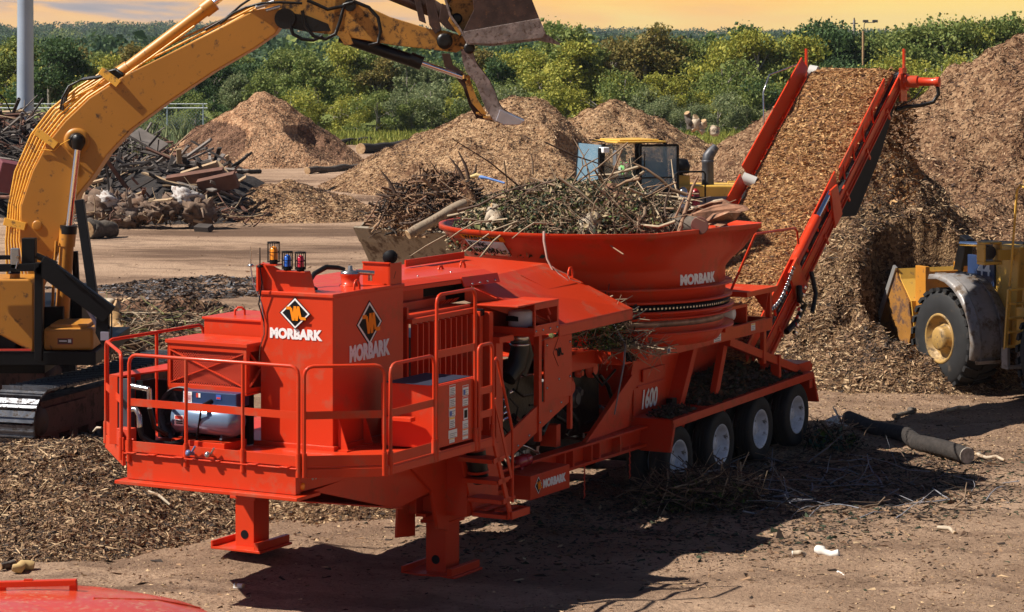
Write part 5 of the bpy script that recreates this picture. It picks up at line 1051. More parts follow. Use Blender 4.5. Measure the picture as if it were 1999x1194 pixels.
# stick cylinder on top of the boom
b = emb(); b.cyl(W(222,152,YB), W(252,132,YB), 0.13, n=20); b.prism([W(196,166,YB-0.18), W(232,172,YB-0.18), W(240,140,YB-0.18), W(222,134,YB-0.18)],(0,0.36,0)); b.build('cylinder_mount', YEL, boom)
b = emb(); p = W(226,150,YB-0.25); b.cyl(p, p+Vector((0,0.5,0)), 0.10, n=20); b.tube([W(214,140,YB-0.2), W(226,136,YB-0.25), W(240,146,YB-0.28)],0.035,8); b.build('mount_pin', GREASE, boom)
b = emb(); b.cyl(W(240,140,YB), W(410,12,YB), 0.105, n=24); b.cyl(W(236,143,YB), W(250,133,YB), 0.125, n=24); b.cyl(W(398,20,YB), W(418,5,YB), 0.135, n=24); sc = b.build('stick_cylinder', YEL, ex)
b = emb(); b.cyl(W(418,5,YB), W(470,-34,YB), 0.055, n=16); b.build('cylinder_rod', CHROME, sc)
b = emb(); b.tube([W(240,150,YB-0.12), W(300,108,YB-0.13), W(380,50,YB-0.13)],0.018,8); b.build('oil_pipe', YELP, sc)
# boom lift cylinders
for dy in (-0.42, 0.42):
    b = emb(); b.cyl(W(132,450,YB+dy), W(116,700,YB+dy), 0.115, n=22); b.cyl(W(133,446,YB+dy), W(130,480,YB+dy), 0.135, n=22); b.tube([W(110,470,YB+dy-0.1), W(104,560,YB+dy-0.1), W(98,690,YB+dy-0.1)],0.025,8)
    lc = b.build('lift_cylinder', YEL, ex)
    b = emb(); b.cyl(W(152,290,YB+dy), W(134,448,YB+dy), 0.058, n=18); b.build('cylinder_rod', CHROME, lc)
    b = emb(); b.cyl(W(134,440,YB+dy), W(133,456,YB+dy), 0.14, n=20); b.build('gland', GREASE, lc)
# stick
stick = outline('stick', [(512,2),(540,-70),(620,-60),(660,-12),(690,0),(760,32),(838,56),(870,60),(905,70),(912,92),(890,102),(840,96),(770,88),(690,74),(640,66),(590,60),(556,48),(530,30)], YB+0.05, 0.46, YELD, bevel=0.012)
b = emb(); p = W(556,36,YB-0.36); b.lathe(p,(0,1,0),[(0,0.17),(0.75,0.17)],24); p = W(683,10,YB-0.26); b.lathe(p,(0,1,0),[(0,0.10),(0.6,0.10)],18); b.prism([W(550,22,YB-0.24), W(600,30,YB-0.24), W(640,46,YB-0.24), W(646,60,YB-0.24), W(600,62,YB-0.24), W(556,52,YB-0.24)],(0,0.02,0)); b.build('stick_pin', GREASE, stick)
b = emb(); b.prism([W(646,-60,YB-0.20), W(654,-60,YB-0.20), W(640,66,YB-0.20), W(632,66,YB-0.20)],(0,-0.02,0)); b.prism([W(655,60,YB-0.2), W(680,62,YB-0.2), W(690,86,YB-0.2), W(672,88,YB-0.2)],(0,0.3,0)); b.build('stick_rib', YELD, stick)
for pts in ([(566,48),(572,66),(590,76),(612,78),(630,70)], [(590,20),(596,50),(612,70),(636,76),(655,66),(664,40),(672,8),(690,4)], [(690,2),(720,14),(738,34),(743,60),(738,84),(720,88)], [(600,0),(640,18),(675,10)]):
    b = emb(); b.tube([W(x, y, YB-0.34) for x, y in pts], 0.030, 10); b.build('hose', GREASE, stick)
# hoses at the boom nose
b = emb(); b.tube([W(430,46,YB-0.1), W(455,26,YB-0.2), W(480,14,YB-0.3), W(510,6,YB-0.38), W(545,4,YB-0.4), W(590,6,YB-0.4)],0.022,8); b.tube([W(400,58,YB-0.1), W(440,36,YB-0.1), W(470,10,YB-0.2), W(500,-10,YB-0.3)],0.020,8); b.build('hose', GREASE, boom)
b = emb(); b.cyl(W(500,14,YB-0.34), W(536,2,YB-0.38), 0.035); b.cyl(W(520,20,YB-0.3), W(548,12,YB-0.36), 0.03); b.build('hose_fitting', STEEL, boom)
# bucket cylinder and linkage
b = emb(); b.cyl(W(640,-60,YB), W(880,36,YB), 0.10, n=18); b.cyl(W(780,-28,YB), W(884,40,YB), 0.13, n=18); b.build('bucket_cylinder', RUST, ex)
for dy in (-0.24, 0.22):
    b = emb(); b.prism([W(828,-20,YB+dy), W(846,-10,YB+dy), W(862,58,YB+dy), W(850,66,YB+dy), (W(838,48,YB+dy))],(0,0.05,0)); b.build('bucket_link', RUST, ex, bevel=0.006); b = emb(); b.prism([W(806,-14,YB+dy), W(818,-16,YB+dy), W(832,46,YB+dy), W(818,40,YB+dy)],(0,0.05,0))
    b.build('bucket_link', RUST, ex, bevel=0.006); b = emb(); b.prism([W(862,6,YB+dy), W(892,18,YB+dy), W(910,44,YB+dy), W(900,66,YB+dy), W(872,56,YB+dy), W(856,40,YB+dy)],(0,0.06,0)); b.build('bucket_link', RUST, ex, bevel=0.006)
for (x, y, r) in ((892,36,0.09),(916,94,0.09),(868,80,0.13)): b = emb(); p = W(x,y,YB-0.38); b.lathe(p,(0,1,0),[(0,r*0.5),(0,r),(0.76,r),(0.76,0)],20); b.build('link_pin', GREASE, ex)
# bucket
def bk(pts, Y0, Y1, name, m, parent): b = emb(); P_ = [W(x, y, YB) for x, y in pts]; b.prism([Vector((p.x, Y0, p.z)) for p in P_], (0, Y1-Y0, 0)); return b.build(name, m, parent, bevel=0.006)
be = empty('bucket'); be.parent = ex
bk([(924,-2),(960,-70),(1010,-70),(1052,36),(1054,40),(912,72),(905,62),(916,40),(926,20)], YB-0.62, YB-0.585, 'side_plate', RUST, be)
bk([(924,-2),(960,-70),(1010,-70),(1052,36),(1054,40),(912,72),(905,62),(916,40),(926,20)], YB+0.585, YB+0.62, 'side_plate', RUST, be)
bk([(906,62),(1052,36),(1064,64),(1058,74),(960,86),(916,84)], YB-0.66, YB-0.62, 'side_cutter', WORN, be)
bk([(906,62),(1052,36),(1064,64),(1058,74),(960,86),(916,84)], YB+0.62, YB+0.66, 'side_cutter', WORN, be)
b = emb(); P_ = [W(x, y, YB) for x, y in [(1010,-70),(980,-120),(920,-120),(872,-60),(870,-4),(880,30),(900,58),(914,84),(960,88),(1056,76)]]
for p, q in zip(P_, P_[1:]): b.bar(Vector((p.x,YB,p.z)), Vector((q.x,YB,q.z)), 1.24, 0.035, up=(0,0,1) if abs((q-p).normalized().z) < 0.9 else (1,0,0))
b.build('bucket_shell', WORN, be)
b = emb()
for dy in (-0.34, 0.30): P_ = [W(x, y, YB) for x, y in [(870,-70),(924,-70),(926,20),(908,58),(898,70),(876,40),(884,20),(872,0)]]; b.prism([Vector((p.x, YB+dy, p.z)) for p in P_], (0, 0.05, 0))
b.build('bucket_ear', YELD, be, bevel=0.006)
for k in range(5):
    y0 = YB - 0.58 + k*0.28; b = emb(); p = W(1050,70,YB); q = W(1092,86,YB)
    b.hexa([Vector((p.x-0.1,y0-0.05,p.z-0.05)), Vector((q.x,y0-0.015,q.z-0.012)), Vector((q.x,y0+0.015,q.z-0.012)), Vector((p.x-0.1,y0+0.05,p.z-0.05)), Vector((p.x,y0-0.05,p.z+0.12)), Vector((q.x,y0-0.015,q.z+0.012)), Vector((q.x,y0+0.015,q.z+0.012)), Vector((p.x,y0+0.05,p.z+0.12))])
    b.build('tooth', WORN, be, bevel=0.004)
# thumb
te = empty('thumb'); te.parent = ex
tp = [(900,96),(922,98),(930,122),(944,140),(956,156),(966,176),(974,200),(982,212),(1006,228),(1022,234),(1012,240),(990,242),(966,236),(950,214),(940,190),(928,160),(912,142),(904,120)]
for dy in (-0.34, 0.30):
    b = emb(); P_ = [W(x, y, YB) for x, y in tp]; P_ = [Vector((p.x - (0.0 if dy < 0 else 0.0), YB+dy, p.z)) for p in P_]; b.prism(P_, (0, 0.045, 0)); b.build('thumb_plate', WORN if dy < 0 else RUST, te, bevel=0.005)
tp2 = [(862,104),(878,104),(884,126),(904,140),(914,160),(924,190),(936,216),(966,238),(930,230),(916,206),(904,170),(886,146),(868,130)]
b = emb(); b.prism([W(x, y, YB+0.45) for x, y in tp2], (0,0.05,0)); b.build('thumb_plate', RUST, te, bevel=0.005)
b = emb()
for t_ in (0.0, 0.25, 0.5): b.prism([W(916,150,YB-0.2+t_), W(930,190,YB-0.2+t_), W(950,222,YB-0.2+t_), W(944,226,YB-0.2+t_), W(920,200,YB-0.2+t_), W(908,160,YB-0.2+t_)],(0,0.03,0))
b.bar(W(932,220,YB-0.3), W(940,224,YB+0.5), 0.05, 0.03); b.bar(W(950,228,YB-0.3), W(956,232,YB+0.5), 0.12, 0.03); b.bar(W(912,150,YB-0.3), W(900,148,YB+0.5), 0.10, 0.06); b.build('thumb_rib', YELD, te)
b = emb(); P_ = [W(x, y, YB) for x, y in [(976,212),(1006,226),(1024,234),(1014,242),(984,242),(968,234)]]; b.prism([Vector((p.x, YB-0.44, p.z)) for p in P_],(0,0.9,0)); b.build('thumb_tip', mat('polished_steel',(0.50,0.47,0.50),0.35,0.5,var=0.2), te, bevel=0.01)
b = emb(); b.cyl(W(664,70,YB-0.05), W(822,124,YB-0.05), 0.105, n=20); b.cyl(W(800,114,YB-0.05), W(824,124,YB-0.05), 0.115, n=20); tc_ = b.build('thumb_cylinder', GREASE, ex)
b = emb(); b.cyl(W(822,122,YB-0.05), W(904,150,YB-0.05), 0.045, n=14); b.build('cylinder_rod', CHROME, tc_)
# upper structure
YF = 40.75
b = emb()
def blk(px0, py0, px1, py1, Y0, Y1):   # screen rectangle measured on the front face
    p = W(px0, py1, Y0); q = W(px1, py0, Y0); b.box((p.x, Y0, p.z), (q.x, Y1, q.z))
p = W(66,545,YF); q = W(66,690,YF)
b.prism([Vector((-10.9,YF,q.z+0.30)), Vector((p.x-0.55,YF,q.z+0.30)), Vector((q.x,YF,q.z)), Vector((p.x,YF,p.z-0.08)), Vector((p.x-0.08,YF,p.z)), Vector((-10.9,YF,p.z))], (0,1.0,0))
b.build('side_tank', YEL, ex, bevel=0.03, seg=3)
b = emb(); p = W(28,548,YF+0.2); b.lathe(p,(0,0,1),[(0,0.09),(0.12,0.09)],20); fn_ = b.build('filler_neck', YEL, ex)
b = emb(); b.lathe(p+Vector((0,0,0.12)),(0,0,1),[(0,0.10),(0.04,0.09),(0.06,0.04)],20); b.build('filler_cap', GREASE, fn_)
b = emb(); blk(85,640,182,684,YF+0.05,YF+1.2); tbx = b.build('tool_box', YEL, ex, bevel=0.05, seg=3)
b = emb(); p = W(98,637,YF+0.1); q = W(170,637,YF+0.1); b.box((p.x,YF+0.12,p.z-0.02),(q.x,YF+1.0,p.z+0.03)); b.build('step_plate', YEL, tbx, bevel=0.005)
sticker('sticker', [(0,[(0,0),(0.25,0),(0.25,0.10),(0,0.10)]),(1,[(0.01,0.01),(0.24,0.01),(0.24,0.09),(0.01,0.09)]),(2,[(0.17,0.03),(0.22,0.03),(0.22,0.08),(0.17,0.08)]),(2,[(0.03,0.045),(0.15,0.045),(0.15,0.065),(0.03,0.065)])], tbx, tuple(X_(W(112,672,YF+0.05))), (1,0,0), (0,0,1), [mat('worn_label_red',(0.35,0.06,0.03),0.5), mat('worn_label_dark',(0.08,0.03,0.02),0.5), WHITE])
b = emb(); b.box((-10.9,YF-0.05,W(0,712,YF).z),(W(188,700,YF).x,YF+3.6,W(0,686,YF).z)); b.box((-10.9,YF+0.9,1.12),(-7.6,YF+3.0,1.5)); b.box((-10.9,YF+0.9,1.5),(-7.3,YF+3.4,2.2)); b.box((-10.9,YF+0.06,W(0,690,YF).z),(W(66,0,YF).x-0.3,YF+0.9,2.2)); b.build('turntable', BLACK, ex, bevel=0.01)
b = emb(); b.box((-10.9,YF-0.06,W(0,684,YF).z),(W(62,0,YF).x,YF-0.04,W(0,680,YF).z)); b.build('stripe', LRED, ex)
# black guard frame
b = emb(); Yg = 40.6
b.bar(W(-60,524,Yg), W(70,521,Yg), 0.10, 0.12); b.bar(W(76,512,Yg), W(76,704,Yg), 0.12, 0.14, up=(0,1,0)); b.bar(W(78,514,Yg), W(214,614,Yg), 0.14, 0.30); b.bar(W(-30,502,Yg+0.2), W(22,502,Yg+0.2), 0.06, 0.07)
b.prism([W(190,592,Yg), W(212,605,Yg), W(212,700,Yg), W(186,650,Yg)],(0,0.15,0)); b.box(tuple(W(42,520,Yg)), tuple(W(68,465,Yg)+Vector((0,0.2,0))))
b.bar(W(155,390,YB-0.7), W(184,590,YB-0.9), 0.14, 0.16, up=(0,1,0)); b.bar(W(184,585,YB-0.9), W(212,640,Yg), 0.05, 0.05); b.bar(W(146,490,YB+0.6), W(154,640,YB+0.6), 0.1, 0.1, up=(0,1,0)); b.box(tuple(W(120,640,YB+0.2)), tuple(W(160,560,YB+0.2)+Vector((0,0.8,0))))
b.build('guard_frame', BLACK, ex, bevel=0.008)
b = emb(); b.tube([W(216,600,Yg), W(218,612,Yg), W(218,650,Yg), W(214,690,Yg)],0.012,6); b.tube([W(70,498,Yg-0.02), W(88,506,Yg), W(110,516,Yg)],0.05,8); b.tube([W(108,516,Yg-0.1), W(130,535,Yg-0.1), W(160,558,Yg-0.1), W(186,580,Yg-0.1)],0.014,6); b.build('cable', GREASE, ex)
b = emb(); b.bar(W(170,600,Yg+0.3), W(196,645,Yg+0.1), 0.04, 0.06); b.box(tuple(W(196,664,Yg-0.05)), tuple(W(212,648,Yg-0.05)+Vector((0,0.05,0)))); b.build('bracket_plate', mat('lilac_grey_steel',(0.45,0.42,0.52),0.4,0.3), ex)
b = emb(); b.box(tuple(W(20,525,Yg-0.05)), tuple(W(38,484,Yg-0.05)+Vector((0,0.04,0)))); mi = b.build('mirror', MIRR, ex, bevel=0.03, seg=3)
b = emb(); b.cyl(W(34,512,Yg-0.1), W(31,524,Yg-0.1), 0.012); b.lathe(W(35,505,Yg-0.12),(0,0,1),[(0,0.02),(0.05,0.04)],10); b.build('mirror_arm', STEEL, mi)
# track
ta = R(90-19); tr = empty('track', tuple(X_((-6.85, 43.0, 0.0))), ta); tr.parent = ex     # local x runs along the track
HL, RT, HW = 2.55, 0.50, 0.40
def loop(s):   # s in 0..1 round the track: (x, z, tangent angle)
    st = 2*(HL-0.0); arc = math.pi*RT; tot = 2*st+2*arc; q = (s % 1)*tot
    if q < st: return (-HL+q, 2*RT+0.02-0.04*math.sin(math.pi*q/st), 0.0)
    q -= st
    if q < arc: a = q/RT; return (HL+RT*math.sin(a), RT+RT*math.cos(a), -a)
    q -= arc
    if q < st: return (HL-q, 0.0, math.pi)
    q -= st; a = q/RT; return (-HL-RT*math.sin(a), RT-RT*math.cos(a), math.pi-a)
NS = 62; proto = None
for k in range(NS):
    x, z, a = loop(k/NS)
    if proto is None:
        b = MB(); b.box((-0.095,-HW,-0.02),(0.095,HW,0.01)); b.box((-0.095,-HW,0.01),(-0.075,HW,0.045)); b.box((-0.01,-HW,0.01),(0.01,HW,0.035)); b.box((-0.05,-0.15,-0.09),(0.05,-0.07,-0.02)); b.box((-0.05,0.07,-0.09),(0.05,0.15,-0.02))
        proto = b.build('track_shoe', mat('polished_track_steel',(0.17,0.18,0.21),0.42,0.6,var=0.5,vscale=6,dirt=(0.06,0.045,0.035),dirt_amt=0.5,dirt_scale=7), tr); o = proto
    else:
        o = proto.copy(); COL.objects.link(o); o.parent = tr
    o.location = (x, 0, z); o.rotation_euler = (0, -a, 0)
b = MB()
for sx in (-1, 1): b.lathe((sx*HL,-0.12,RT),(0,1,0),[(0,RT-0.12),(0.24,RT-0.12)],28); 
b.box((-HL+0.1,-0.18,0.22),(HL-0.1,0.18,0.80)); b.prism([(-HL-0.25,-0.24,0.30),(-HL+1.5,-0.24,0.30),(-HL+1.5,-0.24,0.70),(-HL-0.25,-0.24,0.70)],(0,0.05,0))
for k in range(7): b.lathe((-HL+0.6+k*0.62,-0.16,0.17),(0,1,0),[(0,0.13),(0.32,0.13)],16)
b.build('track_frame', mat('rusty_red_frame',(0.13,0.035,0.025),0.6,0.2,var=0.4,dirt=(0.05,0.03,0.02),dirt_amt=0.5), tr, bevel=0.01)
b = MB(); b.lathe((-HL,-0.26,RT),(0,1,0),[(0,0.05),(0.0,0.22),(0.1,0.26)],24); b.build('final_drive', RUST, tr); b = MB(); b.lathe((HL,-0.26,RT),(0,1,0),[(0,0.05),(0.0,0.22),(0.1,0.26)],24); b.build('idler', RUST, tr)
tr2 = tr.copy(); COL.objects.link(tr2); tr2.parent = ex; tr2.location = X_((-9.3, 43.85, 0.0))
for ch_ in tr.children:
    c = ch_.copy(); COL.objects.link(c); c.parent = tr2
# ---------------------------------------------------------------- wheel loader behind the tub
hd = Vector((-0.92, -0.38, 0)).normalized(); ho = math.atan2(-0.77, -0.64)   # the front frame is steered further round           # it faces the camera's left
LO = Vector((2.75, 65.0, 0.0)); ha = math.atan2(hd.y, hd.x)
ld1 = empty('wheel_loader', LO, ha); tag(ld1, 'yellow wheel loader behind the tub with a blue-glass cab, its bucket full of stumps', 'loader')
# local: x forward, y left (towards the camera's right), z up.  Cab at the origin.
def ln(name, b, m, parent=ld1, **k): return b.build(name, m, parent, **k)
b = MB(); b.box((-0.92,-0.78,4.0),(0.45,0.78,4.05)); b.box((-0.8,-0.60,4.05),(0.30,0.60,4.09)); ln('cab_roof', b, YLIT, bevel=0.04, seg=3)
b = MB()
for (x, y) in ((0.80,0.74),(0.80,-0.74),(-0.90,0.74),(-0.90,-0.74),(-0.1,0.76)): b.bar((x+(0.10 if x > 0.5 else 0),y,2.75),(x,y,4.0),0.07,0.09,up=(1,0,0))
b.box((-0.95,-0.8,2.45),(0.95,0.8,2.75)); b.box((-0.95,-0.8,2.70),(-0.85,0.8,3.5)); b.box((-0.52,-0.25,2.8),(-0.42,0.25,3.6)); b.bar((0.9,0.8,2.95),(0.9,0.8,3.9),0.10,0.14,up=(1,0,0)); cabf = ln('cab_frame', b, BLACK, bevel=0.01)
b = MB(); b.add([(0.93,-0.72,2.78),(0.93,0.72,2.78),(0.84,0.72,3.97),(0.84,-0.72,3.97),(0.915,-0.72,2.78),(0.915,0.72,2.78),(0.825,0.72,3.97),(0.825,-0.72,3.97)],[(0,1,2,3),(7,6,5,4),(0,4,5,1),(2,6,7,3)]); ln('windscreen', b, GLASS, cabf)
b = MB(); b.box((0.0,0.755,2.80),(0.80,0.765,3.95)); ln('side_window', b, GLASSC, cabf)
# open door swung back against the side
b = MB(); b.bar((-0.15,0.86,2.8),(-0.15,0.86,3.95),0.05,0.06,up=(1,0,0)); b.bar((-1.1,1.05,2.8),(-1.1,1.05,3.95),0.05,0.06,up=(1,0,0)); b.bar((-0.15,0.86,3.95),(-1.1,1.05,3.95),0.05,0.06); b.bar((-0.15,0.86,2.82),(-1.1,1.05,2.82),0.05,0.08); dr = ln('door', b, BLACK)
b = MB(); b.hexa([(-0.17,0.86,2.84),(-1.08,1.04,2.84),(-1.08,1.05,2.84),(-0.17,0.87,2.84),(-0.17,0.86,3.93),(-1.08,1.04,3.93),(-1.08,1.05,3.93),(-0.17,0.87,3.93)]); ln('door_glass', b, GLASS, dr)
b = MB(); b.tube([(-0.22,0.92,3.3),(-0.22,0.96,3.4),(-0.22,0.96,3.75),(-0.22,0.92,3.8)],0.02,8); ln('door_handle', b, BLACK, dr)
b = MB(); b.box((0.62,0.98,3.45),(0.68,1.18,3.85)); mr_ = ln('mirror', b, MIRR, bevel=0.03, seg=2)
b = MB(); b.tube([(0.75,0.78,3.95),(0.7,1.0,3.98),(0.66,1.08,3.8)],0.02,8); b.bar((0.8,0.82,4.05),(1.1,0.5,4.10),0.03,0.03); ln('mirror_arm', b, BLACK, mr_)
b = MB(); b.box((0.75,0.70,3.78),(0.92,0.98,3.92)); ln('work_lamp', b, WHITE, bevel=0.02)
# rails and steps
b = MB(); b.tube([(1.1,1.1,2.55),(1.1,1.1,3.15),(-0.9,1.15,3.15)],0.022,8); b.tube([(-0.95,1.2,2.5),(-0.95,1.2,3.22),(-1.05,1.2,3.28),(-1.75,1.2,3.28),(-1.8,1.2,3.22),(-1.8,1.2,2.5)],0.024,8); b.tube([(1.1,1.1,2.62),(-1.8,1.2,2.62)],0.022,8); ln('hand_rail', b, BLACK)
# hood
b = MB(); b.prism([(-1.15,-0.85,2.0),(-1.15,-0.85,2.92),(-3.75,-0.85,2.86),(-3.85,-0.85,2.7),(-3.95,-0.85,1.6),(-1.15,-0.85,1.6)],(0,1.7,0)); hood1 = ln('engine_hood', b, YLIT, bevel=0.05, seg=3)
b = MB(); b.box((-3.2,0.852,2.12),(-1.5,0.858,2.62)); ln('hood_stripe', b, mat('grey_blue_panel',(0.10,0.11,0.17),0.6), hood1)
b = MB(); b.box((-3.3,0.853,1.70),(-2.3,0.87,1.78)); b.box((-3.3,0.853,1.85),(-2.3,0.87,1.93)); b.box((-2.0,0.853,1.62),(-1.6,0.87,2.0)); ln('grille', b, SHADE, hood1)
b = MB(); b.lathe((-2.35,0.25,2.9),(0,0,1),[(0,0.16),(0.55,0.15),(0.60,0.17),(0.62,0.15)],22); b.tube([(-2.35,0.25,3.50),(-2.37,0.25,3.62),(-2.47,0.25,3.74),(-2.58,0.25,3.86)],[0.14,0.145,0.13,0.10],18); ln('exhaust_stack', b, SHADE, bevel=0)
b = MB(); b.lathe((-1.55,0.25,3.05),(0,0,1),[(0,0.09),(0.15,0.09),(0.15,0.24),(0.34,0.27),(0.50,0.20),(0.53,0)],24); ln('precleaner', b, BLACK)
b = MB(); b.box((-1.75,0.05,2.9),(-1.35,0.45,3.15)); ln('air_box', b, YLIT, bevel=0.01)
b = MB(); b.tube([(-2.7,0.7,2.92),(-2.7,0.7,2.98),(-3.5,0.7,2.98),(-3.5,0.7,2.9)],0.018,6); ln('hood_rail', b, YLIT)
b = MB(); b.lathe((-1.25,1.05,2.15),(0,0,1),[(0,0.13),(0.62,0.13),(0.70,0.09),(0.74,0.04)],20); fx = ln('fire_extinguisher', b, STEEL)
b = MB(); b.lathe((-1.60,1.05,2.15),(0,0,1),[(0,0.11),(0.60,0.11),(0.66,0.07),(0.70,0.03)],20); b.build('fire_extinguisher', mat('extinguisher_red',(0.35,0.02,0.02),0.3), ld1)
b = MB(); b.box((-1.9,0.85,2.0),(-0.9,1.25,2.12)); b.box((-1.1,0.7,1.3),(-0.6,1.2,2.0)); ln('platform', b, BLACK)
b = MB(); b.box((0.2,0.7,2.30),(1.5,1.35,2.42)); b.box((-3.9,-0.6,1.1),(0.6,0.6,1.7)); b.box((0.6,-0.5,1.0),(2.6,0.5,1.9)); ln('chassis', b, YLIT, bevel=0.03)
def lwheel(parent, loc, r=0.92, w_=0.62, rz=0.0, rimm=YLIT):
    e_ = empty('wheel', loc, rz); e_.parent = parent
    k = MB(); k.lathe((0,-w_/2,0),(0,1,0),[(0.02,0.50*r),(0.0,0.62*r),(0.03,0.86*r),(0.10,0.965*r),(w_-0.10,0.965*r),(w_-0.03,0.86*r),(w_,0.62*r),(w_-0.02,0.50*r)],48,cap=False)
    n = 26
    for j in range(n):
        a = 2*math.pi*j/n
        for sgn, off in ((1,0),(-1,math.pi/n)):
            aa = a+off; ca, sa = math.cos(aa), math.sin(aa); cb, sb = math.cos(aa+0.10), math.sin(aa+0.10); r0, r1 = 0.93*r, 1.0*r
            y0, y1 = (w_/2-0.02, 0.03) if sgn > 0 else (-w_/2+0.02, -0.03)
            k.hexa([(r0*ca,y0,r0*sa),(r0*math.cos(aa+0.13),y0,r0*math.sin(aa+0.13)),(r0*math.cos(aa+0.25),y1,r0*math.sin(aa+0.25)),(r0*math.cos(aa+0.12),y1,r0*math.sin(aa+0.12)),
                    (r1*ca,y0,r1*sa),(r1*math.cos(aa+0.12),y0,r1*math.sin(aa+0.12)),(r1*math.cos(aa+0.24),y1,r1*math.sin(aa+0.24)),(r1*math.cos(aa+0.12),y1,r1*math.sin(aa+0.12))])
    k.build('tyre', RUBBER, e_)
    k = MB(); 
    for sg in (1,-1): k.lathe((0,sg*(w_/2-0.02),0),(0,sg,0),[(-0.25,0.50*r),(0,0.50*r),(0.02,0.47*r),(0.0,0.44*r),(-0.10,0.40*r),(-0.14,0.30*r),(-0.10,0.26*r),(-0.02,0.245*r),(0.03,0.22*r),(0.05,0.18*r),(0.05,0.0)],40,cap=False)
    k.build('rim', rimm, e_); return e_
lwheel(ld1, (2.3,1.05,0.92)); lwheel(ld1, (2.3,-1.05,0.92)); lwheel(ld1, (-1.6,1.05,0.92)); lwheel(ld1, (-1.6,-1.05,0.92))
FT = lambda p: Matrix.Rotation(ho - ha, 3, 'Z') @ Vector(p) + Matrix.Rotation(-ha, 3, 'Z') @ Vector((-1.35, 0, 0.05))
# lift arms and bucket
b = MB(FT); b.bar((1.2,0.45,2.0),(4.3,0.45,1.15),0.14,0.35); b.bar((1.2,-0.45,2.0),(4.3,-0.45,1.15),0.14,0.35); b.bar((2.0,0,2.2),(4.2,0,1.9),0.16,0.2); ln('lift_arm', b, YLIT, bevel=0.02)
BW = 1.72
def bsec(y): return [(4.35,y,0.95),(4.30,y,1.55),(4.45,y,2.35),(4.62,y,2.60)]
b = MB(FT); prof = [(4.62,2.62),(4.40,2.2),(4.32,1.5),(4.50,1.0),(4.95,0.78),(5.3,0.92),(5.95,1.95)]
for (x0,z0),(x1,z1) in zip(prof, prof[1:]): b.bar((x0,0,z0),(x1,0,z1),2*BW,0.05,up=(0,0,1) if abs(z1-z0) < abs(x1-x0)*3 else (1,0,0))
bkt = ln('bucket', b, mat('pale_worn_bucket',(0.36,0.30,0.22),0.5,0.3,var=0.35,vscale=3,dirt=(0.12,0.08,0.05),dirt_amt=0.6,dirt_scale=3))
b = MB(FT)
for sy in (-1,1): b.prism([(x, sy*BW, z) for x, z in prof] + [(5.6,sy*BW,2.2)], (0,0.05*sy,0))
b.build('side_plate', mat('pale_worn_bucket',(0.3,)*3), bkt)
b = MB(FT); b.bar((5.80,0,1.71),(6.02,0,2.06),2*BW+0.06,0.075); 
for k in range(9): y = -BW+0.1+k*0.41; b.bar((5.1,y,0.72),(5.9,y,1.84),0.05,0.05)
b.build('cutting_edge', mat('pale_worn_bucket',(0.3,)*3), bkt)
# ---- the driver
pe = empty('person', LO + Matrix.Rotation(ha, 3, 'Z') @ Vector((0.02, 0.34, 2.95)), ha)
tag(pe, 'driver in green safety vest and dark cap sitting in the loader cab, arms forward', 'person')
def skin(name, verts, edges, radii, m, parent, sub=2, rootv=0):
    me = bpy.data.meshes.new(name); me.from_pydata(verts, edges, []); o = bpy.data.objects.new(name, me); COL.objects.link(o); o.parent = parent; me.materials.append(m)
    bm = bmesh.new(); bm.from_mesh(me); lay = bm.verts.layers.skin.verify(); bm.verts.ensure_lookup_table()
    for i, v in enumerate(bm.verts): r_ = radii[i]; v[lay].radius = r_ if hasattr(r_, '__len__') else (r_, r_); v[lay].use_root = (i == rootv)
    bm.to_mesh(me); bm.free(); o.modifiers.new('skin', 'SKIN').use_smooth_shade = True
    s_ = o.modifiers.new('sub', 'SUBSURF'); s_.levels = sub; s_.render_levels = sub; return o
bv = [(0,0,0.08),(0,0,0.28),(0.02,0,0.48),(0.03,0,0.56),(0.05,0,0.62),(0.06,0,0.72),(0.08,0,0.80),   # pelvis .. head
      (0.0,0.19,0.48),(0.10,0.24,0.24),(0.36,0.20,0.18),(0.43,0.19,0.18), (0.0,-0.19,0.48),(0.10,-0.24,0.24),(0.36,-0.20,0.20),(0.43,-0.19,0.20),
      (0.0,0.10,0.06),(0.42,0.13,0.10),(0.50,0.13,-0.30),(0.60,0.13,-0.34),(0.0,-0.10,0.06),(0.42,-0.13,0.10),(0.50,-0.13,-0.30),(0.60,-0.13,-0.34)]
be_ = [(0,1),(1,2),(2,3),(3,4),(4,5),(5,6),(2,7),(7,8),(8,9),(9,10),(2,11),(11,12),(12,13),(13,14),(0,15),(15,16),(16,17),(17,18),(0,19),(19,20),(20,21),(21,22)]
br_ = [(0.14,0.15),(0.13,0.16),(0.12,0.17),0.065,0.06,(0.10,0.085),0.07,0.07,0.052,0.038,0.032,0.07,0.052,0.038,0.032,0.10,0.075,0.055,0.045,0.10,0.075,0.055,0.045]
body = skin('body', bv, be_, br_, SKIN, pe)
skin('vest', [(0,0,0.05),(0,0,0.28),(0.02,0,0.46),(0.01,0.15,0.49),(0.01,-0.15,0.49)], [(0,1),(1,2),(2,3),(2,4)], [(0.155,0.165),(0.15,0.18),(0.13,0.18),0.085,0.085], VEST, body)
b = MB(); b.box((0.135,-0.07,0.12),(0.165,0.07,0.45)); b.build('vest_panel', mat('pale_shirt',(0.7,0.78,0.65),0.8), body, bevel=0.02)
skin('trousers', [(0,0,0.06),(0.0,0.11,0.06),(0.42,0.13,0.10),(0.50,0.13,-0.24),(0.0,-0.11,0.06),(0.42,-0.13,0.10),(0.50,-0.13,-0.24)], [(0,1),(1,2),(2,3),(0,4),(4,5),(5,6)], [(0.15,0.16),0.11,0.085,0.068,0.11,0.085,0.068], JEANS, body)
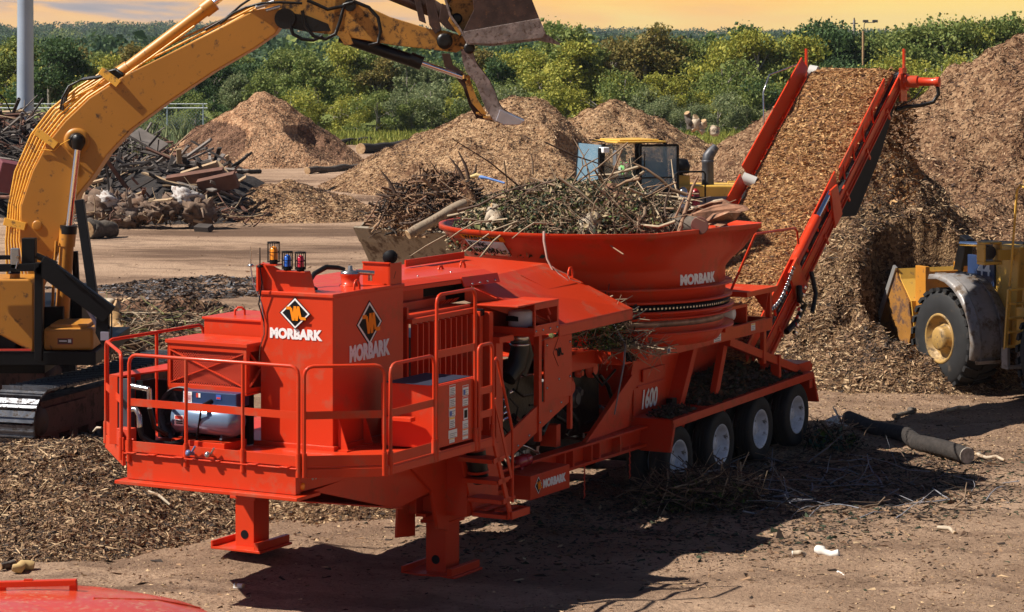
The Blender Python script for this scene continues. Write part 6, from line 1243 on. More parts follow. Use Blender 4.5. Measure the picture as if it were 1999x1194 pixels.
b = MB(); b.lathe((0.055,0,0.76),(0,0,1),[(0,0.108),(0.04,0.105),(0.08,0.08),(0.10,0.0)],20,cap=False); b.prism([(0.10,-0.06,0.765),(0.10,0.06,0.765),(0.21,0.05,0.755),(0.21,-0.05,0.755)],(0,0,0.01)); b.build('cap', HAIR, body)
b = MB(); b.lathe((0.155,0,0.70),(1,0,0),[(-0.01,0.018),(0.02,0.012),(0.03,0.0)],8); b.lathe((0.05,0.095,0.71),(0,1,0),[(0,0.02),(0.012,0.024),(0.016,0)],8); b.lathe((0.05,-0.095,0.71),(0,-1,0),[(0,0.02),(0.012,0.024),(0.016,0)],8); b.build('face', SKIN, body)
b = MB(); b.box((0.14,-0.07,0.725),(0.158,0.07,0.75)); b.build('sunglasses', LBLACK, body, bevel=0.008)
for sy in (1,-1):
    b = MB(); c = Vector((0.46, 0.19*sy, 0.18 if sy > 0 else 0.20)); b.tube([c+Vector((-0.03,0,0)), c+Vector((0.02,0,0.005)), c+Vector((0.05,0,0))],[0.03,0.038,0.03],10)
    for k, ln_ in enumerate((0.065,0.075,0.07,0.055)): y = (k-1.5)*0.019; b.tube([c+Vector((0.045,y,0.008)), c+Vector((0.045+ln_*0.5,y,0.0)), c+Vector((0.045+ln_*0.6,y,-0.03)), c+Vector((0.03+ln_*0.4,y,-0.05))],[0.0095,0.009,0.0085,0.007],6)
    b.tube([c+Vector((0.0,-0.03*sy,0)), c+Vector((0.03,-0.05*sy,-0.015)), c+Vector((0.055,-0.045*sy,-0.035))],[0.012,0.010,0.008],6); b.build('hand', SKIN, body)
b = MB(); b.box((-0.20,0.05,2.75),(0.30,0.62,3.0)); b.box((-0.30,0.08,3.0),(-0.18,0.60,3.6)); b.build('seat', BLACK, cabf, bevel=0.04)
b = MB(); b.tube([(0.52,0.30,2.85),(0.44,0.30,3.05)],0.03,8); b.lathe((0.43,0.30,3.05),(-0.3,0,1),[(0,0.17),(0.015,0.185),(0.03,0.17)],24); b.build('steering_wheel', BLACK, cabf)

# ---------------------------------------------------------------- wheel loader on the right
h2 = Vector((-0.42, 0.907, 0)).normalized(); n2 = Vector((-h2.y, h2.x, 0))
FW = W(1866, 645, 48.0)                        # hub of the near front wheel
RO = Vector((FW.x, FW.y, 0)) - n2*1.10; ld2 = empty('wheel_loader', RO, math.atan2(h2.y, h2.x))
tag(ld2, 'yellow wheel loader cut by the right edge, digging its bucket into the mulch heap', 'loader')
lwheel(ld2, (0,1.10,0.98), 0.95, 0.78, rimm=mat('dusty_gold_rim',(0.40,0.24,0.07),0.5,var=0.2,dirt=(0.12,0.08,0.04),dirt_amt=0.5)); lwheel(ld2, (0,-1.15,0.98), 0.95, 0.66)
lwheel(ld2, (-3.3,1.15,0.98), 0.95, 0.66); lwheel(ld2, (-3.3,-1.15,0.98), 0.95, 0.66)
def l2(name, b, m, parent=ld2, **k): return b.build(name, m, parent, **k)
# fender arching over the rear of the front wheel
b = MB(); sec = [(1.18*math.cos(a), 1.18*math.sin(a)) for a in [R(t_) for t_ in (78,92,106,120,134,148,162,178,194)]]
b.rings([[(x, y, 0.98+z) for (y, o_) in ((0.72,0),(1.05,0.02),(1.52,0.02),(1.56,-0.06)) for x, z in [((x0)*(1+o_/1.2), (z0)*(1+o_/1.2))]] for x0, z0 in sec], cap=False, closed=False); l2('fender', b, GREYF, solid=0.03)
b = MB()
for t0 in (0.92, 1.38):
    for i in range(len(sec)-1): (x0,z0),(x1,z1) = sec[i], sec[i+1]; b.bar((x0*1.035,t0,0.98+z0*1.035),(x1*1.035,t0,0.98+z1*1.035),0.03,0.025)
b.prism([(sec[-1][0]*1.03,0.80,0.98+sec[-1][1]*1.03),(sec[-1][0]*1.03,1.5,0.98+sec[-1][1]*1.03),(sec[-1][0]*1.0,1.46,0.62),(sec[-1][0]*1.0,0.86,0.62)],(-0.03,0,0)); l2('fender_rib', b, GREYF)
b = MB(); b.box((-0.9,-0.75,0.85),(1.0,0.75,1.6)); b.prism([(-1.1,-0.55,1.4),(-1.25,-0.55,2.75),(-0.55,-0.55,2.75),(0.3,-0.55,1.7),(0.5,-0.55,1.4)],(0,1.1,0)); b.box((-1.7,-0.5,0.9),(-0.9,0.5,1.5)); b.box((-4.6,-0.9,0.95),(-1.6,0.9,1.7)); l2('front_frame', b, YLIT, bevel=0.03)
b = MB(); b.bar((-0.7,0.42,2.45),(2.1,0.42,0.95),0.14,0.42); b.bar((-0.7,-0.42,2.45),(2.1,-0.42,0.95),0.14,0.42); arm = l2('lift_arm', b, NAVY, bevel=0.02)
lettering('number', '44', ld2, (0.02,0.60,2.14), (-1,0,-0.0), (0,0,1), 0.42, 0.26, WHITE, bold=0.02)
b = MB(); b.box((-0.50,0.50,1.95),(0.35,0.595,2.5)); l2('boom_plate', b, NAVY, bevel=0.01)
b = MB(); b.cyl((-0.9,0.15,2.72),(0.5,0.15,2.66),0.09,n=18); tcy = l2('tilt_cylinder', b, BLACK)
b = MB(); b.cyl((0.5,0.15,2.66),(1.2,0.15,2.63),0.05,n=14); b.build('cylinder_rod', CHROME, tcy); b = MB(); b.bar((1.2,0,2.75),(1.7,0,1.2),0.2,0.25); l2('bell_crank', b, GREASE, bevel=0.02)
b = MB(); b.box((-1.05,0.80,2.42),(-0.80,1.20,2.48)); b.box((-1.05,0.80,2.80),(-0.80,1.20,2.84)); b.box((-1.05,0.80,2.48),(-0.80,0.84,2.80)); b.box((-1.05,1.16,2.48),(-0.80,1.20,2.80)); b.box((-1.08,0.5,2.5),(-1.0,0.9,2.7)); lg = l2('lamp_guard', b, YLIT, bevel=0.015)
b = MB(); b.lathe((-0.95,1.0,2.64),(1,0,0),[(0,0.13),(0.1,0.14),(0.12,0.10),(0.12,0)],20); b.build('headlamp', SHADE, lg)
# cab post, rails and ladder
b = MB(); b.box((-3.2,-0.8,1.7),(-1.75,0.8,2.3)); b.box((-3.1,-0.75,2.3),(-1.8,0.72,2.5)); l2('cab_base', b, YLIT, bevel=0.04)
b = MB()
for y in (0.80,1.15): b.tube([(-2.20,y,3.9),(-2.10,y,3.95),(-1.98,y,3.85),(-1.80,y,2.4),(-1.75,y,2.1)],0.022,8)
b.tube([(-2.2,0.8,3.9),(-2.5,0.8,3.9)],0.022,8); l2('hand_rail', b, YLIT)
b = MB()
for y in (0.85,1.20): b.bar((-1.82,y,2.05),(-1.70,y,0.95),0.05,0.07,up=(0,1,0))
for k in range(5): z = 1.0+k*0.26; b.bar((-1.72-0.028*k,0.85,z),(-1.72-0.028*k,1.20,z),0.10,0.04)
lad = l2('ladder', b, YLIT, bevel=0.006)
b = MB(); b.box((-1.80,0.82,0.62),(-1.62,0.88,0.98)); b.box((-1.80,1.17,0.62),(-1.62,1.23,0.98)); b.box((-1.82,0.82,0.60),(-1.60,1.23,0.64)); b.build('bottom_step', GREYF, lad)
b = MB(); b.box((-3.1,-0.75,2.5),(-1.9,0.72,3.9)); l2('cab_body', b, mat('dark_cab_glass',(0.03,0.05,0.07),0.1,coat=0.5), bevel=0.03)
b = MB(); b.box((-3.3,-0.85,3.9),(-1.75,0.85,4.05)); l2('cab_roof', b, YLIT, bevel=0.04)
BX, BYO = -0.25, -0.45
class OB(MB):
    def __init__(s): super().__init__(lambda p: Vector((p[0]+BX, p[1]+BYO, p[2]+0.05)))
# bucket, tipped level into the heap
BW2 = 1.45
b = OB(); pf = [(3.35,0.20),(2.35,0.22),(1.95,0.45),(1.80,0.95),(1.90,1.45),(2.25,1.85),(2.35,2.05)]
for (x0,z0),(x1,z1) in zip(pf, pf[1:]): b.bar((x0,0,z0),(x1,0,z1),2*BW2,0.04,up=(0,0,1) if abs(z1-z0) < abs(x1-x0)*2 else (1,0,0))
bk2 = l2('bucket', b, YLIT)
b = OB()
for sy in (1,-1): b.prism([(x, sy*BW2, z) for x, z in pf] + [(3.1,sy*BW2,0.75)], (0,0.05*sy,0))
b.build('side_plate', mat('scraped_orange_plate',(0.42,0.19,0.04),0.5,0.1,var=0.3,dirt=(0.1,0.05,0.03),dirt_amt=0.6), bk2)
b = OB(); b.box((1.55,1.25,1.35),(1.9,1.35,2.15)); b.box((1.5,0.4,1.3),(1.85,0.5,2.2)); b.box((1.62,0.5,1.3),(1.70,1.25,2.05)); b.build('back_plate', YEL, bk2, bevel=0.01)
b = OB(); b.prism([(1.78,1.51,0.30),(3.35,1.51,0.15),(3.35,1.51,0.32),(2.2,1.51,0.6)],(0,0.03,0)); b.bar((2.35,BW2+0.06,2.10),(3.15,BW2+0.06,0.65),0.10,0.05,up=(0,1,0)); b.build('side_cutter', mat('ground_steel',(0.5,0.48,0.46),0.4,0.6), bk2)
b = OB(); b.prism([(1.72,0.6,1.02),(1.72,1.44,1.02),(1.66,1.44,0.32),(1.66,0.6,0.32)],(0.05,0,0)); b.build('back_panel', mat('scraped_orange_plate',(0.4,)*3), bk2)
# ---------------------------------------------------------------- branches, stumps, logs, scrap lumber
def crooked(p, d, ln_, n=5, wob=0.15):
    d = Vector(d).normalized(); P_ = [Vector(p)]
    for k in range(n):
        d = (d + Vector((rnd.gauss(0,wob), rnd.gauss(0,wob), rnd.gauss(0,wob)))).normalized(); P_.append(P_[-1] + d*ln_/n)
    return P_
def tangle(name, label, c, rad, n, lr, rr, mats, seed, flat=0.5, cat='branches', top=True, parent=None, probs=None, sides=4):
    rs = random.Random(seed); groups = [MB() for _ in mats]
    b = MB(); 
    for i in range(n):
        th, ph, q = rs.uniform(0, 2*math.pi), rs.random(), rs.random()**0.5
        x = c[0] + rad[0]*q*math.cos(th); y = c[1] + rad[1]*q*math.sin(th)
        z = c[2] + rad[2]*math.sqrt(max(0, 1-q*q))*(rs.uniform(0.75, 1.05) if top else rs.random())
        d = Vector((rs.gauss(0,1), rs.gauss(0,1), rs.gauss(0,1)*flat)).normalized(); ln_ = rs.uniform(*lr)*(0.5+rs.random()); r0 = rs.uniform(*rr)*(0.6+0.8*rs.random())
        p0 = Vector((x,y,z)) - d*ln_/2; P_ = [p0]; dd = d.copy()
        for k in range(4):
            dd = (dd + Vector((rs.gauss(0,.16), rs.gauss(0,.16), rs.gauss(0,.16)))).normalized(); P_.append(P_[-1]+dd*ln_/4)
        b.mi = rs.choices(range(len(mats)), probs or [1]*len(mats))[0]
        b.tube(P_, [r0, r0*0.9, r0*0.75, r0*0.55, r0*0.3], sides)
    o = b.build(name, mats, parent, recalc=False)
    if parent is None: tag(o, label, cat, kind='stuff')
    return o
def leaves(name, c, rad, n, size, mats, seed, parent=None, label=None, probs=None, shell=(0.55,1.08)):
    g = np.random.default_rng(seed); v = g.normal(size=(n,3)); v /= np.linalg.norm(v, axis=1, keepdims=True); v[:,2] = np.abs(v[:,2])
    P = np.array(c) + v*np.array(rad)*g.uniform(*shell, (n,1)); a = g.normal(size=(n,3)); a /= np.linalg.norm(a,axis=1,keepdims=True); b_ = np.cross(a, g.normal(size=(n,3))); b_ /= np.linalg.norm(b_,axis=1,keepdims=True); nn = np.cross(a, b_)
    L_ = (size*g.lognormal(0,0.35,n))[:,None]
    V = np.stack([P-a*L_*.5, P+b_*L_*.28+nn*L_*.08, P+a*L_*.5, P-b_*L_*.28+nn*L_*.08], 1).reshape(-1,3); k = np.arange(n)[:,None]*4
    F = np.concatenate([k+np.array([[0,1,2]]), k+np.array([[0,2,3]])], 1).reshape(-1,3)
    o = big_mesh(name, V, F, mats, np.repeat(g.choice(len(mats), n, p=probs), 2), parent=parent); return o
def log(name, label, p, q, r0, r1, m, cutm, group=None, cat='log', seg=8, wob=0.04, sides=14, rough=0.10):
    p = Vector(p); q = Vector(q); P_ = []; rr = []
    for k in range(seg+1): t_ = k/seg; P_.append(p.lerp(q, t_) + (Vector((rnd.gauss(0,wob), rnd.gauss(0,wob), rnd.gauss(0,wob*0.5))) if 0 < k < seg else Vector())); rr.append((r0*(1-t_)+r1*t_)*(1+rnd.uniform(-rough, rough)))
    b = MB(); b.tube(P_, rr, sides, cap=False)
    o_c = p.lerp(q, 0.5); b.v = [v - o_c for v in b.v]
    o = b.build(name, m, None); o.location = o_c; tag(o, label, cat, group)
    e = MB()
    for (a, r_, s_) in ((P_[0], rr[0], -1), (P_[-1], rr[-1], 1)):
        d = (P_[1]-P_[0]).normalized() if s_ < 0 else (P_[-1]-P_[-2]).normalized(); e.cyl(a - o_c, a - o_c + d*s_*0.012, r_*1.0, r_*0.94, sides)
    e.build('cut_end', cutm, o); return o

# brush heaped in the tub
TC = world_of(9.94, -1.17, 0)
bm_ = MB(); bm_.grid(lambda x, y: (lambda q, a: Vector((TC.x + 1.60*q*math.cos(a), TC.y + 1.60*q*math.sin(a), 3.62 + (0.78-0.35*max(0,math.cos(a))*q)*(1-q*q)**0.6 + 0.45*float(fbm(q*3+2, a*2, 3)))))(x, y*2*math.pi), 14, 40)
core = bm_.build('brush_heap', MU_DARK, None); tag(core, 'mound of twigs, leaves and torn brush heaped over the tub rim', 'brush', kind='stuff')
tangle('twigs', None, (TC.x-0.35, TC.y-0.1, 3.62), (1.75,1.75,0.80), 1500, (0.15,0.5), (0.004,0.009), TWIG, 5, parent=core, probs=[0.18,0.30,0.30,0.22])
tangle('branches', None, (TC.x-0.3, TC.y-0.2, 3.70), (1.75,1.7,0.85), 80, (0.8,2.0), (0.009,0.024), [TWIG[0],TWIG[1],mat('warm_twig',(0.26,0.16,0.09),0.8),TWIG[2]], 6, parent=core)
leaves('leaves', (TC.x-0.4, TC.y-0.1, 3.50), (1.85,1.85,0.98), 15000, 0.06, LEAFS, 7, parent=core, probs=[0.04,0.16,0.34,0.46], shell=(0.80,1.03))
P_ = [W(1135,378,37.0), W(1170,372,37.0), W(1200,376,36.9), W(1222,388,36.8), W(1250,390,36.8), W(1272,378,36.9), W(1292,362,37.0)]
b = MB(); b.tube(P_, [0.03,0.045,0.05,0.05,0.045,0.035,0.02], 10); tag(b.build('branch', BARK, None), 'thick crooked bare branch lying across the top of the tub\'s brush', 'branch')
b = MB(); b.tube([W(1325,455,36.2), W(1340,405,36.4), W(1352,365,36.5), W(1364,342,36.5)],[0.035,0.028,0.022,0.012],8); b.tube([W(1318,425,36.3), W(1330,398,36.3), W(1336,385,36.3)],[0.02,0.014,0.006],6); tag(b.build('branch', mat('tan_bark',(0.30,0.17,0.10),0.8), None), 'straight tan branch sticking up out of the tub on the right', 'branch')
b = MB(); b.tube([W(1096,392,36.8), W(1118,360,36.8), W(1138,325,36.8), W(1155,315,36.8), W(1168,308,36.8)],[0.014,0.016,0.014,0.012,0.008],6); b.tube([W(1138,325,36.8), W(1136,310,36.8), W(1150,290,36.8)],[0.01,0.008,0.005],5); b.tube([W(1040,340,37.5), W(1040,315,37.5), W(1036,300,37.5)],[0.018,0.014,0.008],6); tag(b.build('branch', TWIG[1], None), 'thin twig arching up in front of the loader cab glass', 'branch')
tag_l = 'pale peeled stub of trunk standing in the tub brush above the rim'
log('stump', tag_l, W(1150,462,35.9), W(1158,425,36.1), 0.145, 0.12, PALEW, CUT, cat='log')
log('stump', 'short pale stub half buried in the brush near the tub\'s left lip', W(968,440,36.4), W(958,410,36.6), 0.13, 0.10, PALEW, CUT)
log('log', 'cut log lying along the right side of the tub, its end towards the camera', W(1300,432,36.8), W(1366,440,36.1), 0.12, 0.125, BARK, mat('dark_cut_wood',(0.16,0.06,0.045),0.8))
b = MB(); RW = mat('reddish_torn_wood',(0.34,0.16,0.09),0.85,var=0.6,vscale=6,bump=0.03,bscale=8,dirt=(0.5,0.36,0.24),dirt_amt=0.3,dirt_scale=4)
for (y0, pts) in ((36.7,[(1330,440),(1338,424),(1362,414),(1392,404),(1420,400),(1452,404),(1460,410),(1430,416),(1440,428),(1410,438),(1370,440)]),(37.1,[(1300,432),(1318,420),(1350,408),(1385,396),(1412,392),(1425,398),(1390,410),(1350,428),(1320,438)]),(36.5,[(1372,436),(1390,420),(1420,414),(1448,416),(1436,430),(1405,442)])):
    b.prism([W(x, y, y0) + Vector((0, rnd.uniform(-0.12,0.12), 0)) for x, y in pts], (0.03, 0.10, 0.02))
tag(b.build('bark_slab', RW, None, bevel=0.01), 'torn slabs of reddish bark and wood leaning on the right rim of the tub', 'bark slab')
log('log', 'pale splintered board across the back of the tub', W(1345,415,37.6), W(1410,398,38.2), 0.05, 0.07, PALEW, CUT, rough=0.3)
# vines hanging over the tub and onto the sloping roof
b = MB(); b.tube([W(1062,452,35.1), W(1062,470,35.0), W(1068,505,35.0), W(1080,530,34.9), W(1100,552,34.8), W(1120,575,34.6)],[0.02,0.018,0.015,0.012,0.01,0.008],6)
for k in range(14): t_ = rnd.random(); p = W(1072+48*t_,512+58*t_,34.9-0.2*t_); b.tube([p, p+Vector((rnd.uniform(0.05,0.2),rnd.uniform(-.1,.1),rnd.uniform(-0.22,-0.05))), p+Vector((rnd.uniform(0.15,0.4),rnd.uniform(-.1,.1),rnd.uniform(-0.45,-0.15)))],[0.006,0.005,0.003],4)
tag(b.build('vine', mat('pink_grey_vine',(0.42,0.27,0.22),0.8), None), 'long bare vine hanging over the front of the tub', 'vine')
b = MB()
for (x0,y0,x1,y1,yy) in ((880,512,1010,432,35.9),(893,560,1000,440,35.7),(870,470,960,430,36.0),(800,500,905,455,37.2),(1000,465,1065,436,35.3)):
    p = W(x1,y1,yy); q = W(x0,y0,yy-0.3); b.tube([p, p.lerp(q,0.35)+Vector((0,0,0.08)), p.lerp(q,0.7)+Vector((0,0,0.05)), q],[0.014,0.012,0.009,0.005],6)
wk = b.build('branch', TWIG[0], None); tag(wk, 'whippy pale branches drooping over the tub\'s left lip with a few green leaves', 'branch')
leaves('leaves', tuple(W(872,515,35.7)-Vector((0,0,0.25))), (0.22,0.2,0.35), 130, 0.075, LEAFS[:2]+[mat('lime_leaf',(0.30,0.38,0.05),0.6)], 17, parent=wk, probs=[0.35,0.3,0.35], shell=(0.1,1.0))
c = world_of(8.1, -0.35, 2.5)
t1 = tangle('vine_tangle', 'tangle of vine and fir sprigs spilled between the sloping roof and the tub', (c.x, c.y, 2.35), (0.55,0.7,0.55), 260, (0.3,0.8), (0.005,0.011), [TWIG[0],TWIG[1],TWIG[3]], 18)
leaves('fir_sprigs', (c.x-0.1, c.y, 2.3), (0.55,0.6,0.55), 2600, 0.05, [LEAFS[3],LEAFS[0],LEAFS[1]], 19, parent=t1, probs=[0.5,0.3,0.2], shell=(0.5,1.05))
c = world_of(8.65, -0.1, 2.2); t2 = tangle('straw_tangle', 'pale straw-like roots caught on the front corner of the tub frame', (c.x, c.y, 2.18), (0.45,0.5,0.18), 200, (0.3,0.8), (0.004,0.009), [TWIG[0],TWIG[0],TWIG[1]], 20)
b = MB(); b.tube([world_of(8.15,-0.1,2.6), world_of(8.0,0.15,2.35), world_of(7.85,0.2,2.1), world_of(7.8,0.15,1.75), world_of(7.72,0.12,1.42)],[0.012,0.014,0.014,0.012,0.01],6); tag(b.build('branch', mat('grey_twig',(0.20,0.19,0.20),0.8), None), 'thin grey stick hanging down from the debris in front of the trailer side', 'branch')
# dark debris on the trailer decks
def debris(name, label, u0, u1, v0, v1, z, n, size, seed, hmax, mats):
    g = np.random.default_rng(seed); u = g.uniform(u0, u1, n); v = g.uniform(v0, v1, n); e_ = np.sin(np.pi*(u-u0)/(u1-u0))**0.5
    h = hmax*e_*np.clip((v1-v)/(v1-v0)*1.6, 0, 1)*(0.6+0.8*vnoise(u*2, v*2, 7)); th_ = TH
    P = np.stack([-2.38 + math.sin(th_)*u + math.cos(th_)*v, 28.2 + math.cos(th_)*u - math.sin(th_)*v, z + 0.019*(u-9.6)*(z < 1.5) + h*g.random(n)**0.3], 1); Ls = size*g.lognormal(0,0.5,n)
    V2, F2 = slivers(P, Ls, Ls*g.uniform(0.15,0.5,n), None, 0.6, seed); o = big_mesh(name, V2, F2, mats, np.repeat(g.choice(len(mats), n), 4)); tag(o, label, 'wood debris', kind='stuff'); return o
DK = [CH_STRAW[3], LEAFS[3], mat('dark_humus',(0.03,0.022,0.016),0.9), CH_STRAW[2], mat('wet_bark',(0.06,0.045,0.035),0.6)]
debris('deck_debris', 'dark leaves and bark heaped on the trailer\'s rear fender deck', 11.0, 14.7, -0.65, 0.05, 1.11, 9000, 0.07, 21, 0.30, DK)
debris('deck_debris', 'small scatter of dark crumbs at the front of the fender deck', 9.7, 10.7, -0.35, 0.05, 1.11, 1300, 0.05, 22, 0.07, DK)
debris('deck_debris', 'dark leaves piled on the tub frame behind the lifting eye', 11.6, 13.3, -0.8, 0.0, 2.06, 3500, 0.07, 23, 0.32, DK)
debris('deck_debris', 'dark leaf mould lodged on the tub frame below the chain ring', 8.4, 10.4, -0.25, 0.0, 2.06, 2500, 0.06, 24, 0.30, DK)
# brush on the ground beside the wheels
c = Vector((2.6, 36.0, 0)); g1 = tangle('brush_heap', 'dark brush heap thrown against the front trailer wheels', (c.x, c.y, 0.0), (0.95,0.7,0.42), 520, (0.3,0.9), (0.005,0.012), [TWIG[1],TWIG[2],TWIG[3],TWIG[0]], 25, probs=[0.25,0.3,0.35,0.1])
leaves('leaves', (c.x, c.y, 0.0), (0.9,0.7,0.42), 2600, 0.055, [LEAFS[3],LEAFS[1],LEAFS[0]], 26, parent=g1, probs=[0.6,0.2,0.2], shell=(0.4,1.02))
tangle('fallen_twigs', 'loose dark twigs lying in the trailer\'s shade', (4.6, 37.4, 0.0), (2.6,2.6,0.10), 420, (0.3,1.0), (0.005,0.013), [TWIG[1],TWIG[2],TWIG[3],mat('cool_grey_twig',(0.25,0.25,0.28),0.8)], 27, flat=0.15)
g2 = tangle('brush_heap', 'leafy green brush beside the rearmost trailer wheel', (5.15, 41.2, 0.0), (0.55,0.6,0.30), 120, (0.3,0.8), (0.006,0.012), [TWIG[1],TWIG[3]], 28); leaves('leaves', (5.15, 41.2, 0.0), (0.5,0.5,0.33), 420, 0.09, [mat('blue_green_leaf',(0.06,0.15,0.12),0.5),LEAFS[0],LEAFS[3]], 29, parent=g2, probs=[0.35,0.25,0.4], shell=(0.3,1.0))
b = MB(); b.tube([W(1480,915,38.8), W(1440,955,37.4), W(1390,985,36.4), W(1330,1000,35.6)],[0.03,0.04,0.045,0.03],8); b.tube([W(1290,948,37.2), W(1325,935,37.4), W(1360,930,37.6)],[0.03,0.045,0.03],8); tag(b.build('branch', BARKD, None), 'dark forked branch on the ground in front of the brush heap', 'branch')
b = MB(); p = W(1628,830,43.0); 
for k in range(16): d = Vector((rnd.gauss(0,1),rnd.gauss(0,1),abs(rnd.gauss(0,1))+0.3)).normalized(); b.tube([p, p+d*0.15, p+d*0.15+Vector((rnd.gauss(0,.1),rnd.gauss(0,.1),rnd.gauss(0,.08)))],[0.035,0.025,0.01],6)
o = b.build('root_wad', WHITEW, None); tag(o, 'torn whitish root wad in the shade left of the long log', 'stump')

# single logs and sticks on the ground
def glog(label, x0, y0, x1, y1, r0, r1, m=BARKD, cutm=CUT, name='log', dz=0.0, **k):
    def gp(x, y, r_): z = r_ + dz; Y = (CAM_H - z)*FPX/(y - CYP); q = W(x, y, Y); return q
    return log(name, label, gp(x0, y0, r0), gp(x1, y1, r1), r0, r1, m, cutm, **k)
glog('long dark-barked log lying on the dirt to the right of the trailer', 1657, 816, 1888, 889, 0.12, 0.135, cutm=mat('grey_cut_end',(0.42,0.36,0.30),0.8,var=0.5,vscale=14), wob=0.02, rough=0.06)
glog('bleached white chunk of wood, largest of the pale bits in the foreground dirt', 1596,1072,1636,1080, 0.055,0.045, WHITEW, WHITEW, 'wood_chunk', seg=4, rough=0.3)
glog('small pale block of wood at the tip of the trailer\'s shadow', 1548,1080,1570,1082, 0.035,0.03, PALEW, WHITEW, 'wood_chunk', seg=3)
glog('thin white splinter below the bleached chunk', 1636,1116,1656,1128, 0.014,0.008, WHITEW, WHITEW, 'wood_chunk', seg=3, wob=0.01)
glog('tan stick lying beyond the long log\'s cut end', 1912,886,1960,898, 0.035,0.02, PALEW, CUT, 'wood_chunk', seg=5)
glog('short tan chip standing near the right foreground', 1846,1030,1864,1040, 0.03,0.025, PALEW, CUT, 'wood_chunk', seg=3)
glog('curved grey branch by the digging loader\'s shadow', 1745,812,1785,800, 0.045,0.05, BARK, CUT, 'branch', seg=5, wob=0.05)
glog('broken tan splinters at the edge of the conveyor\'s shadow', 1762,975,1790,978, 0.025,0.012, PALEW, CUT, 'wood_chunk', seg=5, wob=0.03)
glog('grey stick on the mulch at far right', 1845,800,1890,793, 0.03,0.03, PALEW, CUT, 'branch', seg=4)
glog('yellowish split chunk in the lower left corner', 26,1108,64,1104, 0.06,0.05, mat('yellow_wood',(0.55,0.38,0.16),0.8), CUT, 'wood_chunk', seg=4, rough=0.3)
glog('grey rotten stick beside the yellow chunk', 0,1106,28,1098, 0.045,0.04, BARK, CUT, 'wood_chunk', seg=3)
glog('ragged pale clod by the front corner of the platform\'s shadow', 462,1142,474,1144, 0.035,0.03, WHITEW, CUT, 'wood_chunk', seg=2)
glog('long grey log at the foot of the red-brown mulch cone', 600,333,722,322, 0.17,0.16, BARK, CUT, wob=0.1)
glog('dark log farther back to the right of the red-brown cone', 704,290,802,282, 0.30,0.26, BARKD, CUT, wob=0.1, rough=0.2)
glog('short dark log behind the cone\'s right foot', 660,278,722,272, 0.20,0.18, BARKD, CUT, wob=0.1)
glog('dark log end sticking out past the scrap lumber', 440,336,508,334, 0.12,0.11, BARKD, CUT, wob=0.05)
for i, (x, y, dx, dy, r_, lb) in enumerate(((1347,250,-6,-30,0.15,'leaning grey log, leftmost of the cut logs on the skyline between the heaps'),(1357,252,2,-24,0.20,'thick pale upright log in the cluster on the skyline between the heaps'),(1366,256,6,-20,0.18,'reddish short log at the right of the skyline cluster'),(1394,262,3,-14,0.22,'round-topped tan stump just right of the skyline log cluster'))):
    log('log', lb, W(x, y, 112), W(x+dx, y+dy, 112), r_, r_*0.9, BARK if i == 0 else PALEW, CUT, 'cut logs on the crest between the chip heaps')

# stumps in the far loader's bucket
bc = LO + Vector((-1.35, 0, 0)) + Matrix.Rotation(ho, 3, 'Z') @ Vector((5.1, 0, 1.85))
bb = MB(); bb.grid(lambda x, y: (lambda q, a: bc + Matrix.Rotation(ho, 3, 'Z') @ Vector((0.95*q*math.cos(a), 1.65*q*math.sin(a), 0.1 + 1.6*(1-q*q)**0.5*(0.85+0.9*float(fbm(q*4, a*2.2, 5))))))(x, y*2*math.pi), 12, 36)
rb = bb.build('stump_load', MU_BRN, None); tag(rb, 'dirty roots and stumps piled in the far loader\'s bucket', 'stumps', kind='stuff')
tangle('roots', None, (bc.x, bc.y, bc.z+0.15), (1.45,1.3,1.35), 1500, (0.2,0.75), (0.012,0.032), [mat('root_brown',(0.20,0.105,0.06),0.9),TWIG[2],TWIG[3],mat('root_tan',(0.30,0.18,0.10),0.9)], 31, parent=rb)
b = MB()
for (x0,y0,x1,y1) in ((772,378,744,333),(905,350,880,310),(916,350,895,295),(920,348,930,320),(760,385,735,378)): b.tube([W(x0,y0,60), W((x0+x1)/2+3,(y0+y1)/2,60), W(x1,y1,60)],[0.05,0.04,0.015],6)
tag(b.build('branch', TWIG[2], None), 'bare dark sticks poking up out of the loader bucket\'s stumps', 'branch')
log('log', 'long peeled pale log resting across the far loader\'s bucket lip', W(797,458,58.6), W(908,396,59.2), 0.11, 0.12, mat('dirty_peeled_wood',(0.38,0.29,0.20),0.85,var=0.4,vscale=5,dirt=(0.14,0.09,0.06),dirt_amt=0.6,dirt_scale=5), CUT, seg=7, wob=0.04)
b = MB(); b.tube([W(935,345,56.0), W(950,347,55.9), W(985,357,55.7)],[0.05,0.028,0.022],8); ob = b.build('strap_bundle', mat('blue_plastic_strip',(0.10,0.22,0.55),0.5), None); tag(ob, 'blue and yellow plastic strip caught on top of the brush', 'plastic strip')
b = MB(); b.tube([W(918,345,56.0), W(930,342,56.0), W(944,346,56.0)],[0.03,0.055,0.04],8); b.build('knot', mat('pale_yellow_cloth',(0.65,0.50,0.22),0.7), ob)

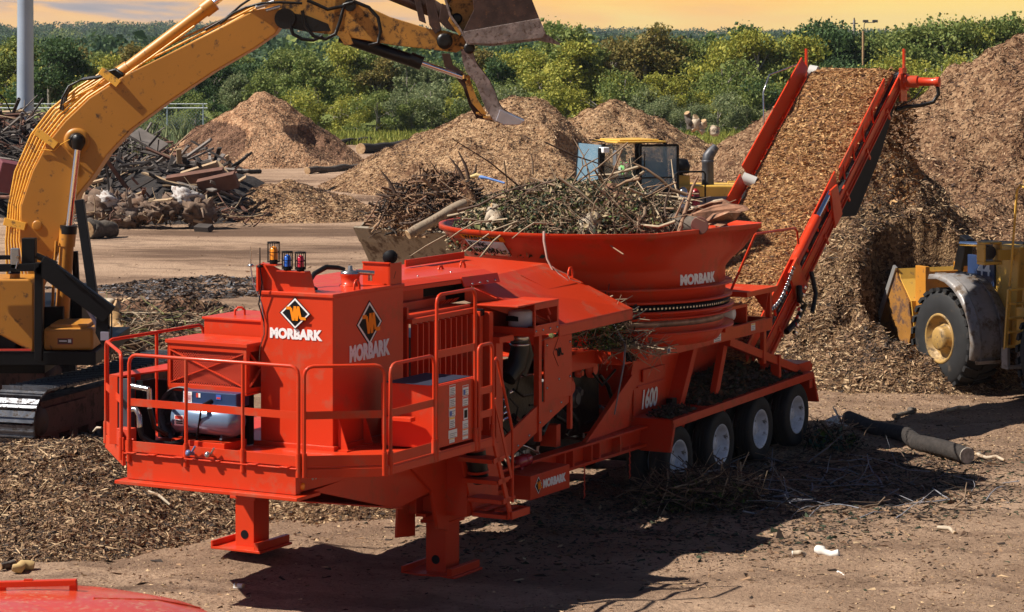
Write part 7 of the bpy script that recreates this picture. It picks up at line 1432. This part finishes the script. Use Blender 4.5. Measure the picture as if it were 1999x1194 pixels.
# ---------------------------------------------------------------- scrap lumber heap
bm2 = MB()
def lh(x, y):
    d = ((x+22.5)/9.0)**2 + ((y-104)/9.0)**2; e2 = ((x+12.5)/5.0)**2 + ((y-98)/6)**2
    return float(max(3.5*(1-d), 2.0*(1-e2)) + 0.9*fbm(x*0.5, y*0.5, 14) )
bm2.grid(lambda a, c: Vector((-36+29*a, 92+22*c, max(lh(-36+29*a, 92+22*c)-0.25, -0.3))), 60, 50)
lc_ = bm2.build('lumber_heap_core', mat('dark_heap_mass',(0.03,0.022,0.020),0.9,var=0.5,vscale=1.2,bump=0.2,bscale=2), None); tag(lc_, 'dark inner mass of the scrap lumber heap at far left', 'lumber heap', kind='stuff')  # near-black mound filling the gaps between the boards
PLM = [mat('weathered_grey_plank',(0.20,0.17,0.15),0.85,var=0.3), mat('dark_old_plank',(0.05,0.038,0.032),0.85,var=0.3), mat('tan_plank',(0.42,0.29,0.17),0.8,var=0.2), mat('red_brown_plank',(0.16,0.07,0.045),0.8,var=0.3)]
PLL = ['weathered grey board', 'blackened old board', 'pale tan board', 'reddish-brown board']; protos = []
for k in range(4):
    for ln_ in (1.4, 2.6):
        b = MB(); w_ = rnd.uniform(0.09,0.17); b.hexa([(-ln_/2,-w_/2,-0.03),(ln_/2-0.1,-w_/2,-0.03),(ln_/2,w_/2,-0.03),(-ln_/2+0.08,w_/2,-0.03),(-ln_/2,-w_/2,0.03),(ln_/2-0.1,-w_/2,0.03),(ln_/2,w_/2,0.03),(-ln_/2+0.08,w_/2,0.03)]); 
        if ln_ > 2: b.box((-ln_/2,-w_/2+0.02,0.037),(-ln_/2+0.3,w_/2-0.02,0.06))
        protos.append((b, k, ln_))
built = {}
tangle('splintered_wood', 'splintered dark lath and branches jammed between the scrap boards', (-20.5, 103, 0.3), (8.5,7,3.3), 700, (0.8,2.4), (0.02,0.06), [PLM[1],PLM[0],PLM[3],TWIG[3],PLM[2]], 51, cat='scrap wood', probs=[0.35,0.2,0.2,0.2,0.05])
tangle('splintered_wood', 'small broken sticks scattered among the rubble lumps', (-13.2, 91.5, 0.1), (4.2,1.8,0.8), 260, (0.4,1.4), (0.015,0.045), [PLM[1],PLM[2],PLM[3],TWIG[0]], 52, cat='scrap wood')
cnt = 0
while cnt < 280:
    x = rnd.uniform(-30, -8.2); y = rnd.uniform(93, 108); z = lh(x, y)
    if z < 0.1: continue
    px = CXP + FPX*x/y
    if px < -30 or px > 470: continue
    e_ = 0.3; gx_ = (lh(x+e_,y)-lh(x-e_,y))/(2*e_); gy_ = (lh(x,y+e_)-lh(x,y-e_))/(2*e_)
    if gy_ < -0.15 + (-0.4)*rnd.random() and y > 104: continue
    j = rnd.choices(range(8), [4,4,8,8,1.5,1.5,4,3])[0]; pb, mk, ln_ = protos[j]
    if j not in built:
        o = pb.build('plank', PLM[mk], None); built[j] = o
    else:
        o = built[j].copy(); COL.objects.link(o)
    o.location = (x, y, max(z,0.1)+rnd.uniform(-0.05,0.35)); o.rotation_euler = (rnd.uniform(-0.6,0.6), rnd.gauss(0,0.45), rnd.uniform(0,math.pi))
    tag(o, '%s lying loose in the scrap lumber heap at far left' % PLL[mk], 'board', 'boards in the scrap lumber heap'); cnt += 1
def plank(lb, x0, y0, x1, y1, Y, w_=0.25, m=2, th=0.08):
    b = MB(); p = W(x0,y0,Y); q = W(x1,y1,Y-0.4); c_ = (p+q)/2; b.bar(p-c_, q-c_, w_, th, up=(0,-0.5,1)); o = b.build('plank', PLM[m], None); o.location = c_; tag(o, lb, 'board'); return o
for i in range(18):
    o = built[rnd.choice(list(built))].copy(); COL.objects.link(o); o.location = (rnd.uniform(-15.6,-11.0), rnd.uniform(90.2,92.5), rnd.uniform(0.3,1.2)); o.rotation_euler = (rnd.uniform(-0.6,0.6), rnd.gauss(0,0.5), rnd.uniform(0,math.pi)); o.scale = (0.7,0.8,0.8); tag(o, 'short broken board lodged among the stumps and rubble', 'board', 'broken boards among the rubble')
plank('wide grey panel leaning at the crest of the scrap lumber, left of the mulch cone', 262,258,318,290,101,0.7,0,0.12)
plank('long thin grey plank jutting up towards the mulch cone', 366,305,412,272,97,0.2,0)
plank('short upright tan post at the scrap heap\'s right crest', 350,318,349,290,96,0.18,2)
plank('dark stick standing up on the scrap heap\'s crest', 292,283,313,258,99,0.14,1)
plank('bright tan plank propped up near the rubble', 280,392,314,432,91,0.28,2)
plank('thin pale lath across the middle of the scrap heap', 160,362,202,350,92,0.12,2)
plank('tan top edge of the collapsed crate at the scrap heap\'s right end', 355,342,425,320,95,0.16,2,0.25)
plank('tan end board of the collapsed crate', 422,318,448,348,95,0.18,2,0.2)
plank('red-brown side of the collapsed crate, facing the yard', 330,362,440,345,94.6,0.25,3,0.75)
plank('red-brown lower side of the collapsed crate', 390,366,462,350,94.0,0.25,3,0.6)
plank('slatted tan pallet piece lying at the foot of the rubble', 366,420,402,428,90.4,0.5,2,0.1)
plank('dark timber on the ground at the rubble\'s right foot', 384,444,412,446,89,0.3,1,0.2)
for i, (x, y, s_, m_, lb) in enumerate(((205,400,0.60,0,'dirt-covered boulder at the left end of the rubble row'),(222,408,0.75,1,'largest brown stump lump in the rubble row'),(262,402,0.55,0,'tilted pale stump in the middle of the rubble row'),(208,388,0.42,2,'white-topped concrete lump at the back of the rubble row'),(245,425,0.55,1,'dark stump below the tilted pale one'),(357,384,0.42,2,'white jagged lump standing at the right of the rubble'),(345,402,0.55,1,'grey stump under the white jagged lump'),(385,410,0.60,1,'brown stump at the rubble\'s right end'),(300,410,0.45,1,'brown lump half hidden behind the bright tan plank'))):
    p = W(x, y+4, 91.0-i*0.1); s_ *= 0.92; b = MB()
    def blob(a, c, s_=s_, i=i):
        th_ = a*math.pi; ph_ = c*2*math.pi; n_ = Vector((math.sin(th_)*math.cos(ph_)*1.25, math.sin(th_)*math.sin(ph_), math.cos(th_)*0.85))
        k_ = 1 + 1.7*float(fbm(n_.x*1.6+i*5+3, n_.y*1.6+n_.z*1.3, i)) + 1.0*float(fbm(n_.x*4+i, n_.z*4+n_.y*4, i+3)); return n_*s_*k_
    b.grid(blob, 18, 28)
    if m_ != 2:
        for k in range(9):
            d = Vector((rnd.gauss(0,1), rnd.gauss(0,0.7)-0.4, rnd.gauss(0,0.8)+0.3)).normalized(); b.tube([d*s_*0.6, d*s_*1.05+Vector((0,0,0.05)), d*s_*1.35+Vector((rnd.gauss(0,.12),rnd.gauss(0,.12),rnd.gauss(0,.12)))],[s_*0.16,s_*0.09,s_*0.03],6)
    o = b.build('rubble_lump', [CONC, mat('muddy_stump',(0.19,0.12,0.08),0.9,var=0.5,vscale=3,bump=0.03,bscale=6,dirt=(0.40,0.30,0.22),dirt_amt=0.3,dirt_scale=2), mat('white_concrete',(0.62,0.58,0.55),0.9,var=0.3,dirt=(0.2,0.13,0.1),dirt_amt=0.5)][m_], None); o.location = p; tag(o, lb, 'rubble', 'stumps and rubble in front of the scrap lumber')
glog('thick log on the ground in front of the rubble row', 168,448,222,446, 0.32,0.28, BARK, CUT, wob=0.06)
b = MB(); b.box((-0.5,-0.3,0),(0.5,0.3,1.1)); o = b.build('scrap_panel', mat('dull_maroon_panel',(0.16,0.04,0.05),0.7), None, bevel=0.04); o.location = W(14,374,92); o.rotation_euler = (0.2,0.2,0.4); tag(o, 'dull maroon panel at the left edge in front of the scrap lumber', 'panel')
# brush lumps behind the platform rail
tangle('brush_tangle', 'pale straw and sticks strewn over the brush heap behind the platform', (-7.2, 52.6, 0.2), (2.7,1.9,0.75), 600, (0.3,1.0), (0.008,0.02), [TWIG[0],TWIG[1],TWIG[3],LEAFS[1]], 33, flat=0.3)
log('stump', 'orange-tan split stump in the brush heap, just right of the excavator', W(236,655,51.5), W(218,630,52.2), 0.16, 0.20, mat('orange_split_wood',(0.52,0.30,0.12),0.8,var=0.4,vscale=6), CUT, rough=0.3)
log('stump', 'pale cut stump end at the top of the brush heap by the excavator', W(222,596,53.0), W(206,604,53.6), 0.16, 0.19, PALEW, CUT, rough=0.2)
b = MB(); b.tube([W(346,638,51), W(336,616,51), W(333,608,51)],[0.02,0.015,0.008],6); tag(b.build('branch', TWIG[3], None), 'single dark twig sticking up behind the hydraulic cabinet', 'branch')
for (x0,y0,x1,y1,Y,lb) in ((66,868,96,905,36.2,'pale stick leaning out of the left mulch bank'),(182,842,198,835,38,'thin stick standing on the mulch bank beside the track'),(290,958,332,985,34.4,'tan slab lying on the mulch bank under the front beam'),(0,1030,40,1050,34.0,'pale root lying low on the left mulch bank')):
    b = MB(); p = W(x0,y0,Y); q = W(x1,y1,Y-0.3); b.tube([p, p.lerp(q,0.5)+Vector((0,0,0.03)), q],[0.012,0.022,0.016],7); tag(b.build('branch', PALEW, None), lb, 'branch')

# ---------------------------------------------------------------- the domed red tank close to the camera
YD = 15.0; dc = Vector((-2.78, 14.55, 0)); dt = empty('domed_tank', dc); tag(dt, 'orange-red domed lid of a machine with a bar handle, cut by the lower left corner', 'tank')
b = MB(); b.lathe((0,0,0),(0,0,1),[(0,1.30),(2.90,1.30),(2.96,1.31),(3.04,1.26),(3.14,1.08),(3.22,0.80),(3.265,0.45),(3.28,0.0)],96,cap=False); b.build('tank_shell', DUSTR, dt)
b = MB(); b.lathe((-0.15,-0.35,3.235),(0.02,-0.05,1),[(0,0.40),(0.03,0.40),(0.034,0.38),(0.034,0.0)],48); b.build('hatch', DUSTR, dt, bevel=0.003)
for k in range(28):
    a = k*2*math.pi/28; b = MB(); b.lathe((1.18*math.cos(a),1.18*math.sin(a),3.075),(0.3*math.cos(a),0.3*math.sin(a),1),[(0,0.018),(0.014,0.018),(0.018,0.0)],8); b.build('bolt', DUSTR, dt)
b = MB(); b.tube([(r_*math.cos(0.5), r_*math.sin(0.5), z_) for r_, z_ in ((0.42,3.268),(0.6,3.245),(0.8,3.222),(0.95,3.182),(1.08,3.142))],0.006,6); b.build('weld_seam', DUSTR, dt)
p0 = W(-30,1141,YD)-dc; p1 = W(150,1136,YD)-dc; b = MB(); b.bar(p0, p1, 0.045, 0.035); b.bar(p1+Vector((-0.02,0,0.0)), p1+Vector((-0.02,0,-0.13)), 0.045, 0.035, up=(0,1,0)); q = W(4,1141,YD)-dc; b.bar(q, q+Vector((0,0,-0.13)), 0.045, 0.035, up=(0,1,0)); b.build('bar_handle', RED, dt, bevel=0.004)
b = MB(); q = W(57,1134,YD)-dc; b.box(tuple(q-Vector((0.03,0.01,0.01))), tuple(q+Vector((0.02,0.01,0.012)))); b.build('latch', RED, dt)
# ---------------------------------------------------------------- poles, fence
p = W(49.5, 230, 112); b = MB(); b.tube([(0,0,0),(0,0,7),(0,0,15)],[0.40,0.36,0.325],12,cap=True); b.tube([(0,0,0),(0,0,0.3)],[0.55,0.5],12)
o = b.build('light_mast', GALV, None); o.location = (p.x, p.y, 0); tag(o, 'tall blue-grey steel mast rising out of the frame at far left', 'mast')
b = MB()
for a in range(3): b.bar((0,0,14.6),(math.cos(a*2.1)*1.2,math.sin(a*2.1)*1.2,14.8),0.1,0.1)
b.build('lamp_arm', GALV, o)
fe = empty('chain_link_fence', (-31.5, 185, 0)); tag(fe, 'galvanized chain link fence with white top rail beyond the scrap lumber', 'fence')
b = MB(); b.tube([(-9,0,1.95),(9.5,0,1.95)],0.05,8); b.tube([(-9,0,2.25),(9.5,0,2.25)],0.04,6); b.build('top_rail', mat('white_rail',(0.62,0.66,0.70),0.4), fe)
for k in range(8): b = MB(); b.cyl((-9+k*2.6,0,-0.2),(-9+k*2.6,0,2.3),0.045,n=8); b.build('fence_post', GALV, fe)
b = MB()
for k in range(75):
    x = -9+k*0.25; b.bar((x,0,0.1),(min(x+1.8,9.5),0,0.1+min(1.8,9.5-x)),0.012,0.012); b.bar((x,0.01,1.9),(min(x+1.8,9.5),0.01,1.9-min(1.8,9.5-x)),0.012,0.012)
b.build('wire_mesh', GALV, fe)
def upole(name, lb, px, ytop, Y, r_, m, arm=None):
    q = W(px, ytop, Y); b = MB(); b.tube([(0,0,-1),(0,0,q.z)],[r_,r_*0.75],10); o = b.build('pole', m, None); o.name = name; o.location = (q.x, Y, 0); tag(o, lb, 'pole')
    return o, q
o, q = upole('utility_pole', 'grey wooden utility pole standing above the trees behind the conveyor', 1667.5, 38, 205, 0.13, mat('grey_pole_wood',(0.34,0.30,0.28),0.8))
b = MB(); b.cyl((0,0,q.z),(0,0,q.z+0.15),0.05); b.bar((-0.3,0,q.z-0.3),(0.3,0,q.z-0.3),0.08,0.08); b.build('insulator', SHADE, o)
o, q = upole('lamp_pole', 'tan lamp pole with two floodlights, just right of the utility pole', 1685, 60, 200, 0.12, mat('tan_pole_wood',(0.42,0.26,0.13),0.8))
b = MB(); z0 = W(1700,41,200).z; xx = W(1690,41,200).x-q.x; x2 = W(1708,41,200).x-q.x; b.tube([(0,0,q.z-0.2),(0.1,0,z0-0.2),(xx,0,z0-0.1),(x2,0,z0-0.1)],0.035,6); b.box((xx-0.2,-0.2,z0-0.1),(xx+0.18,0.2,z0+0.1)); b.box((x2-0.18,-0.2,z0-0.1),(x2+0.2,0.2,z0+0.1)); b.build('floodlight', SHADE, o)

# ---------------------------------------------------------------- trees
def tree_mesh(kind, seed):
    """unit tree: height 1; foliage is leaf clumps hung on lobes, with gaps"""
    g = np.random.default_rng(seed); rs = random.Random(seed)
    nl = {'round': 17, 'tall': 19, 'bush': 13, 'open': 17}[kind]; lobes = []
    for i in range(nl):
        if kind == 'tall': z = g.uniform(0.22,0.96); r_ = 0.27*(1-(max(z-0.45,0)/0.62)**2)+0.02; a = g.uniform(0,6.28); q = r_*g.uniform(0.25,1.0); lobes.append((q*math.cos(a), q*math.sin(a), z, g.uniform(0.075,0.14)))
        elif kind == 'round': z = g.uniform(0.30,0.90); r_ = 0.44*math.sqrt(max(1-((z-0.55)/0.42)**2,0.05)); a = g.uniform(0,6.28); q = r_*g.uniform(0.3,0.95); lobes.append((q*math.cos(a), q*math.sin(a), z, g.uniform(0.07,0.18)))
        elif kind == 'bush': z = g.uniform(0.08,0.82); r_ = 0.62*math.sqrt(max(1-((z-0.25)/0.68)**2,0.05)); a = g.uniform(0,6.28); q = r_*g.uniform(0.2,1.0); lobes.append((q*math.cos(a), q*math.sin(a), z, g.uniform(0.12,0.21)))
        else: z = g.uniform(0.25,0.97); r_ = 0.34; a = g.uniform(0,6.28); q = r_*g.uniform(0.3,1.0)*(1.1-z*0.6); lobes.append((q*math.cos(a), q*math.sin(a), z, g.uniform(0.06,0.12)))
    per = {'round': 430, 'tall': 360, 'bush': 400, 'open': 200}[kind]; Ps = []
    for (x, y, z, r_) in lobes:
        v = g.normal(size=(per,3)); v /= np.linalg.norm(v,axis=1,keepdims=True); Ps.append(np.array([x,y,z]) + v*r_*(g.uniform(0.15,1.0,(per,1))**0.4)*np.array([1.15,1.15,0.85])*(1+0.25*g.normal(size=(per,1))))
    P = np.concatenate(Ps); P = P[P[:,2] > 0.01]; n = len(P)
    a = g.normal(size=(n,3)); a /= np.linalg.norm(a,axis=1,keepdims=True); b_ = np.cross(a, g.normal(size=(n,3))); b_ /= np.linalg.norm(b_,axis=1,keepdims=True); nn = np.cross(a,b_)
    L_ = (0.028*g.lognormal(0,0.4,n))[:,None]
    V = np.stack([P-a*L_*.5, P+b_*L_*.4+nn*L_*.15, P+a*L_*.5, P-b_*L_*.4+nn*L_*.15], 1).reshape(-1,3); k = np.arange(n)[:,None]*4
    F = np.concatenate([k+np.array([[0,1,2]]), k+np.array([[0,2,3]])], 1).reshape(-1,3)
    tb = MB(); h_ = 0.75; lean = rs.uniform(-0.05,0.05); tb.tube([(0,0,-0.05),(lean*0.5,0.01,h_*0.5),(lean,0,h_)],[0.028,0.018,0.006],7)
    for (x, y, z, r_) in lobes[::2]: z0 = max(0.10, z-0.22); tb.tube([(lean*z0,0,z0),(x*0.55,y*0.55,z-0.06),(x,y,z)],[0.011,0.007,0.003],5)
    return (V, F, tb)
TM = {}
for kd in ('round','tall','bush','open'):
    for s_ in range(3): TM[(kd,s_)] = tree_mesh(kd, 100+17*s_+len(kd)*7)
TREE_B = {}; TREES = {}
def tree(px, ybase_Y, ytop, kind, lf, label, cat='tree', wsc=1.0, group='trees and bushes along the far edge of the yard', dep=0.0, gz=0.0):
    Y = ybase_Y; top = W(px, ytop, Y); h_ = top.z - gz
    if h_ < 0.5: return
    v_ = rnd.randrange(3); key = (kind, v_, lf.name)
    nm = 'bush' if kind == 'bush' else 'tree'
    r = empty(nm, (top.x, Y, gz), rnd.uniform(0,6.28)); r.scale = (h_*wsc, h_*wsc, h_)
    if key not in TREE_B:
        V, F, tb = TM[(kind, v_)]; f_ = big_mesh('crown', V, F, lf); t_ = MB(); t_.v = list(tb.v); t_.f = list(tb.f); t_.m = list(tb.m); t_.sm = list(tb.sm); t_ = t_.build('trunk', mat('pale_tree_bark',(0.30,0.26,0.22),0.9), None)
        TREE_B[key] = (f_, t_); a_, c_ = f_, t_
    else:
        a_ = TREE_B[key][0].copy(); c_ = TREE_B[key][1].copy(); COL.objects.link(a_); COL.objects.link(c_)
    a_.parent = r; c_.parent = r; tag(r, None, cat, group); TREES.setdefault(label, []).append((px, r))
DESC = {'round': 'round-crowned', 'tall': 'tall slender', 'bush': 'low spreading', 'open': 'thin open-branched'}
CLR = {LF_DARK.name: 'dark green', LF_MID.name: 'mid green', LF_LIME.name: 'yellow-green', LF_OLIVE.name: 'olive-brown', LF_GREY.name: 'grey-green'}
SEC = [(0,170,'left of the mast'),(170,480,'behind the boom'),(480,760,'behind the red-brown cone'),(760,1100,'behind the flat-topped chip heap'),(1100,1400,'behind the rounded chip heap'),(1400,1780,'behind the conveyor head'),(1780,2200,'above the tallest mulch mountain')]
def T(px, Y, ytop, kind, lf, wsc=1.0, dz=0.0):
    s_ = [c for a, b2, c in SEC if a <= px < b2]; s_ = s_[0] if s_ else 'left of the mast'
    row = 'front row' if Y < 205 else ('second row' if Y < 240 else 'back row')
    tree(px, Y, ytop, kind, lf, '%s %s %s-row %s|%s' % (DESC[kind], CLR[lf.name], row.split()[0], 'bush' if kind == 'bush' else 'tree', s_), 'bush' if kind == 'bush' else 'tree', wsc, '%s %s %s, %s' % (CLR[lf.name], 'bushes' if kind == 'bush' else 'trees', s_, row), gz=dz)
# hand-placed silhouettes, (px, distance, top y, kind, foliage, width)
for a in ((15,198,95,'round',LF_LIME,1.0),(55,200,72,'round',LF_MID,1.0),(98,196,76,'round',LF_DARK,1.1),(125,200,84,'round',LF_OLIVE,0.9),(-20,200,80,'round',LF_MID,1.0),
          (150,205,130,'open',LF_GREY,1.0),(205,200,112,'round',LF_LIME,0.9),(185,192,150,'bush',LF_LIME,1.0),(240,198,108,'round',LF_LIME,0.9),(285,200,100,'tall',LF_LIME,1.0),(262,196,96,'tall',LF_OLIVE,1.0),(320,215,95,'round',LF_DARK,0.9),(345,196,150,'bush',LF_MID,1.2),
          (385,205,135,'round',LF_DARK,1.0),(420,210,120,'round',LF_DARK,1.0),(455,205,140,'round',LF_GREY,1.0),(300,188,215,'bush',LF_MID,1.4),(335,186,222,'bush',LF_GREY,1.4),(380,188,195,'bush',LF_MID,1.3),(420,190,190,'bush',LF_DARK,1.2),
          (500,210,118,'round',LF_DARK,1.1),(540,205,98,'round',LF_MID,1.0),(580,206,88,'round',LF_MID,1.0),(615,200,100,'round',LF_MID,1.0),(655,203,84,'round',LF_LIME,0.9),(700,205,92,'round',LF_MID,1.0),(740,202,105,'tall',LF_OLIVE,1.1),(775,204,110,'open',LF_GREY,1.1),(800,200,118,'open',LF_GREY,1.1),
          (570,192,160,'bush',LF_MID,1.1),(620,190,160,'bush',LF_LIME,1.2),(665,189,175,'bush',LF_LIME,1.1),(700,188,185,'bush',LF_LIME,1.2),(735,187,170,'bush',LF_MID,1.1),(770,188,165,'bush',LF_GREY,1.1),(805,188,180,'bush',LF_MID,1.1),(845,190,150,'bush',LF_GREY,1.1),
          (830,200,125,'round',LF_GREY,1.0),(870,205,120,'round',LF_MID,1.0),(905,200,140,'tall',LF_MID,1.2),(945,204,105,'tall',LF_OLIVE,1.1),(975,200,108,'tall',LF_DARK,1.0),(1005,203,100,'round',LF_LIME,0.9),(1040,200,90,'tall',LF_LIME,1.1),
          (880,188,190,'bush',LF_MID,1.1),(925,190,150,'bush',LF_LIME,1.0),(960,188,155,'bush',LF_GREY,1.1),(1010,190,140,'bush',LF_MID,1.1),(1060,190,130,'bush',LF_LIME,1.1),
          (1085,202,55,'tall',LF_MID,1.0),(1110,198,40,'open',LF_MID,1.2),(1135,200,50,'open',LF_MID,1.2),(1120,196,90,'tall',LF_LIME,1.3),(1160,204,80,'tall',LF_OLIVE,1.1),(1195,205,78,'round',LF_OLIVE,0.9),(1230,206,72,'round',LF_OLIVE,0.9),(1262,204,38,'open',LF_OLIVE,1.0),(1285,205,60,'tall',LF_OLIVE,1.2),(1310,206,72,'round',LF_OLIVE,0.9),
          (1180,190,130,'bush',LF_LIME,1.0),(1215,189,120,'bush',LF_MID,1.0),(1245,188,165,'bush',LF_GREY,1.0),(1275,189,150,'tall',LF_LIME,1.2),(1300,187,175,'bush',LF_GREY,1.1),(1335,189,140,'bush',LF_LIME,1.0),(1360,186,200,'bush',LF_GREY,1.3),(1330,185,205,'bush',LF_GREY,1.2),(1280,186,190,'bush',LF_GREY,1.1),(1400,186,175,'bush',LF_GREY,1.2),(1440,188,190,'bush',LF_GREY,1.1),
          (1345,205,72,'round',LF_MID,0.9),(1385,204,70,'round',LF_MID,0.9),(1440,200,55,'round',LF_LIME,0.95),(1478,198,60,'round',LF_LIME,0.95),(1415,196,95,'bush',LF_MID,1.0),(1460,190,130,'bush',LF_MID,1.0),(1510,200,75,'round',LF_MID,0.9),(1500,190,140,'bush',LF_DARK,1.1),(1545,201,62,'tall',LF_LIME,1.2),
          (1590,206,42,'round',LF_DARK,1.0),(1625,204,50,'round',LF_DARK,1.0),(1570,195,110,'bush',LF_MID,1.0),(1610,195,100,'bush',LF_DARK,1.0),(1655,205,60,'round',LF_DARK,0.9),(1700,206,66,'round',LF_DARK,0.9),(1650,194,110,'bush',LF_DARK,1.0),(1700,196,105,'bush',LF_DARK,1.0),
          (1738,204,60,'round',LF_MID,1.0),(1775,203,55,'round',LF_MID,1.0),(1810,204,44,'round',LF_MID,1.0),(1845,202,34,'round',LF_MID,1.0),(1880,203,50,'round',LF_LIME,0.95),(1915,204,42,'round',LF_MID,1.0),(1950,203,40,'round',LF_MID,1.0),(1985,202,32,'round',LF_MID,1.0),(2020,203,36,'round',LF_OLIVE,1.0),
          (1760,192,100,'bush',LF_LIME,1.0),(1800,192,92,'bush',LF_LIME,1.1),(1840,193,85,'bush',LF_LIME,1.0),(1880,194,88,'bush',LF_GREY,1.0),(1930,194,75,'bush',LF_MID,1.0),(1980,195,70,'bush',LF_MID,1.0),(1720,190,130,'bush',LF_LIME,1.0)):
    T(*a)
for i in range(46):     # second and back rows fill behind
    px = rnd.uniform(480, 2040); Y = rnd.uniform(215, 300); base = np.interp(px, [480,700,900,1080,1300,1500,1700,2000], [125,112,118,75,72,58,62,50]); T(px, Y, base + rnd.uniform(-4, 26), rnd.choice(['round','tall','tall','open']), rnd.choice([LF_DARK,LF_DARK,LF_MID,LF_OLIVE]), 1.1)
for i in range(14):
    px = rnd.uniform(130, 480); Y = rnd.uniform(215, 290); T(px, Y, rnd.uniform(98, 128), 'round', rnd.choice([LF_DARK,LF_DARK,LF_MID]), 1.1)
ORD = ['leftmost','second','third','fourth','fifth','sixth','seventh','eighth','ninth','tenth']
for key, lst in TREES.items():
    d_, s_ = key.split('|'); lst.sort(key=lambda t: t[0])
    for i, (_x, r_) in enumerate(lst):
        r_['label'] = ('%s %s' % (d_, s_)) if len(lst) == 1 else (('leftmost %s %s' % (d_, s_)) if i == 0 else '%s %s from left, %s' % (ORD[i], d_, s_))
# meadow edge
g = np.random.default_rng(44)
def tufts(name, label, n, xr, yr, hh, lf, seed):
    g = np.random.default_rng(seed); x = g.uniform(*xr, n); y = g.uniform(*yr, n); P = np.stack([x, y, np.zeros(n)], 1); k_ = infield(P); P = P[k_]; n = len(P)
    a = g.uniform(0, 6.28, n); h_ = hh*g.lognormal(0, 0.35, n); w_ = h_*0.10; tx = g.normal(0, 0.25, n)*h_; ty = g.normal(0, 0.25, n)*h_
    A = P + np.stack([np.cos(a)*w_, np.sin(a)*w_, np.zeros(n)], 1); B = P - np.stack([np.cos(a)*w_, np.sin(a)*w_, np.zeros(n)], 1); C = P + np.stack([tx, ty, h_], 1); D = P + np.stack([tx*0.3+np.sin(a)*w_, ty*0.3-np.cos(a)*w_, h_*0.5], 1)
    V = np.stack([A, B, C, D], 1).reshape(-1,3); k = np.arange(n)[:,None]*4; F = np.concatenate([k+np.array([[0,1,2]]), k+np.array([[0,2,3]]), k+np.array([[1,3,2]])], 1).reshape(-1,3)
    o = big_mesh(name, V, F, lf); tag(o, label, 'grass', kind='stuff'); return o
tufts('meadow_grass', 'rough yellow-green meadow grass between the heaps and the trees', 60000, (-40, 40), (166, 187), 0.26, LF_GRASS, 45)
tufts('weeds', 'tall seeding weeds at the left foot of the red-brown cone', 22000, (-27, -17), (146, 168), 0.60, LF_GREY, 46)
# far wood
n = 2600; g = np.random.default_rng(77); yy = np.exp(g.uniform(math.log(300), math.log(3600), n)); pxx = g.uniform(-60, 2060, n); xx = (pxx-CXP)/FPX*yy; zz = hill_h(xx, yy)
sz = g.uniform(3.2, 6.0, n)*np.clip(yy/800, 1.0, 2.6)**0.5; per = 120; Vs = []
v = g.normal(size=(n,per,3)); v /= np.linalg.norm(v,axis=2,keepdims=True); v[:,:,2] = np.abs(v[:,:,2])
P = np.stack([xx,yy,zz+sz*0.55],1)[:,None,:] + v*sz[:,None,None]*np.array([1.0,1.0,0.95])*g.uniform(0.75,1.08,(n,per,1)); P = P.reshape(-1,3); SZ = np.repeat(sz, per); m_ = len(P)
a = g.normal(size=(m_,3)); a /= np.linalg.norm(a,axis=1,keepdims=True); b_ = np.cross(a, g.normal(size=(m_,3))); b_ /= np.linalg.norm(b_,axis=1,keepdims=True); nn = np.cross(a,b_); L_ = (SZ*0.17*g.lognormal(0,0.3,m_))[:,None]
V = np.stack([P-a*L_*.5, P+b_*L_*.4+nn*L_*.15, P+a*L_*.5, P-b_*L_*.4+nn*L_*.15], 1).reshape(-1,3); k = np.arange(m_)[:,None]*4; F = np.concatenate([k+np.array([[0,1,2]]), k+np.array([[0,2,3]])], 1).reshape(-1,3)
fw = big_mesh('far_wood', V, F, [LF_FAR, LF_DARK, LF_MID], np.repeat(np.repeat(g.choice(3, n, p=[0.6,0.28,0.12]), per), 2)); tag(fw, 'distant dark woods covering the rolling hills to the horizon', 'woods', kind='stuff')
# ---------------------------------------------------------------- the air
hm = bpy.data.materials.new('haze_air'); hm.use_nodes = True; t = hm.node_tree; t.nodes.clear()
ho_ = t.nodes.new('ShaderNodeOutputMaterial'); pv = t.nodes.new('ShaderNodeVolumePrincipled'); t.links.new(pv.outputs[0], ho_.inputs['Volume'])
pv.inputs['Color'].default_value = (0.72, 0.82, 0.95, 1); pv.inputs['Density'].default_value = 0.00008; pv.inputs['Anisotropy'].default_value = 0.2
b = MB(); b.box((-3560, -70, -3), (3560, 6060, 75)); hz = b.build('haze', hm, None); tag(hz, 'thin bluish air that softens the far wooded hills', 'haze', kind='stuff')
